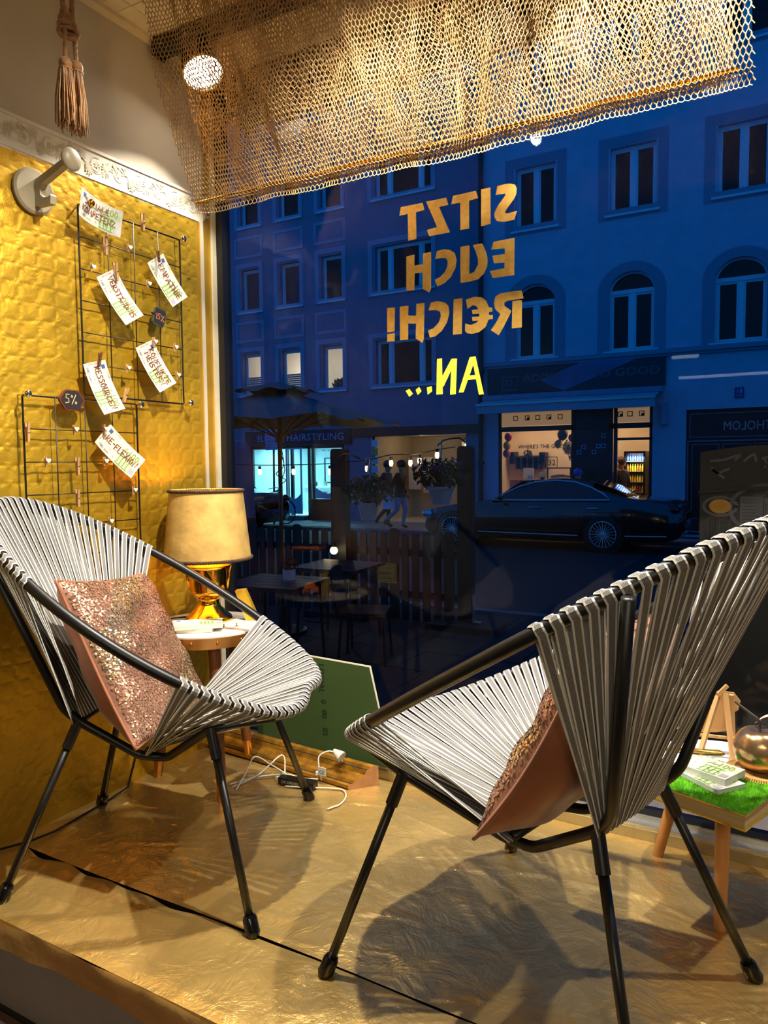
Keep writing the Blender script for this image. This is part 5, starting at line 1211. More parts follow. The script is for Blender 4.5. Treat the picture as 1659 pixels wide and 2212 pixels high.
# ---------------------------------------------------------------- right house
YR = 17.7
rh = thing('town_house', 'pale town house on the right with arched windows above a lit snack shop', 'building', (-3, YR, -.7))
topw = [(-6.25, -5.25), (-3.98, -2.97), (-1.72, -.70), (.55, 1.57)]
holes = [(a, b, c, d) for a, b in topw for c, d in ((6.66, 8.16), (9.8, 11.3))]
holes += [(a, b, 3.56, 5.35) for a, b in topw]+[(-6.69, -2.97, -.66, 2.27), (-2.26, 1.6, -.66, 2.14)]
mb = holed(MB(), -7.2, 9., -.72, 14, YR, .2, holes)
mb.quad((-7.2, YR, -.72), (-7.2, YR, 14), (-7.2, YL+.1, 14), (-7.2, YL+.1, -.72))
def arch(cx_, r, z, n=14): return [(cx_+r*math.cos(t), z+.86*r*math.sin(t)) for t in np.linspace(0, PI, n)]
for a, b in topw:   # fill the corners above the round heads
    cx_, r = (a+b)/2, (b-a)/2; zz = 5.35-.86*r; P = arch(cx_, r, zz)
    for i in range(len(P)-1): mb.quad((P[i][0], YR, P[i][1]), (P[i][0], YR, 5.35), (P[i+1][0], YR, 5.35), (P[i+1][0], YR, P[i+1][1])); mb.quad((P[i][0], YR, P[i][1]), (P[i+1][0], YR, P[i+1][1]), (P[i+1][0], YR+.2, P[i+1][1]), (P[i][0], YR+.2, P[i][1]))
mb.build('facade', M['bluewall2'], rh, world=True)
for a, b in topw:
    for c, d in ((6.66, 8.16), (9.8, 11.3)):
        window(rh, a, b, c, d, YR, [(a+b)/2]); frame(MB(), a-.26, b+.26, c-.10, d+.24, YR-.012, .22, .02).build('window_surround', M['surround2'], rh, world=True)
    cx_, r = (a+b)/2, (b-a)/2; zz = 5.35-.86*r
    wf = window(rh, a, b, 3.56, zz, YR, [cx_])
    P = arch(cx_, r, zz, 18); MB().tube([(x, YR+.15, z) for x, z in P], .04, 6).build('arch_frame', M['winframe'], wf, world=True)
    MB().prism(P, lambda x, z, y: (x, YR+.18+y, z), .006).build('arch_pane', M['darkpane'], wf, world=True)
    MB().bb((a, YR+.12, zz-.04), (b, YR+.2, zz+.05)).build('transom_bar', M['winframe'], wf, world=True)
    Po = arch(cx_, r+.25, zz, 18); mb = MB()
    for i in range(17): mb.quad((P[i][0], YR-.012, P[i][1]), (Po[i][0], YR-.012, Po[i][1]), (Po[i+1][0], YR-.012, Po[i+1][1]), (P[i+1][0], YR-.012, P[i+1][1]))
    mb.bb((a-.25, YR-.013, 3.5), (a, YR, zz)).bb((b, YR-.013, 3.5), (b+.25, YR, zz)); mb.build('arch_surround', M['surround2'], rh, world=True)
MB().bb((-7.2, YR-.10, 3.42), (9, YR+.02, 3.52)).bb((-7.2, YR-.06, 3.36), (9, YR+.02, 3.42)).build('cornice', M['surround2'], rh, world=True)
MB().tube([(-7.12, YR-.10, -.7), (-7.12, YR-.10, 14)], .065, 10).build('drain_pipe', M['pipe'], rh, world=True)
for zz in (1.0, 3.3, 6., 8.8): MB().lathe([(.085, -.04), (.085, .04)], 12, (-7.12, YR-.10, zz)).build('pipe_clamp', M['pipe'], rh, world=True)
M['signpic'] = mat('shop_sign_board', (20, 30, 44), .3, var=.7, scale=1.2)
M['signtext'] = mat('shop_sign_letters', (110, 96, 108), .4, var=.1)
sgn = MB().bb((-6.95, YR-.08, 2.72), (-2.70, YR, 3.36)).build('shop_sign', M['signpic'], rh, world=True)
mb = MB(); v, f = text2d('ADDICTED TO GOOD', .27); mb.flat([(x*1.18, y) for x, y in v], f, lambda x, y: (-6.02+x, YR-.085, 2.98+y)); v, f = text2d('32', .24); mb.flat(v, f, lambda x, y: (-6.50+x, YR-.085, 2.90+y)); frame(mb, -6.56, -6.16, 2.80, 3.14, YR-.09, .02, .01)
mb.build('sign_lettering', M['signtext'], sgn, world=True)
MB().quad((-5.0, YR-.084, 2.72), (-3.3, YR-.084, 3.36), (-4.6, YR-.084, 3.36), (-5.6, YR-.084, 3.0)).build('sign_wave', mat('sign_wave_print', (50, 96, 140), .4, var=.4, scale=3), sgn, world=True)
nr = MB().bb((-1.285, YR-.03, 2.35), (-1.105, YR, 2.58)).build('number_plate', mat('enamel_blue', (26, 44, 130), .3), rh, world=True)
mb = MB(); v, f = text2d('18', .13); mb.flat(v, f, lambda x, y: (-1.262+x, YR-.033, 2.46+y)); mb.bb((-1.26, YR-.034, 2.43), (-1.13, YR-.03, 2.436)); v, f = text2d('Sendlinger', .032); mb.flat(v, f, lambda x, y: (-1.262+x*.95, YR-.033, 2.39+y)); mb.build('number_print', M['frosted'], nr, world=True)
# folding awning
aw = MB().bb((-7.0, YR-.30, 2.56), (-2.74, YR-.02, 2.68)).build('awning_box', M['surround2'], rh, world=True)
M['awncloth'] = mat('awning_cloth', (158, 176, 190), .8, var=.06, scale=2)
MB().quad((-6.97, YR-.28, 2.55), (-2.78, YR-.28, 2.55), (-2.80, YR-.75, 2.42), (-6.97, YR-.75, 2.42)).build('awning_cloth', M['awncloth'], aw, world=True)
MB().bb((-6.98, YR-.78, 2.39), (-2.79, YR-.72, 2.44)).build('awning_bar', M['alu'], aw, world=True)
MB().bb((-6.97, YR-.755, 2.20), (-2.80, YR-.745, 2.40)).build('awning_valance', M['awncloth'], aw, world=True)
MB().bb((-2.76, YR-.16, 1.83), (-2.63, YR, 2.31)).build('side_sign', M['surround'], rh, world=True)
# snack shop interior
M['cafewall'] = mat('snack_shop_wall', (226, 200, 164), .8, var=.12, scale=1.5)
cf = MB(); X0, X1, Y0, Y1, Z0, Z1 = -7.12, -2.5, YR+.06, YR+2.0, -.66, 2.30
cf.quad((X0, Y1, Z0), (X1, Y1, Z0), (X1, Y1, Z1), (X0, Y1, Z1)); cf.quad((X0, Y0, Z0), (X0, Y1, Z0), (X0, Y1, Z1), (X0, Y0, Z1)); cf.quad((X1, Y1, Z0), (X1, Y0, Z0), (X1, Y0, Z1), (X1, Y1, Z1)); cf.quad((X0, Y0, Z1), (X0, Y1, Z1), (X1, Y1, Z1), (X1, Y0, Z1)); cf.quad((X0, Y1, Z0), (X0, Y0, Z0), (X1, Y0, Z0), (X1, Y1, Z0))
cf.build('snack_shop_room', M['cafewall'], rh, world=True)
light('snack_shop_light', 'AREA', (-5.0, YR+.9, 2.2), 46, (1., .74, .46), (0, .1, -1), shape='RECTANGLE', size=3.8, size_y=.9)
sfm = MB()
for x in (-6.66, -4.80, -3.90, -3.80, -3.0): sfm.bb((x-.04, YR+.03, -.66), (x+.04, YR+.1, 2.27))
sfm.bb((-6.69, YR+.03, 1.78), (-2.97, YR+.12, 1.90)).bb((-3.78, YR+.03, 1.50), (-2.97, YR+.1, 1.56)).build('shop_front_frame', M['salonframe'], rh, world=True)
M['transom'] = mat('translucent_transom_panel', (224, 186, 140), .6, var=.03, emit=(224, 176, 122), estr=.28)
MB().bb((-6.62, YR+.06, 1.92), (-4.84, YR+.07, 2.24)).build('transom_panel', M['transom'], rh, world=True)
MB().bb((-3.86, YR+.06, 1.92), (-3.03, YR+.07, 2.24)).build('transom_panel', M['transom'], rh, world=True)
mb = MB()
for q, x in enumerate((-6.25, -5.95, -5.68, -5.40, -5.12, -3.70, -3.48, -3.22)):
    frame(mb, x-.06, x+.06, 2.05, 2.17, YR+.052, .018, .006)
    if q % 2: mb.bb((x-.01, YR+.052, 2.06), (x+.05, YR+.058, 2.12))
mb.build('transom_icons', M['salonframe'], rh, world=True)
MB().bb((-4.76, YR+.055, -.6), (-3.94, YR+.075, 2.26)).build('dark_front_panel', M['shopdark'], rh, world=True)
mb = MB()
for x, z in ((-4.08, 1.62), (-4.55, 1.36), (-4.66, 1.24), (-4.30, 1.24), (-4.20, 1.38), (-4.08, 1.38), (-4.2, .42)): frame(mb, x-.05, x+.05, z-.05, z+.05, YR+.048, .015, .006)
mb.build('panel_icons', M['salontext'], rh, world=True)
MB().bb((-6.6, YR+.06, -.6), (-4.84, YR+.066, 1.78)).build('shop_pane', M['clearpane'], rh, world=True)
mb = MB(); v, f = text2d("WHERE'S THE GOOD FOOD?", .146); mb.flat([(x*1., y) for x, y in v], f, lambda x, y: (-6.86+x, YR+1.985, 1.395+y)); mb.build('wall_slogan', M['salonframe'], rh, world=True)
mb = MB(); v, f = text2d('32', .2); mb.flat(v, f, lambda x, y: (-5.42+x, YR+.052, .93+y)); frame(mb, -5.48, -5.18, .86, 1.14, YR+.052, .014, .004); v, f = text2d('HERE  >>>', .10); mb.flat(v, f, lambda x, y: (-6.05+x, YR+.052, .98+y)); mb.build('window_sticker', M['salonframe'], rh, world=True)
# shelves, plants, counter, food, fridge
shf = thing('wall_shelf', 'black cube shelves on the snack shop wall', 'shelf', (-6.6, YR+1.8, .9))
for i, (x, z) in enumerate(((-6.93, 1.12), (-6.74, .98), (-6.57, .98), (-6.40, .98), (-6.23, .98), (-6.08, 1.10))): frame(MB(), x-.083, x+.083, z-.16, z+.18, YR+1.68, .02, .3).build('cube', M['black'], shf, world=True)
MB().bb((-6.8, YR+1.68, 1.17), (-6.1, YR+1.98, 1.19)).build('shelf_board', M['black'], shf, world=True)
leaves(MB(), (-6.49, YR+1.75, 1.24), .13, 90, .05, 9).build('shelf_plant', M['plantlit'], shf, world=True)
for k, (x, z) in enumerate(((-5.36, 1.41), (-5.22, 1.23))):
    w_ = thing('wall_planter', ['upper white wall planter with trailing leaves', 'lower white wall planter with trailing leaves'][k], 'planter', (x, YR+1.5, z-.2))
    MB().lathe([(.05, -.2), (.08, .0), (.07, .0)], 12, (x-.03, YR+1.5, z)).build('planter_pot', M['white'], w_, world=True)
    leaves(MB(), (x+.02, YR+1.45, z), .16, 110, .06, 20+k, (.7, .5, 1)).build('planter_leaves', M['plantlit'], w_, world=True)
ct = thing('snack_counter', 'snack shop counter with glass top case', 'counter', (-5.4, YR+1., -.66))
MB().bb((-6.7, YR+.9, -.66), (-4.8, YR+1.4, .55)).build('counter_body', M['brownwood'], ct, world=True)
MB().bb((-5.70, YR+.9, .84), (-5.07, YR+1.3, .87)).build('counter_top', M['black'], ct, world=True)
for x in (-5.69, -5.10): MB().bb((x-.015, YR+.92, .55), (x+.015, YR+.95, .86)).build('counter_post', M['black'], ct, world=True)
M['food'] = mat('golden_snacks', (222, 186, 110), .6, var=.25, scale=30)
for k in range(16):
    x = -5.60+(k % 8)*.066+random.uniform(-.02, .02); z = .56+(k//8)*.045+.03*math.sin(PI*(k % 8)/7)
    one('snack', MB().ball((x, YR+1., z+.03), .043, 8, 6, sq=(1.2, .8, .7)), M['food'], 'golden snack heaped on the snack counter', 'food', (x, YR+1., z), 'snacks on the counter', smooth=True)
cp_ = thing('counter_notice', 'white framed notice standing on the snack counter', 'notice', (-6.2, YR+.9, .55))
MB().bb((-6.34, YR+.92, .56), (-6.06, YR+.94, .86)).build('notice_board', M['paper'], cp_, world=True); MB().bb((-6.22, YR+.91, .60), (-6.09, YR+.918, .67)).build('notice_print', M['salontext'], cp_, world=True)
ts2 = thing('till_screen', 'black till screen on the snack counter', 'screen', (-5.85, YR+1., .552))
MB().box((-5.85, YR+1., .68), (.22, .02, .15), rot=Matrix.Rotation(-.6, 3, 'X')).build('screen', M['black'], ts2, world=True); MB().bb((-5.9, YR+.98, .552), (-5.8, YR+1.05, .62)).build('stand', M['black'], ts2, world=True)
fg = thing('drinks_fridge', 'black drinks fridge full of bright bottles in the snack shop doorway', 'fridge', (-3.6, YR+1.6, -.66))
frame(MB(), -3.88, -3.36, -.66, 1.26, YR+1.4, .05, .5).build('fridge_case', M['black'], fg, world=True)
MB().bb((-3.86, YR+1.85, -.6), (-3.38, YR+1.9, 1.2)).build('fridge_back', M['white'], fg, world=True)
for q in range(6): MB().bb((-3.83, YR+1.45, -.30+q*.26), (-3.41, YR+1.85, -.285+q*.26)).build('fridge_shelf', M['alu'], fg, world=True)
light('fridge_light', 'AREA', (-3.62, YR+1.36, 1.1), 6., (.92, .97, 1.), (0, .9, -1), shape='RECTANGLE', size=.4, size_y=.05)
dcol = [mat('drink_%s' % n_, c_, .25, var=.05) for n_, c_ in (('blue', (60, 100, 200)), ('orange', (240, 150, 30)), ('yellow', (240, 220, 50)), ('red', (200, 40, 40)), ('water', (190, 220, 230)), ('green', (110, 190, 90)))]
rowc = [[4, 5], [3, 4], [3, 2], [1, 2], [1, 2], [0, 0]]; cnm = ['blue', 'orange', 'yellow', 'red', 'clear', 'green']
for q in range(1, 6):
    for i in range(7):
        ci = rowc[q][(i//2+q) % 2] if q < 5 else 0; x = -3.80+i*.06; z = -.283+q*.26
        one('drink_bottle', MB().lathe([(0, 0), (.022, 0), (.022, .11), (.009, .15), (.009, .18), (0, .18)], 8, (x, YR+1.5, z)), dcol[ci], '%s drink bottle on fridge shelf %d' % (cnm[ci], q) if False else cnm[ci]+' drink bottle in the '+['', 'lowest', 'second lowest', 'middle', 'second highest', 'top'][q]+' row of the fridge', 'bottle', (x, YR+1.5, z), 'drinks in the fridge')
M['bk'] = {}
for nm, c_ in (('black', (14, 14, 16)), ('red', (206, 40, 44)), ('gold', (214, 170, 60)), ('pink', (196, 60, 90))): M['bk'][nm] = mat('balloon_'+nm, c_, .25, var=.04)
for k, (x, z, r, nm, lb) in enumerate(((-5.13, 1.69, .15, 'black', 'black balloon at the top of the bunch in the snack shop window'), (-4.90, 1.60, .10, 'red', 'red balloon beside the black one in the snack shop window'), (-5.24, 1.46, .11, 'gold', 'upper gold balloon of the bunch in the snack shop window'), (-4.97, 1.35, .11, 'gold', 'lower gold balloon of the bunch in the snack shop window'))):
    t = thing('balloon', lb, 'balloon', (x, YR+.30, z-r), group='balloons in the snack shop')
    MB().ball((x, YR+.30, z), r, 16, 12, sq=(.85, .85, 1.05)).build('balloon_body', M['bk'][nm], t, world=True, smooth=True)
    MB().lathe([(.02, -.03), (.003, 0)], 8, (x, YR+.30, z-r*1.04)).build('balloon_knot', M['bk'][nm], t, world=True)
for k, (x, z, nm, lb) in enumerate(((-6.52, 1.66, 'red', 'red balloon at the left edge of the snack shop window, upper'), (-6.55, 1.44, 'gold', 'gold balloon at the left edge of the snack shop window'), (-6.56, 1.24, 'pink', 'pink red balloon at the left edge of the snack shop window, lower'))):
    t = thing('balloon', lb, 'balloon', (x, YR+.26, z-.11), group='balloons in the snack shop')
    MB().ball((x, YR+.26, z), .11, 16, 12, sq=(.9, .85, 1.05)).build('balloon_body', M['bk'][nm], t, world=True, smooth=True)
    MB().lathe([(.02, -.03), (.003, 0)], 8, (x, YR+.26, z-.115)).build('balloon_knot', M['bk'][nm], t, world=True)
M['letterred'] = mat('red_sign_paint', (196, 60, 44), .6)
mb = frame(MB(), -2.76, -2.52, 1.30, 1.70, YR+1.98, .03, .01); frame(mb, -2.76, -2.52, .9, 1.2, YR+1.98, .03, .01); mb.build('red_wall_frame', M['letterred'], rh, world=True)
# closed dark shop at the right
MB().bb((-2.26, YR+.12, -.66), (1.6, YR+.2, 2.14)).build('dark_shop_front', M['shopdark'], rh, world=True)
mb = frame(MB(), -2.20, 1.55, 1.52, 2.06, YR+.10, .02, .02)
for q in range(6): frame(mb, -2.14+q*.62, -1.58+q*.62, -.3, 1.38, YR+.10, .015, .02)
frame(mb, -2.24, 1.6, -.6, 1.46, YR+.095, .03, .02)
mb.build('dark_shop_trim', mat('shop_trim_lines', (120, 124, 130), .4), rh, world=True)
MB().bb((-1.80, YR+.08, .35), (-1.52, YR+.10, .92)).build('blue_poster', M['frosted'], rh, world=True)
mb = MB(); v, f = text2d('THOLOM', .28); mb.flat(v, f, lambda x, y: (-.56-x*.80, YR+.09, 1.67+y)); mb.build('painted_sign_reflection', mat('sign_reflection_pale', (176, 176, 170), .4), rh, world=True)  # reflection of lettering put in as pale mirrored letters on the fascia

# ------------------------------------------------------------------ black saloon car
M['carpaint'] = mat('black_car_paint', (5, 6, 8), .22, .0, var=.1, coat=1.)
M['carglass'] = mat('tinted_car_glass', (4, 5, 8), .05, var=.1, spec=.6)
M['rubber'] = mat('tyre_rubber', (14, 14, 15), .8)
M['rimmetal'] = mat('alloy_rim', (206, 208, 214), .4, .35, var=.08)
M['headlight'] = mat('headlight_glass', (190, 206, 220), .1, .6, var=.2, scale=12)
M['tailred'] = mat('tail_lamp_red', (120, 10, 10), .2, var=.1)
M['tailglow'] = emission('tail_lamp_lit', (255, 40, 30), 2.2)
car = thing('saloon_car', 'long black saloon car parked across the street in front of the snack shop', 'car', (-7.36, 15.42, -.77))
sx = [0, .04, .12, .3, .6, .9, 1.3, 1.65, 1.75, 2.0, 2.3, 2.6, 2.9, 3.2, 3.5, 3.8, 4.1, 4.35, 4.6, 4.9, 5.2, 5.36, 5.44]
zt = np.interp(sx, [0, .04, .15, .4, 1.0, 1.55, 1.7, 2.1, 2.5, 2.95, 3.4, 3.8, 4.15, 4.45, 4.7, 5.1, 5.3, 5.44], [.50, .62, .74, .82, .93, .985, 1.03, 1.24, 1.395, 1.455, 1.43, 1.33, 1.19, 1.08, 1.06, 1.05, 1.02, .80])
hw = np.interp(sx, [0, .05, .2, .6, 1.5, 3., 4.6, 5.2, 5.4, 5.44], [.55, .68, .84, .91, .94, .95, .94, .90, .80, .68])
belt = np.interp(sx, [0, .2, .6, 1.6, 3., 4.5, 5.44], [.48, .68, .80, .92, .95, .97, .78])
zb = np.interp(sx, [0, .1, .3, 5.1, 5.35, 5.44], [.30, .24, .20, .22, .28, .42])
secs = []
for x, z, h_, bl, b0 in zip(sx, zt, hw, belt, zb):
    cab = z-bl; rw_ = h_*(.97-.55*min(1, max(0, (cab-.06)/.45))) if cab > .06 else h_*.93
    half = [(0, b0), (h_*.80, b0), (h_*.95, b0+.07), (h_, (b0+bl)*.52), (h_*.985, bl-.08), (h_*.95, bl), (rw_ if cab > .06 else h_*.85, bl+cab*.78), (rw_*.80 if cab > .06 else h_*.6, z-.015 if cab > .03 else z-.02), (0, z)]
    secs.append([(x, -y, zz) for y, zz in half]+[(x, y, zz) for y, zz in reversed(half[1:-1])])
n = len(secs[0]); V = [q for s_ in secs for q in s_]; F = [(i*n+j, i*n+(j+1) % n, (i+1)*n+(j+1) % n, (i+1)*n+j) for i in range(len(secs)-1) for j in range(n)]
mb = MB(); mb.v = V; mb.f = F+[tuple(range(n)), tuple((len(secs)-1)*n+j for j in reversed(range(n)))]; mb.m = [0]*len(mb.f)
bd_ = mb.build('car_body', M['carpaint'], car, smooth=True)
def sy(x, z):
    bl = np.interp(x, sx, belt); h_ = np.interp(x, sx, hw); t_ = np.interp(x, sx, zt); cab = max(.08, t_-bl)
    rw_ = h_*(.97-.55*min(1, max(0, (cab-.06)/.45))); k = min(1, max(0, (z-bl)/(cab*.78))); return h_*.95*(1-k)+rw_*k
wo = [(1.72, 1.0), (1.95, 1.13), (2.25, 1.28), (2.55, 1.365), (2.95, 1.40), (3.35, 1.375), (3.7, 1.27), (4.0, 1.14), (4.14, 1.03), (3.2, 1.015), (2.3, 1.0)]
for s in (-1, 1):
    MB().prism(wo, lambda x, z, d: (x, s*(sy(x, z)+.030-d*.5), z), .012).build('side_window', M['carglass'], car)
    MB().tube([(x, s*(sy(x, z)+.036), z) for x, z in wo], .020, 6, closed=True).build('window_chrome', M['rimmetal'], car, smooth=True)
    MB().tube([(2.92, s*(sy(2.92, 1.01)+.016), 1.01), (2.98, s*(sy(2.95, 1.4)+.016), 1.40)], .022, 6).build('door_pillar', M['carpaint'], car)
    for x in (2.55, 3.72): MB().tube([(x, s*.955, .86), (x+.03, s*.985, .865), (x+.20, s*.985, .87), (x+.23, s*.955, .87)], .011, 6).build('door_handle', M['rimmetal'], car, smooth=True)
    MB().tube([(1.45, s*.965, .335), (3.55, s*.965, .325)], .010, 6).build('sill_chrome', M['rimmetal'], car)
    MB().tube([(4.45, s*.955, .345), (5.2, s*.91, .36)], .010, 6).build('sill_chrome', M['rimmetal'], car)
    MB().ball((1.98, s*1.05, 1.06), .10, 12, 8, sq=(.7, 1.0, .6)).build('wing_mirror', M['carpaint'], car, smooth=True)
    MB().ball((.20, s*.72, .66), .17, 14, 10, sq=(1.1, .6, .55)).build('headlight', M['headlight'], car, smooth=True)
    MB().ball((5.30, s*.72, .86), .15, 14, 10, sq=(.75, .85, .75)).build('tail_lamp', M['tailred'], car, smooth=True)
    for x in (.86, 4.04):
        rot = Matrix.Rotation(PI/2*s, 3, 'X')
        arch_ = MB().lathe([(.0, .0), (.395, .0), (.395, .012)], 32, (x, s*.935, .365), rot=Matrix.Rotation(-PI/2*s, 3, 'X'), cap=False).build('wheel_arch', M['rubber'], car)
        wh = MB().lathe([(.245, .0), (.33, .01), (.36, .04), (.362, .12), (.35, .20), (.24, .21)], 36, (x, s*.985, .362), rot=Matrix.Rotation(PI/2*s, 3, 'X'), cap=False).build('wheel', M['rubber'], car, smooth=True)
        ri = MB().lathe([(.25, .0), (.262, .004), (.262, .02), (.245, .05)], 36, (x, s*.99, .362), rot=Matrix.Rotation(PI/2*s, 3, 'X'), cap=False)
        ri.lathe([(0, .005), (.045, .005), (.05, .02)], 16, (x, s*.99, .362), rot=Matrix.Rotation(PI/2*s, 3, 'X'))
        ri.build('wheel_rim', M['rimmetal'], wh, smooth=True)
        for k in range(20):
            a = 2*PI*k/20; MB().tube([(x+.04*math.cos(a), s*.975, .362+.04*math.sin(a)), (x+.25*math.cos(a), s*.985, .362+.25*math.sin(a))], [.010, .006], 5).build('spoke', M['rimmetal'], wh)
MB().bb((.01, -.45, .34), (.05, .45, .60)).build('grille', M['rimmetal'], car)
MB().prism([(1.72, 1.0), (2.3, 1.36), (2.32, 1.36), (1.74, 1.0)], lambda x, z, d: (x-.01, -.62+d, z+.03), 1.24).build('windscreen', M['carglass'], car)
MB().prism([(4.40, 1.12), (3.72, 1.37), (3.72, 1.385), (4.42, 1.13)], lambda x, z, d: (x, -.58+d, z+.02), 1.16).build('rear_window', M['carglass'], car)
c2 = copy_tree(car); c2.location = (-17.45, 15.3, -.77); c2['label'] = 'dark car at the far left, only its tail showing beside the bicycle'
# ------------------------------------------------------------------ passing van
M['vanblue'] = mat('van_paint', (96, 110, 138), .35, var=.06)
M['vandark'] = mat('van_lower_trim', (20, 22, 30), .5)
van = thing('delivery_van', 'dark blue van with one lit red tail lamp at the left edge of the window', 'van', (-13., 12.6, -.77))
vx0, vx1 = -15.8, -11.12
P = [(vx0, .35), (vx1-.02, .35), (vx1, .55), (vx1-.03, 1.3), (vx1-.12, 2.15), (vx1-.25, 2.32), (vx1-.6, 2.38), (vx0, 2.38)]
MB().prism(P, lambda a, b, c: (a, 11.75+c, -.77+b), 1.75).build('van_body', M['vanblue'], van, world=True)
MB().prism([(vx0, 1.35), (vx1-.25, 1.35), (vx1-.32, 2.02), (vx0, 2.02)], lambda a, b, c: (a, 11.735+c, -.77+b), .03).build('van_window', M['carglass'], van, world=True)
MB().bb((vx0, 11.73, -.50), (vx1-.02, 11.78, -.25)).build('lower_trim', M['vandark'], van, world=True)
MB().bb((vx1-.20, 11.72, .40), (vx1-.02, 11.80, .62)).build('tail_lamp', M['tailglow'], van, world=True)
for x in (vx0+.9, vx1-.95): MB().lathe([(0, 0), (.33, 0), (.34, .05), (.34, .2), (0, .2)], 28, (x, 11.72, -.77+.345), rot=Matrix.Rotation(-PI/2, 3, 'X')).build('wheel', M['rubber'], van, world=True)
MB().bb((vx1-.02, 11.9, -.42), (vx1+.06, 13.4, -.22)).build('rear_bumper', M['vandark'], van, world=True)
# ------------------------------------------------------------------ bicycle leaning on the sign post
bi = thing('bicycle', 'dark city bicycle leaning on the sign post outside the salon', 'bicycle', (-12.4, 16.9, -.68))
bz0 = -.683
def wheelb(x):
    w_ = MB().tube([(x+.335*math.cos(a), 16.9, bz0+.335+.335*math.sin(a)) for a in np.linspace(0, 2*PI, 41)[:-1]], .017, 6, closed=True).build('bicycle_wheel', M['rubber'], bi, world=True, smooth=True)
    for k in range(14):
        a = 2*PI*k/14; MB().tube([(x, 16.9, bz0+.335), (x+.33*math.cos(a), 16.9, bz0+.335+.33*math.sin(a))], .0022, 4).build('spoke', M['rimmetal'], w_, world=True)
wheelb(-13.85); wheelb(-12.82)
bxr, bxf = -13.85, -12.82
MB().tube([(bxr, 16.9, bz0+.335), (-13.42, 16.9, bz0+.30), (-13.5, 16.9, bz0+.80)], .018, 8).tube([(bxr, 16.9, bz0+.335), (-13.48, 16.9, bz0+.68)], .012, 6).tube([(-13.42, 16.9, bz0+.30), (-13.02, 16.9, bz0+.78)], .02, 8).tube([(-13.48, 16.9, bz0+.68), (-13.02, 16.9, bz0+.86)], .018, 8).build('bicycle_frame', M['black'], bi, world=True)
MB().tube([(bxf, 16.9, bz0+.335), (-12.98, 16.9, bz0+.70), (-13.05, 16.9, bz0+1.0)], .016, 8).build('fork', M['black'], bi, world=True)
MB().tube(smoothp([(-13.2, 16.62, bz0+1.0), (-13.06, 16.72, bz0+1.04), (-13.02, 16.9, bz0+1.02), (-13.06, 17.08, bz0+1.04), (-13.2, 17.18, bz0+1.0)]), .012, 6).build('handlebar', M['rimmetal'], bi, world=True)
MB().ball((-13.52, 16.9, bz0+.84), .12, 10, 6, sq=(1.1, .7, .3)).build('saddle', M['black'], bi, world=True)
MB().tube([(bxf+.37*math.cos(a), 16.9, bz0+.335+.37*math.sin(a)) for a in np.linspace(.3, 2.6, 16)], .012, 6).build('mudguard', M['black'], bi, world=True)
# ------------------------------------------------------------------ sign post with parking notice
M['signblue'] = mat('parking_sign_face', (150, 176, 214), .4, var=.04)
sg = thing('sign_post', 'parking sign on a thin post outside the salon, half behind the parasol', 'sign', (-13.05, 16.75, -.69))
MB().tube([(-13.12, 16.75, -.69), (-13.08, 16.75, 2.1)], .03, 8).build('post', M['vandark'], sg, world=True)
for z0, z1 in ((1.43, 1.92), (1.94, 2.15)): MB().bb((-13.35, 16.70, z0), (-12.93, 16.715, z1)).build('sign_plate', M['signblue'], sg, world=True)
mb = MB()
for q, s in enumerate(('werktags', '8-23h', 'mit Parkschein', 'gilt für', 'Straße')):
    v, f = text2d(s, .075); mb.flat([(x*.8, y) for x, y in v], f, lambda x, y: (-13.31+x, 16.695, 1.83-q*.088+y))
v, f = text2d('bis 2 Std', .075); mb.flat([(x*.8, y) for x, y in v], f, lambda x, y: (-13.31+x, 16.695, 2.0+y)); mb.build('sign_text', M['noteink'], sg, world=True)
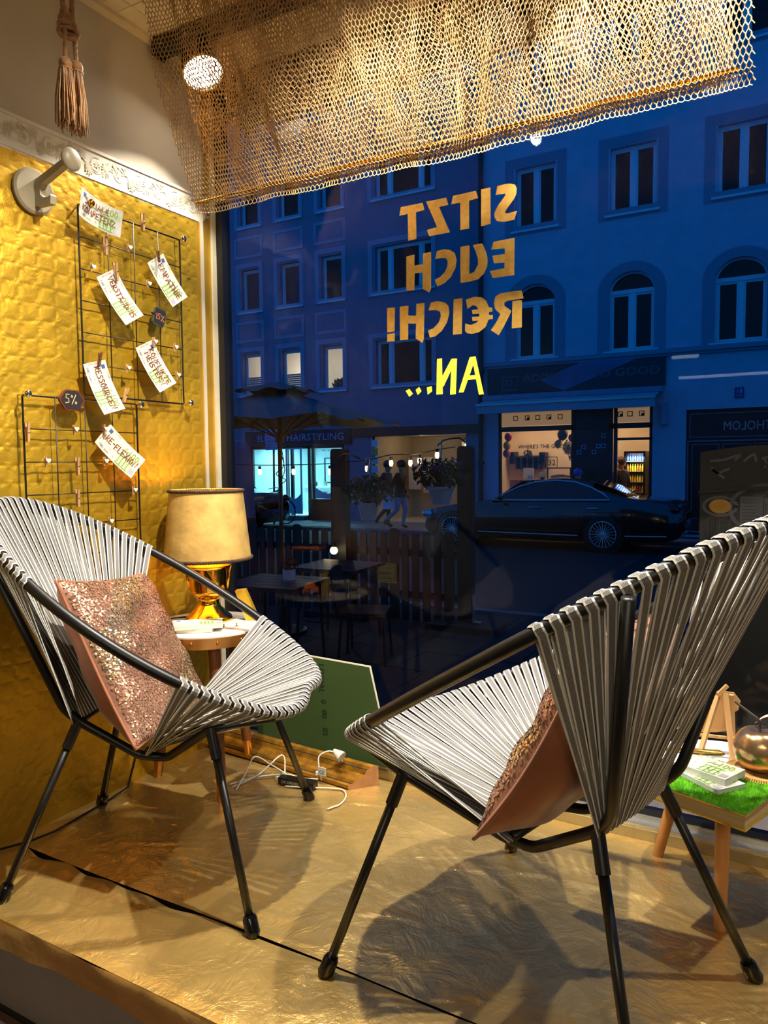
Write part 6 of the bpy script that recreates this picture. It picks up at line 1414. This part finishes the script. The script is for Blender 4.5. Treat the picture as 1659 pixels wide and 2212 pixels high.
# ------------------------------------------------------------------ people
def person(name, label, loc, rz, J, zones, hair, scale=1.):
    """J: joints in metres (x fwd, y left, z up); skin-modifier body, one continuous surface"""
    names = ['pelvis', 'chest', 'neck', 'headb', 'headt', 'shl', 'ell', 'hal', 'shr', 'elr', 'har', 'hil', 'knl', 'anl', 'tol', 'hir', 'knr', 'anr', 'tor']
    ed = [('pelvis', 'chest'), ('chest', 'neck'), ('neck', 'headb'), ('headb', 'headt'), ('chest', 'shl'), ('shl', 'ell'), ('ell', 'hal'), ('chest', 'shr'), ('shr', 'elr'), ('elr', 'har'), ('pelvis', 'hil'), ('hil', 'knl'), ('knl', 'anl'), ('anl', 'tol'), ('pelvis', 'hir'), ('hir', 'knr'), ('knr', 'anr'), ('anr', 'tor')]
    rad = dict(pelvis=.155, chest=.165, neck=.06, headb=.088, headt=.085, shl=.085, ell=.058, hal=.04, shr=.085, elr=.058, har=.04, hil=.105, knl=.068, anl=.048, tol=.04, hir=.105, knr=.068, anr=.048, tor=.04)
    me = bpy.data.meshes.new('body'); me.from_pydata([tuple(Vector(J[k])*scale) for k in names], [(names.index(a), names.index(b)) for a, b in ed], [])
    o = link(bpy.data.objects.new('body', me)); o.modifiers.new('s', 'SKIN'); 
    sk = me.skin_vertices[0].data if me.skin_vertices else None
    if sk is None:
        bpy.context.view_layer.update()
        me.attributes
    if me.skin_vertices:
        for i, k in enumerate(names): me.skin_vertices[0].data[i].radius = (rad[k]*scale, rad[k]*scale*(.8 if k in ('pelvis', 'chest') else 1)); 
        me.skin_vertices[0].data[0].use_root = True
    ss = o.modifiers.new('d', 'SUBSURF'); ss.levels = 2; ss.render_levels = 2
    dg = bpy.context.evaluated_depsgraph_get(); dg.update(); m2 = bpy.data.meshes.new_from_object(o.evaluated_get(dg)); bpy.data.objects.remove(o)
    t = thing(name, label, 'person', loc, rz)
    for q in zones['mats']: m2.materials.append(q)
    for p_ in m2.polygons:
        c = p_.center/scale; best, bi_ = 9e9, None
        for a, b in ed:
            A, B = Vector(J[a]), Vector(J[b]); k = max(0, min(1, (c-A).dot(B-A)/(B-A).length_squared)); d_ = (c-(A+(B-A)*k)).length
            if d_ < best: best, bi_ = d_, (a, b)
        p_.material_index = zones['of'](bi_, c)
    m2.shade_smooth(); b_ = link(bpy.data.objects.new('body', m2)); b_.parent = t
    hb = (Vector(J['headt'])*.75+Vector(J['headb'])*.25)*scale
    mb = MB().ball(tuple(hb+Vector((-.015, 0, .045))), .122*scale, 14, 10, sq=(1.05, .92, .95)); mb.v = [q for q in mb.v]
    mb.build('hair', hair, t, smooth=True)
    fc = hb+Vector((.085, 0, -.03))*scale
    MB().ball(tuple(fc+Vector((.012, 0, -.015))), .018*scale, 6, 5, sq=(1, .7, 1.2)).build('nose', zones['mats'][0], t, smooth=True)
    for s in (-1, 1): MB().ball(tuple(fc+Vector((.0, s*.03, .012))), .009*scale, 6, 5).build('eye', M['black'], t, smooth=True)
    MB().ball(tuple(fc+Vector((.002, 0, -.055))), .02*scale, 6, 4, sq=(.5, 1.2, .3)).build('mouth', M['letterred'], t, smooth=True)
    for s in (-1, 1):   # hands with fingers
        h_ = Vector(J['hal' if s > 0 else 'har'])*scale; e_ = Vector(J['ell' if s > 0 else 'elr'])*scale; d_ = (h_-e_).normalized(); sdv = d_.cross(Vector((1, 0, 0))).normalized()
        hm = MB().tube([h_-d_*.02, h_+d_*.04, h_+d_*.085], [.032*scale, .04*scale, .034*scale], 8)
        for k in range(4): b0 = h_+d_*.08+Vector((1, 0, 0))*(k-1.5)*.017*scale; hm.tube([b0, b0+d_*.04+sdv*.006*s, b0+d_*(.07-.006*abs(k-1.5))+sdv*.02*s], [.0095*scale, .009*scale, .007*scale], 6)
        b0 = h_+d_*.03+Vector((.03, 0, 0)); hm.tube([b0, b0+d_*.03+Vector((.02, 0, 0)), b0+d_*.055+Vector((.024, 0, 0))], [.012*scale, .011*scale, .008*scale], 6)
        hm.build('hand', zones['mats'][0], t, smooth=True)
    return t
M['skin'] = mat('skin', (190, 140, 112), .55, var=.06)
M['jacket'] = mat('dark_jacket', (24, 24, 28), .7, var=.2, scale=12)
M['jeans'] = mat('pale_blue_jeans', (130, 146, 172), .8, var=.12, scale=14)
M['navy'] = mat('navy_cloth', (34, 48, 78), .8, var=.15)
M['hairdark'] = mat('dark_hair', (22, 17, 14), .5, var=.3, scale=60)
M['hairbrown'] = mat('brown_hair', (92, 58, 32), .5, var=.3, scale=60)
M['shoes'] = mat('dark_shoes', (30, 26, 24), .6)
def dressed(bone, c):
    a, b = bone
    if a in ('headb', 'neck') or (a, b) == ('chest', 'neck') and c.z > 1.45: return 0
    if a in ('anl', 'anr'): return 3
    if a in ('hil', 'hir', 'knl', 'knr') and c.z < .82: return 2
    return 1
walk = dict(pelvis=(0, 0, .93), chest=(.03, 0, 1.27), neck=(.04, 0, 1.46), headb=(.06, 0, 1.55), headt=(.07, 0, 1.66), shl=(.03, .19, 1.38), ell=(-.06, .24, 1.13), hal=(.06, .25, .90), shr=(.03, -.19, 1.38), elr=(-.10, -.24, 1.12), har=(-.10, -.26, .86), hil=(0, .10, .88), knl=(.12, .10, .50), anl=(.02, .10, .09), tol=(.17, .10, .04), hir=(0, -.10, .88), knr=(-.02, -.10, .50), anr=(-.36, -.10, .24), tor=(-.40, -.10, .10))
person('person', 'passer-by in a long dark jacket and pale jeans walking right on the far pavement', (-9.02, 16.75, -.685), 0., walk, dict(mats=[M['skin'], M['jacket'], M['jeans'], M['shoes']], of=dressed), M['hairdark'])
w2 = dict(walk); w2.update(knl=(-.06, .10, .50), anl=(-.34, .1, .2), tol=(-.38, .1, .08), knr=(.12, -.1, .5), anr=(.10, -.1, .09), tor=(.24, -.1, .04))
person('person', 'passer-by in blue carrying a pale bag, half hidden behind the other walker', (-9.62, 17.1, -.685), 0., w2, dict(mats=[M['skin'], M['navy'], M['jacket'], M['shoes']], of=dressed), M['hairdark'])
bg_ = thing('shopping_bag', 'pale cloth shopping bag carried by the walkers', 'bag', (-9.35, 16.85, -.05))
MB().box((-9.38, 16.80, .02), (.34, .08, .40), taper=.8).build('bag_body', M['frosted'], bg_, world=True); MB().tube(smoothp([(-9.48, 16.8, .2), (-9.44, 16.8, .36), (-9.34, 16.8, .36), (-9.30, 16.8, .2)]), .008, 5).build('bag_handle', M['frosted'], bg_, world=True)
stand = dict(walk); stand.update(chest=(.02, 0, 1.27), neck=(.02, 0, 1.46), headb=(.04, 0, 1.55), headt=(.05, 0, 1.66), ell=(.0, .25, 1.12), hal=(.10, .22, .90), elr=(.0, -.25, 1.12), har=(.12, -.20, .92), knl=(.02, .1, .49), anl=(0, .1, .08), tol=(.14, .1, .04), hir=(0, -.1, .88), knr=(.02, -.1, .49), anr=(0, -.1, .08), tor=(.14, -.1, .04))
mn = person('person', 'man in a black puffer jacket wearing pale headphones by the drinks fridge', (-3.86, 18.75, -.66), 2.6, stand, dict(mats=[M['skin'], M['jacket'], M['jacket'], M['shoes']], of=dressed), M['hairbrown'], 1.0)
hp_ = mn; 
t = thing('headphones', 'pale over-ear headphones worn by the man at the fridge', 'headphones', (-3.86, 18.75, .92), 2.6)
MB().tube([(.04, .115*math.cos(a), .02+.16*math.sin(a)) for a in np.linspace(0, PI, 14)], .012, 6).build('headband', M['white'], t, smooth=True)
for s in (-1, 1): MB().lathe([(0, 0), (.045, 0), (.045, .03), (0, .035)], 16, (.045, s*.105, .02), rot=Matrix.Rotation(-PI/2*s, 3, 'X')).build('ear_cup', M['white'], t, smooth='edge')
cyc = person('person', 'person in a blue cap and blue jacket behind the car roof', (-4.55, 17.2, -.69), 1.2, stand, dict(mats=[M['skin'], M['navy'], M['navy'], M['shoes']], of=dressed), mat('blue_cap', (40, 90, 190), .6), .86)

# ================================================================== terrace in front of the shop
M['terracewood'] = mat('dark_terrace_wood', (7, 6, 6), .55, var=.25, scale=6, stretch=(1, 1, .2))
M['tablewood'] = mat('terrace_table_boards', (24, 23, 24), .35, var=.2, scale=5, stretch=(.2, 1, 1))
M['canopy'] = mat('parasol_canvas', (104, 112, 106), .85, var=.08, scale=3, bump=.2, bscale=60)
M['bulbglow'] = emission('festoon_bulb_glow', (255, 226, 160), 6.)
GZ = -.752
# parasol
pr_ = thing('parasol', 'square dark canvas parasol on a wooden pole on the terrace', 'parasol', (-4.65, 6.05, GZ), math.radians(7))
hs, ze, za = .98, 1.45 - GZ, 1.79 - GZ
MB().tube([(0, 0, 0), (0, 0, za-.02)], .022, 10).build('pole', M['brownwood'], pr_, smooth=True)
rim_ = [(hs, -hs), (hs, 0), (hs, hs), (0, hs), (-hs, hs), (-hs, 0), (-hs, -hs), (0, -hs)]
mb = MB(); G = 10
def cano(u, v):
    r = max(abs(u), abs(v)); z = za-(za-ze)*r**.85
    q = abs(abs(u)-abs(v))/max(r, 1e-3); return (u*hs, v*hs, z-.05*r*(1-abs(1-2*min(q, 1)))*.9)
V = [cano(u, v) for u in np.linspace(-1, 1, 25) for v in np.linspace(-1, 1, 25)]
npmesh('canopy', V, gridfaces(25, 25), M['canopy'], pr_, smooth=False)

top = MB()
for i in range(8):
    a, b = rim_[i], rim_[(i+1) % 8]; k = .33
    pts = [(a[0]*k+(b[0]-a[0])*k*t, a[1]*k+(b[1]-a[1])*k*t, za-.045+.018*math.sin(t*PI*2)) for t in np.linspace(0, 1, 7)]
    for q in range(6): top.quad((0, 0, za+.055), pts[q], pts[q+1])
top.build('vent_cap', M['canopy'], pr_)
for a in rim_:
    MB().tube([(0, 0, za-.04), (a[0]*.97, a[1]*.97, ze-.03)], .011, 6).build('rib', M['brownwood'], pr_)
    MB().tube([(0, 0, za-.52), (a[0]*.5, a[1]*.5, (za+ze)/2-.06)], .009, 6).build('strut', M['brownwood'], pr_)
MB().lathe([(0, 0), (.05, 0), (.05, .08), (0, .08)], 12, (0, 0, za-.56)).build('hub', M['brownwood'], pr_)
MB().lathe([(0, 0), (.25, 0), (.25, .05), (.05, .09), (.04, .3), (0, .3)], 20, (0, 0, 0)).build('foot', M['black'], pr_)
MB().tube(smoothp([(.03, -.03, 1.95), (.06, -.03, 1.75), (-.03, -.03, 1.66), (.08, -.03, 1.60), (.0, -.03, 1.56), (.07, -.03, 1.70), (.02, -.03, 1.9)]), .005, 5).build('cord_bundle', M['black'], pr_)
# fence of round-topped pickets along the terrace
fe = thing('picket_fence', 'dark wooden picket fence with rounded tops along the terrace', 'fence', (-4.6, 7.25, GZ))
def picket(x, y, h_, w_=.085):
    P = [(-w_/2, 0), (w_/2, 0), (w_/2, h_-.03)]+[(w_/2*math.cos(a), h_-.03+.035*math.sin(a)) for a in np.linspace(.2, PI-.2, 6)]+[(-w_/2, h_-.03)]
    return MB().prism(P, lambda a, b, c: (x+a, y+c, GZ+b), .022)
x = -6.4; k = 0
while x < -3.2:
    picket(x, 7.22, .98+(.04 if k % 5 == 3 else 0)+random.uniform(-.012, .012), .12 if k % 5 == 3 else .085).build('picket', M['terracewood'], fe, world=True); x += .135; k += 1
for z in (.25, .72): MB().bb((-6.45, 7.243, GZ+z), (-3.15, 7.283, GZ+z+.08)).build('fence_rail', M['terracewood'], fe, world=True)
for nm_, (x, y, zt_, w_) in enumerate(((-4.62, 7.08, 1.18, .20), (-3.06, 7.10, 1.18, .16))):
    t = thing('terrace_post', ['thick dark wooden post with rounded top in the middle of the terrace', 'dark wooden corner post of the terrace behind the flower pot'][nm_], 'post', (x, y, GZ), group='terrace posts')
    P = [(-w_/2, GZ+.08), (w_/2, GZ+.08), (w_/2, zt_-.05)]+[(w_/2-.03+.03*math.cos(a), zt_-.05+.05*math.sin(a)) for a in np.linspace(0, PI/2, 4)]+[(-w_/2+.03-.03*math.cos(a), zt_-.05+.05*math.sin(a)) for a in np.linspace(PI/2, 0, 4)]+[(-w_/2, zt_-.05)]
    MB().prism(P, lambda a, b, c: (x+a, y+c, b), .10).build('post_body', M['terracewood'], t, world=True)
    MB().bb((x+w_/2, y+.02, GZ+.07), (x+w_/2+.012, y+.07, GZ+.36)).bb((x+w_/2, y+.02, GZ+.07), (x+w_/2+.09, y+.07, GZ+.082)).build('steel_bracket', M['alu'], t, world=True)
    px_, pz_ = ((-4.03, 1.06), (-3.09, 1.20))[nm_]
    MB().tube(smoothp([(x, y+.02, pz_+.02), (x+(px_-x)*.3, y-.12, pz_+.06), (x+(px_-x)*.8, 6.66, pz_+.03), (px_, 6.6, pz_)]), .009, 6).build('pot_bracket', M['black'], t, world=True, smooth=True)
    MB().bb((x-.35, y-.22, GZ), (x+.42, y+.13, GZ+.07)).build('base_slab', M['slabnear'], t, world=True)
# two slatted tables
for nm_, (cx_, cy_, rz_) in enumerate(((-3.93, 5.02, .12), (-4.0, 6.12, .06))):
    t = thing('terrace_table', ['nearer slatted terrace table with a small white pot', 'farther slatted terrace table beside the post'][nm_], 'table', (cx_, cy_, GZ), rz_, 'terrace tables')
    for q in range(5): MB().bb((-.36, -.34+q*.138, .725), (.36, -.34+q*.138+.128, .752)).build('table_board', M['tablewood'], t)
    MB().bb((-.30, -.28, .70), (.30, .28, .725)).build('under_frame', M['black'], t)
    for sx_ in (-1, 1):
        for sy_ in (-1, 1): MB().tube([(sx_*.28, sy_*.27, .70), (sx_*.31, sy_*.30, .0)], .014, 8).build('leg', M['black'], t)
pt = thing('table_pot', 'small white pot with a dark plant on the nearer terrace table', 'plant pot', (-3.86, 5.12, 0.001))
MB().lathe([(0, 0), (.052, 0), (.058, .09), (.05, .09), (.05, .08), (0, .08)], 16, (-3.86, 5.12, 0.001)).build('pot', M['white'], pt, world=True, smooth='edge'); leaves(MB(), (-3.86, 5.12, .13), .07, 40, .035, 31).build('leaves', M['plant'], pt, world=True)
for nm_, (cx_, cy_, rz_) in enumerate(((-3.35, 5.55, -1.2), (-4.55, 4.75, .8))):
    t = thing('terrace_chair', ['dark terrace chair right of the nearer table', 'dark terrace chair left of the nearer table'][nm_], 'chair', (cx_, cy_, GZ), rz_, 'terrace chairs')
    MB().box((0, 0, .45), (.42, .42, .03)).build('seat', M['terracewood'], t)
    P = [(-.2, .45), (.2, .45), (.22, .80)]+[(.22*math.cos(a), .80+.05*math.sin(a)) for a in np.linspace(.2, PI-.2, 6)]+[(-.22, .80)]
    MB().prism(P, lambda a, b, c: (a, -.2-c-(b-.45)*.15, b), .02).build('backrest', M['terracewood'], t)
    for sx_ in (-1, 1):
        for sy_ in (-1, 1): MB().tube([(sx_*.18, sy_*.18, .44), (sx_*.21, sy_*.21, 0)], .013, 8).build('leg', M['black'], t)
# festoon lights
fs = thing('festoon_string', 'black festoon cable with bulbs strung between the terrace posts', 'string light', (-4.5, 7.1, .97))
cab_ = smoothp([(-6.4, 7.1, 1.02), (-5.77, 7.1, 1.0), (-5.26, 7.1, 1.0), (-4.74, 7.1, 1.01), (-4.6, 7.02, 1.03), (-4.24, 7.05, 1.04), (-3.93, 7.1, 1.10), (-3.65, 7.1, 1.10), (-3.35, 7.1, 1.15), (-3.16, 7.1, 1.17)])
MB().tube(cab_, .006, 5).build('cable', M['black'], fs, world=True)
for x, z in ((-5.77, .94), (-5.26, .94), (-4.74, .94), (-4.24, .97), (-3.93, 1.03), (-3.69, 1.03), (-3.58, 1.05), (-3.37, 1.11)):
    bl_ = MB().lathe([(0, -.048), (.014, -.044), (.022, -.02), (.020, .012), (.012, .03), (0, .03)], 12, (x, 7.1, z-.01)).build('bulb', M['bulbglow'], fs, world=True, smooth=True)
    MB().lathe([(.016, .018), (.018, .055), (0, .06)], 10, (x, 7.1, z-.01)).build('bulb_socket', M['black'], bl_, world=True)
MB().tube([(-4.66, 7.0, 1.03), (-4.62, 6.98, .10)], .004, 5).build('drop_cable', M['black'], fs, world=True)
bl_ = MB().ball((-4.62, 6.98, .02), .045, 12, 8).build('low_bulb', M['bulbglow'], fs, world=True, smooth=True); MB().lathe([(.02, .04), (.022, .09), (0, .09)], 10, (-4.62, 6.98, .02)).build('bulb_socket', M['black'], bl_, world=True)
light('festoon_light', 'POINT', (-3.7, 6.95, 1.0), 2.2, (1., .75, .42), shadow_soft_size=.05)
light('festoon_light', 'POINT', (-4.62, 6.85, .02), .6, (1., .75, .42), shadow_soft_size=.05)
# hanging flower pots
M['potwhite'] = mat('white_plastic_pot', (206, 204, 196), .5, var=.06)
M['petal'] = mat('purple_petal', (110, 50, 130), .6, var=.2, scale=40)
def hangpot(x, y, zb_, zt_, rb, rt_, hookz, label, fl, seed):
    t = thing('hanging_flower_pot', label, 'flower pot', (x, y, zb_), group='hanging flower pots')
    h_ = zt_-zb_
    MB().lathe([(0, 0), (rb, 0), (rt_*.97, h_*.82), (rt_*1.04, h_*.84), (rt_*1.04, h_), (rt_*.96, h_), (rt_*.92, h_*.8), (0, h_*.75)], 28, (x, y, zb_)).build('pot', M['potwhite'], t, world=True, smooth='edge')
    o_ = leaves(MB(), (x, y, zt_+.12), .26, 620, .035, seed, (1.15, .8, .62)).build('foliage', M['plantlit'], t, world=True); o_['kind'] = 'stuff'
    for k in range(9):
        a = 2*PI*k/9; MB().tube(smoothp([(x, y, zt_-.02), (x+.10*math.cos(a), y+.08*math.sin(a), zt_+.12), (x+.24*math.cos(a), y+.18*math.sin(a), zt_+.18+.08*math.sin(k*2))], 4), .004, 5).build('stem', M['plantlit'], t, world=True)
    if fl:
        for k in range(8):
            a = 2*PI*k/8+.3; c = Vector((x+.24*math.cos(a), y-.06+.14*math.sin(a), zt_+.22+.05*math.sin(k*3))); mb = MB()
            for j in range(5):
                b = 2*PI*j/5; d = Vector((math.cos(b), -.5, math.sin(b)))*.035; mb.quad(c, c+d*.7+Vector((0, 0, .012)), c+d*1.2, c+d*.7-Vector((0, 0, .012)))
            mb.build('flower', M['petal'], t, world=True)
    for k in range(3):
        a = 2*PI*k/3; MB().tube([(x+rt_*math.cos(a), y+rt_*math.sin(a), zt_), (x, y, hookz-.10)], .004, 5).build('hanger_strap', M['potwhite'], t, world=True)
    MB().tube(smoothp([(x, y, hookz-.12), (x+.01, y, hookz-.05), (x+.015, y, hookz), (x-.012, y, hookz+.02), (x-.03, y, hookz-.01)]), .009, 8).build('hook', M['potwhite'], t, world=True, smooth=True)
hangpot(-3.095, 6.6, .595, .775, .085, .128, 1.18, 'white hanging pot with purple flowers in front of the corner post', True, 71)
hangpot(-3.93, 6.6, .415, .60, .075, .112, 1.05, 'white hanging pot with bare dark stems beside the middle post', False, 83)
# yellow notice on the fence
M['yellowsign'] = mat('yellow_sign_plate', (196, 176, 60), .5, var=.06)
ys = thing('fence_notice', 'yellow notice on the fence reading Fahrräder abstellen verboten', 'sign', (-4.05, 7.19, -.36))
MB().bb((-4.17, 7.195, -.34), (-3.93, 7.21, -.12)).build('plate', M['yellowsign'], ys, world=True)
mb = MB(); frame(mb, -4.16, -3.94, -.33, -.13, 7.192, .005, .002)
for q, s in enumerate(('Fahrräder', 'abstellen', 'verboten')): v, f = text2d(s, .048); mb.flat([(x*.92, y) for x, y in v], f, lambda x, y: (-4.145+x, 7.190, -.185-q*.058+y))
mb.build('notice_text', M['noteink'], ys, world=True)
# grey street cabinet with a speech-bubble sticker
M['cabinet'] = mat('grey_street_cabinet', (52, 53, 50), .45, var=.1, scale=3)
M['sticker'] = mat('pale_grey_sticker', (108, 110, 110), .5, var=.04)
M['graffiti'] = mat('white_graffiti_paint', (124, 124, 122), .6, var=.1)
sc_ = thing('street_cabinet', 'tall grey street cabinet with graffiti and a round sticker right outside the window', 'cabinet', (.15, 4.3, GZ))
P = [(-.43, GZ), (.75, GZ), (.75, 1.02), (.45, 1.075), (.1, 1.085), (-.25, 1.07), (-.44, 1.045)]
MB().prism(P, lambda a, b, c: (a, 4.0+c, b), .6).build('cabinet_body', M['cabinet'], sc_, world=True)
MB().prism([(-.445, .85), (-.2, .875), (.3, .885), (.76, .86), (.76, .845), (.3, .868), (-.2, .858), (-.445, .835)], lambda a, b, c: (a, 3.985+c, b), .02).build('cabinet_lip', M['cabinet'], sc_, world=True)
cf_ = lambda x, z: (x, 3.994, z)
mb = MB(); ring = [(.0+(-.145)+.155*math.cos(a), .765+.115*math.sin(a)) for a in np.linspace(0, 2*PI, 44)]
mb.stroke(ring, .018, lambda a, b: (a, 3.992, b)); mb.stroke([(-.22, .665), (-.205, .635), (-.195, .655)], .018, lambda a, b: (a, 3.992, b))
el = [(-.345+.075*math.cos(a), .775+.045*math.sin(a)) for a in np.linspace(0, 2*PI, 30)]; mb.stroke(el, .014, lambda a, b: (a, 3.991, b)); mb.build('bubble_outline', M['sticker'], sc_, world=True)
mb = MB(); mb.quad(cf_(-.255, .665), cf_(-.155, .665), cf_(-.155, .825), cf_(-.255, .825)); mb.quad(cf_(-.15, .675), cf_(-.07, .675), cf_(-.07, .82), cf_(-.15, .82)); mb.build('info_sheet', M['sticker'], sc_, world=True)
mb = MB()
for q in range(9): mb.stroke([(-.245, .81-q*.016), (-.245+.05+.03*random.random(), .81-q*.016)], .004, lambda a, b: (a, 3.9925, b))
v, f = text2d('2245', .034); mb.flat(v, f, lambda x, y: (-.165+x, 3.9915, .838+y)); v, f = text2d('€', .03); mb.flat(v, f, lambda x, y: (-.185+x, 3.9915, .846+y)); frame(mb, -.145, -.075, .69, .79, 3.991, .004, .001); mb.build('sheet_print', M['noteink'], sc_, world=True)
MB().prism([(-.345+.05*math.cos(a), .775+.036*math.sin(a)) for a in np.linspace(0, 2*PI, 20)[:-1]], lambda a, b, c: (a, 3.993-c, b), .002).build('brass_plate', M['brassdull'], sc_, world=True)
mb = MB()
for st in ([(-.39, 1.0), (-.33, 1.005), (-.26, 1.03), (-.28, 1.005)], [(-.385, .965), (-.36, .94), (-.31, .96)], [(-.38, .955), (-.33, .915)], [(-.24, 1.0), (-.20, 1.03), (-.19, 1.0)], [(-.16, 1.01), (-.08, 1.03), (-.10, .99), (-.15, .97)], [(-.15, 1.0), (-.125, .955)], [(-.12, .97), (-.06, .95)]): mb.stroke(smoothp([(a, b, 0) for a, b in st], 4), .012, lambda a, b: (a, 3.992, b))
mb.build('graffiti_tag', M['graffiti'], sc_, world=True)
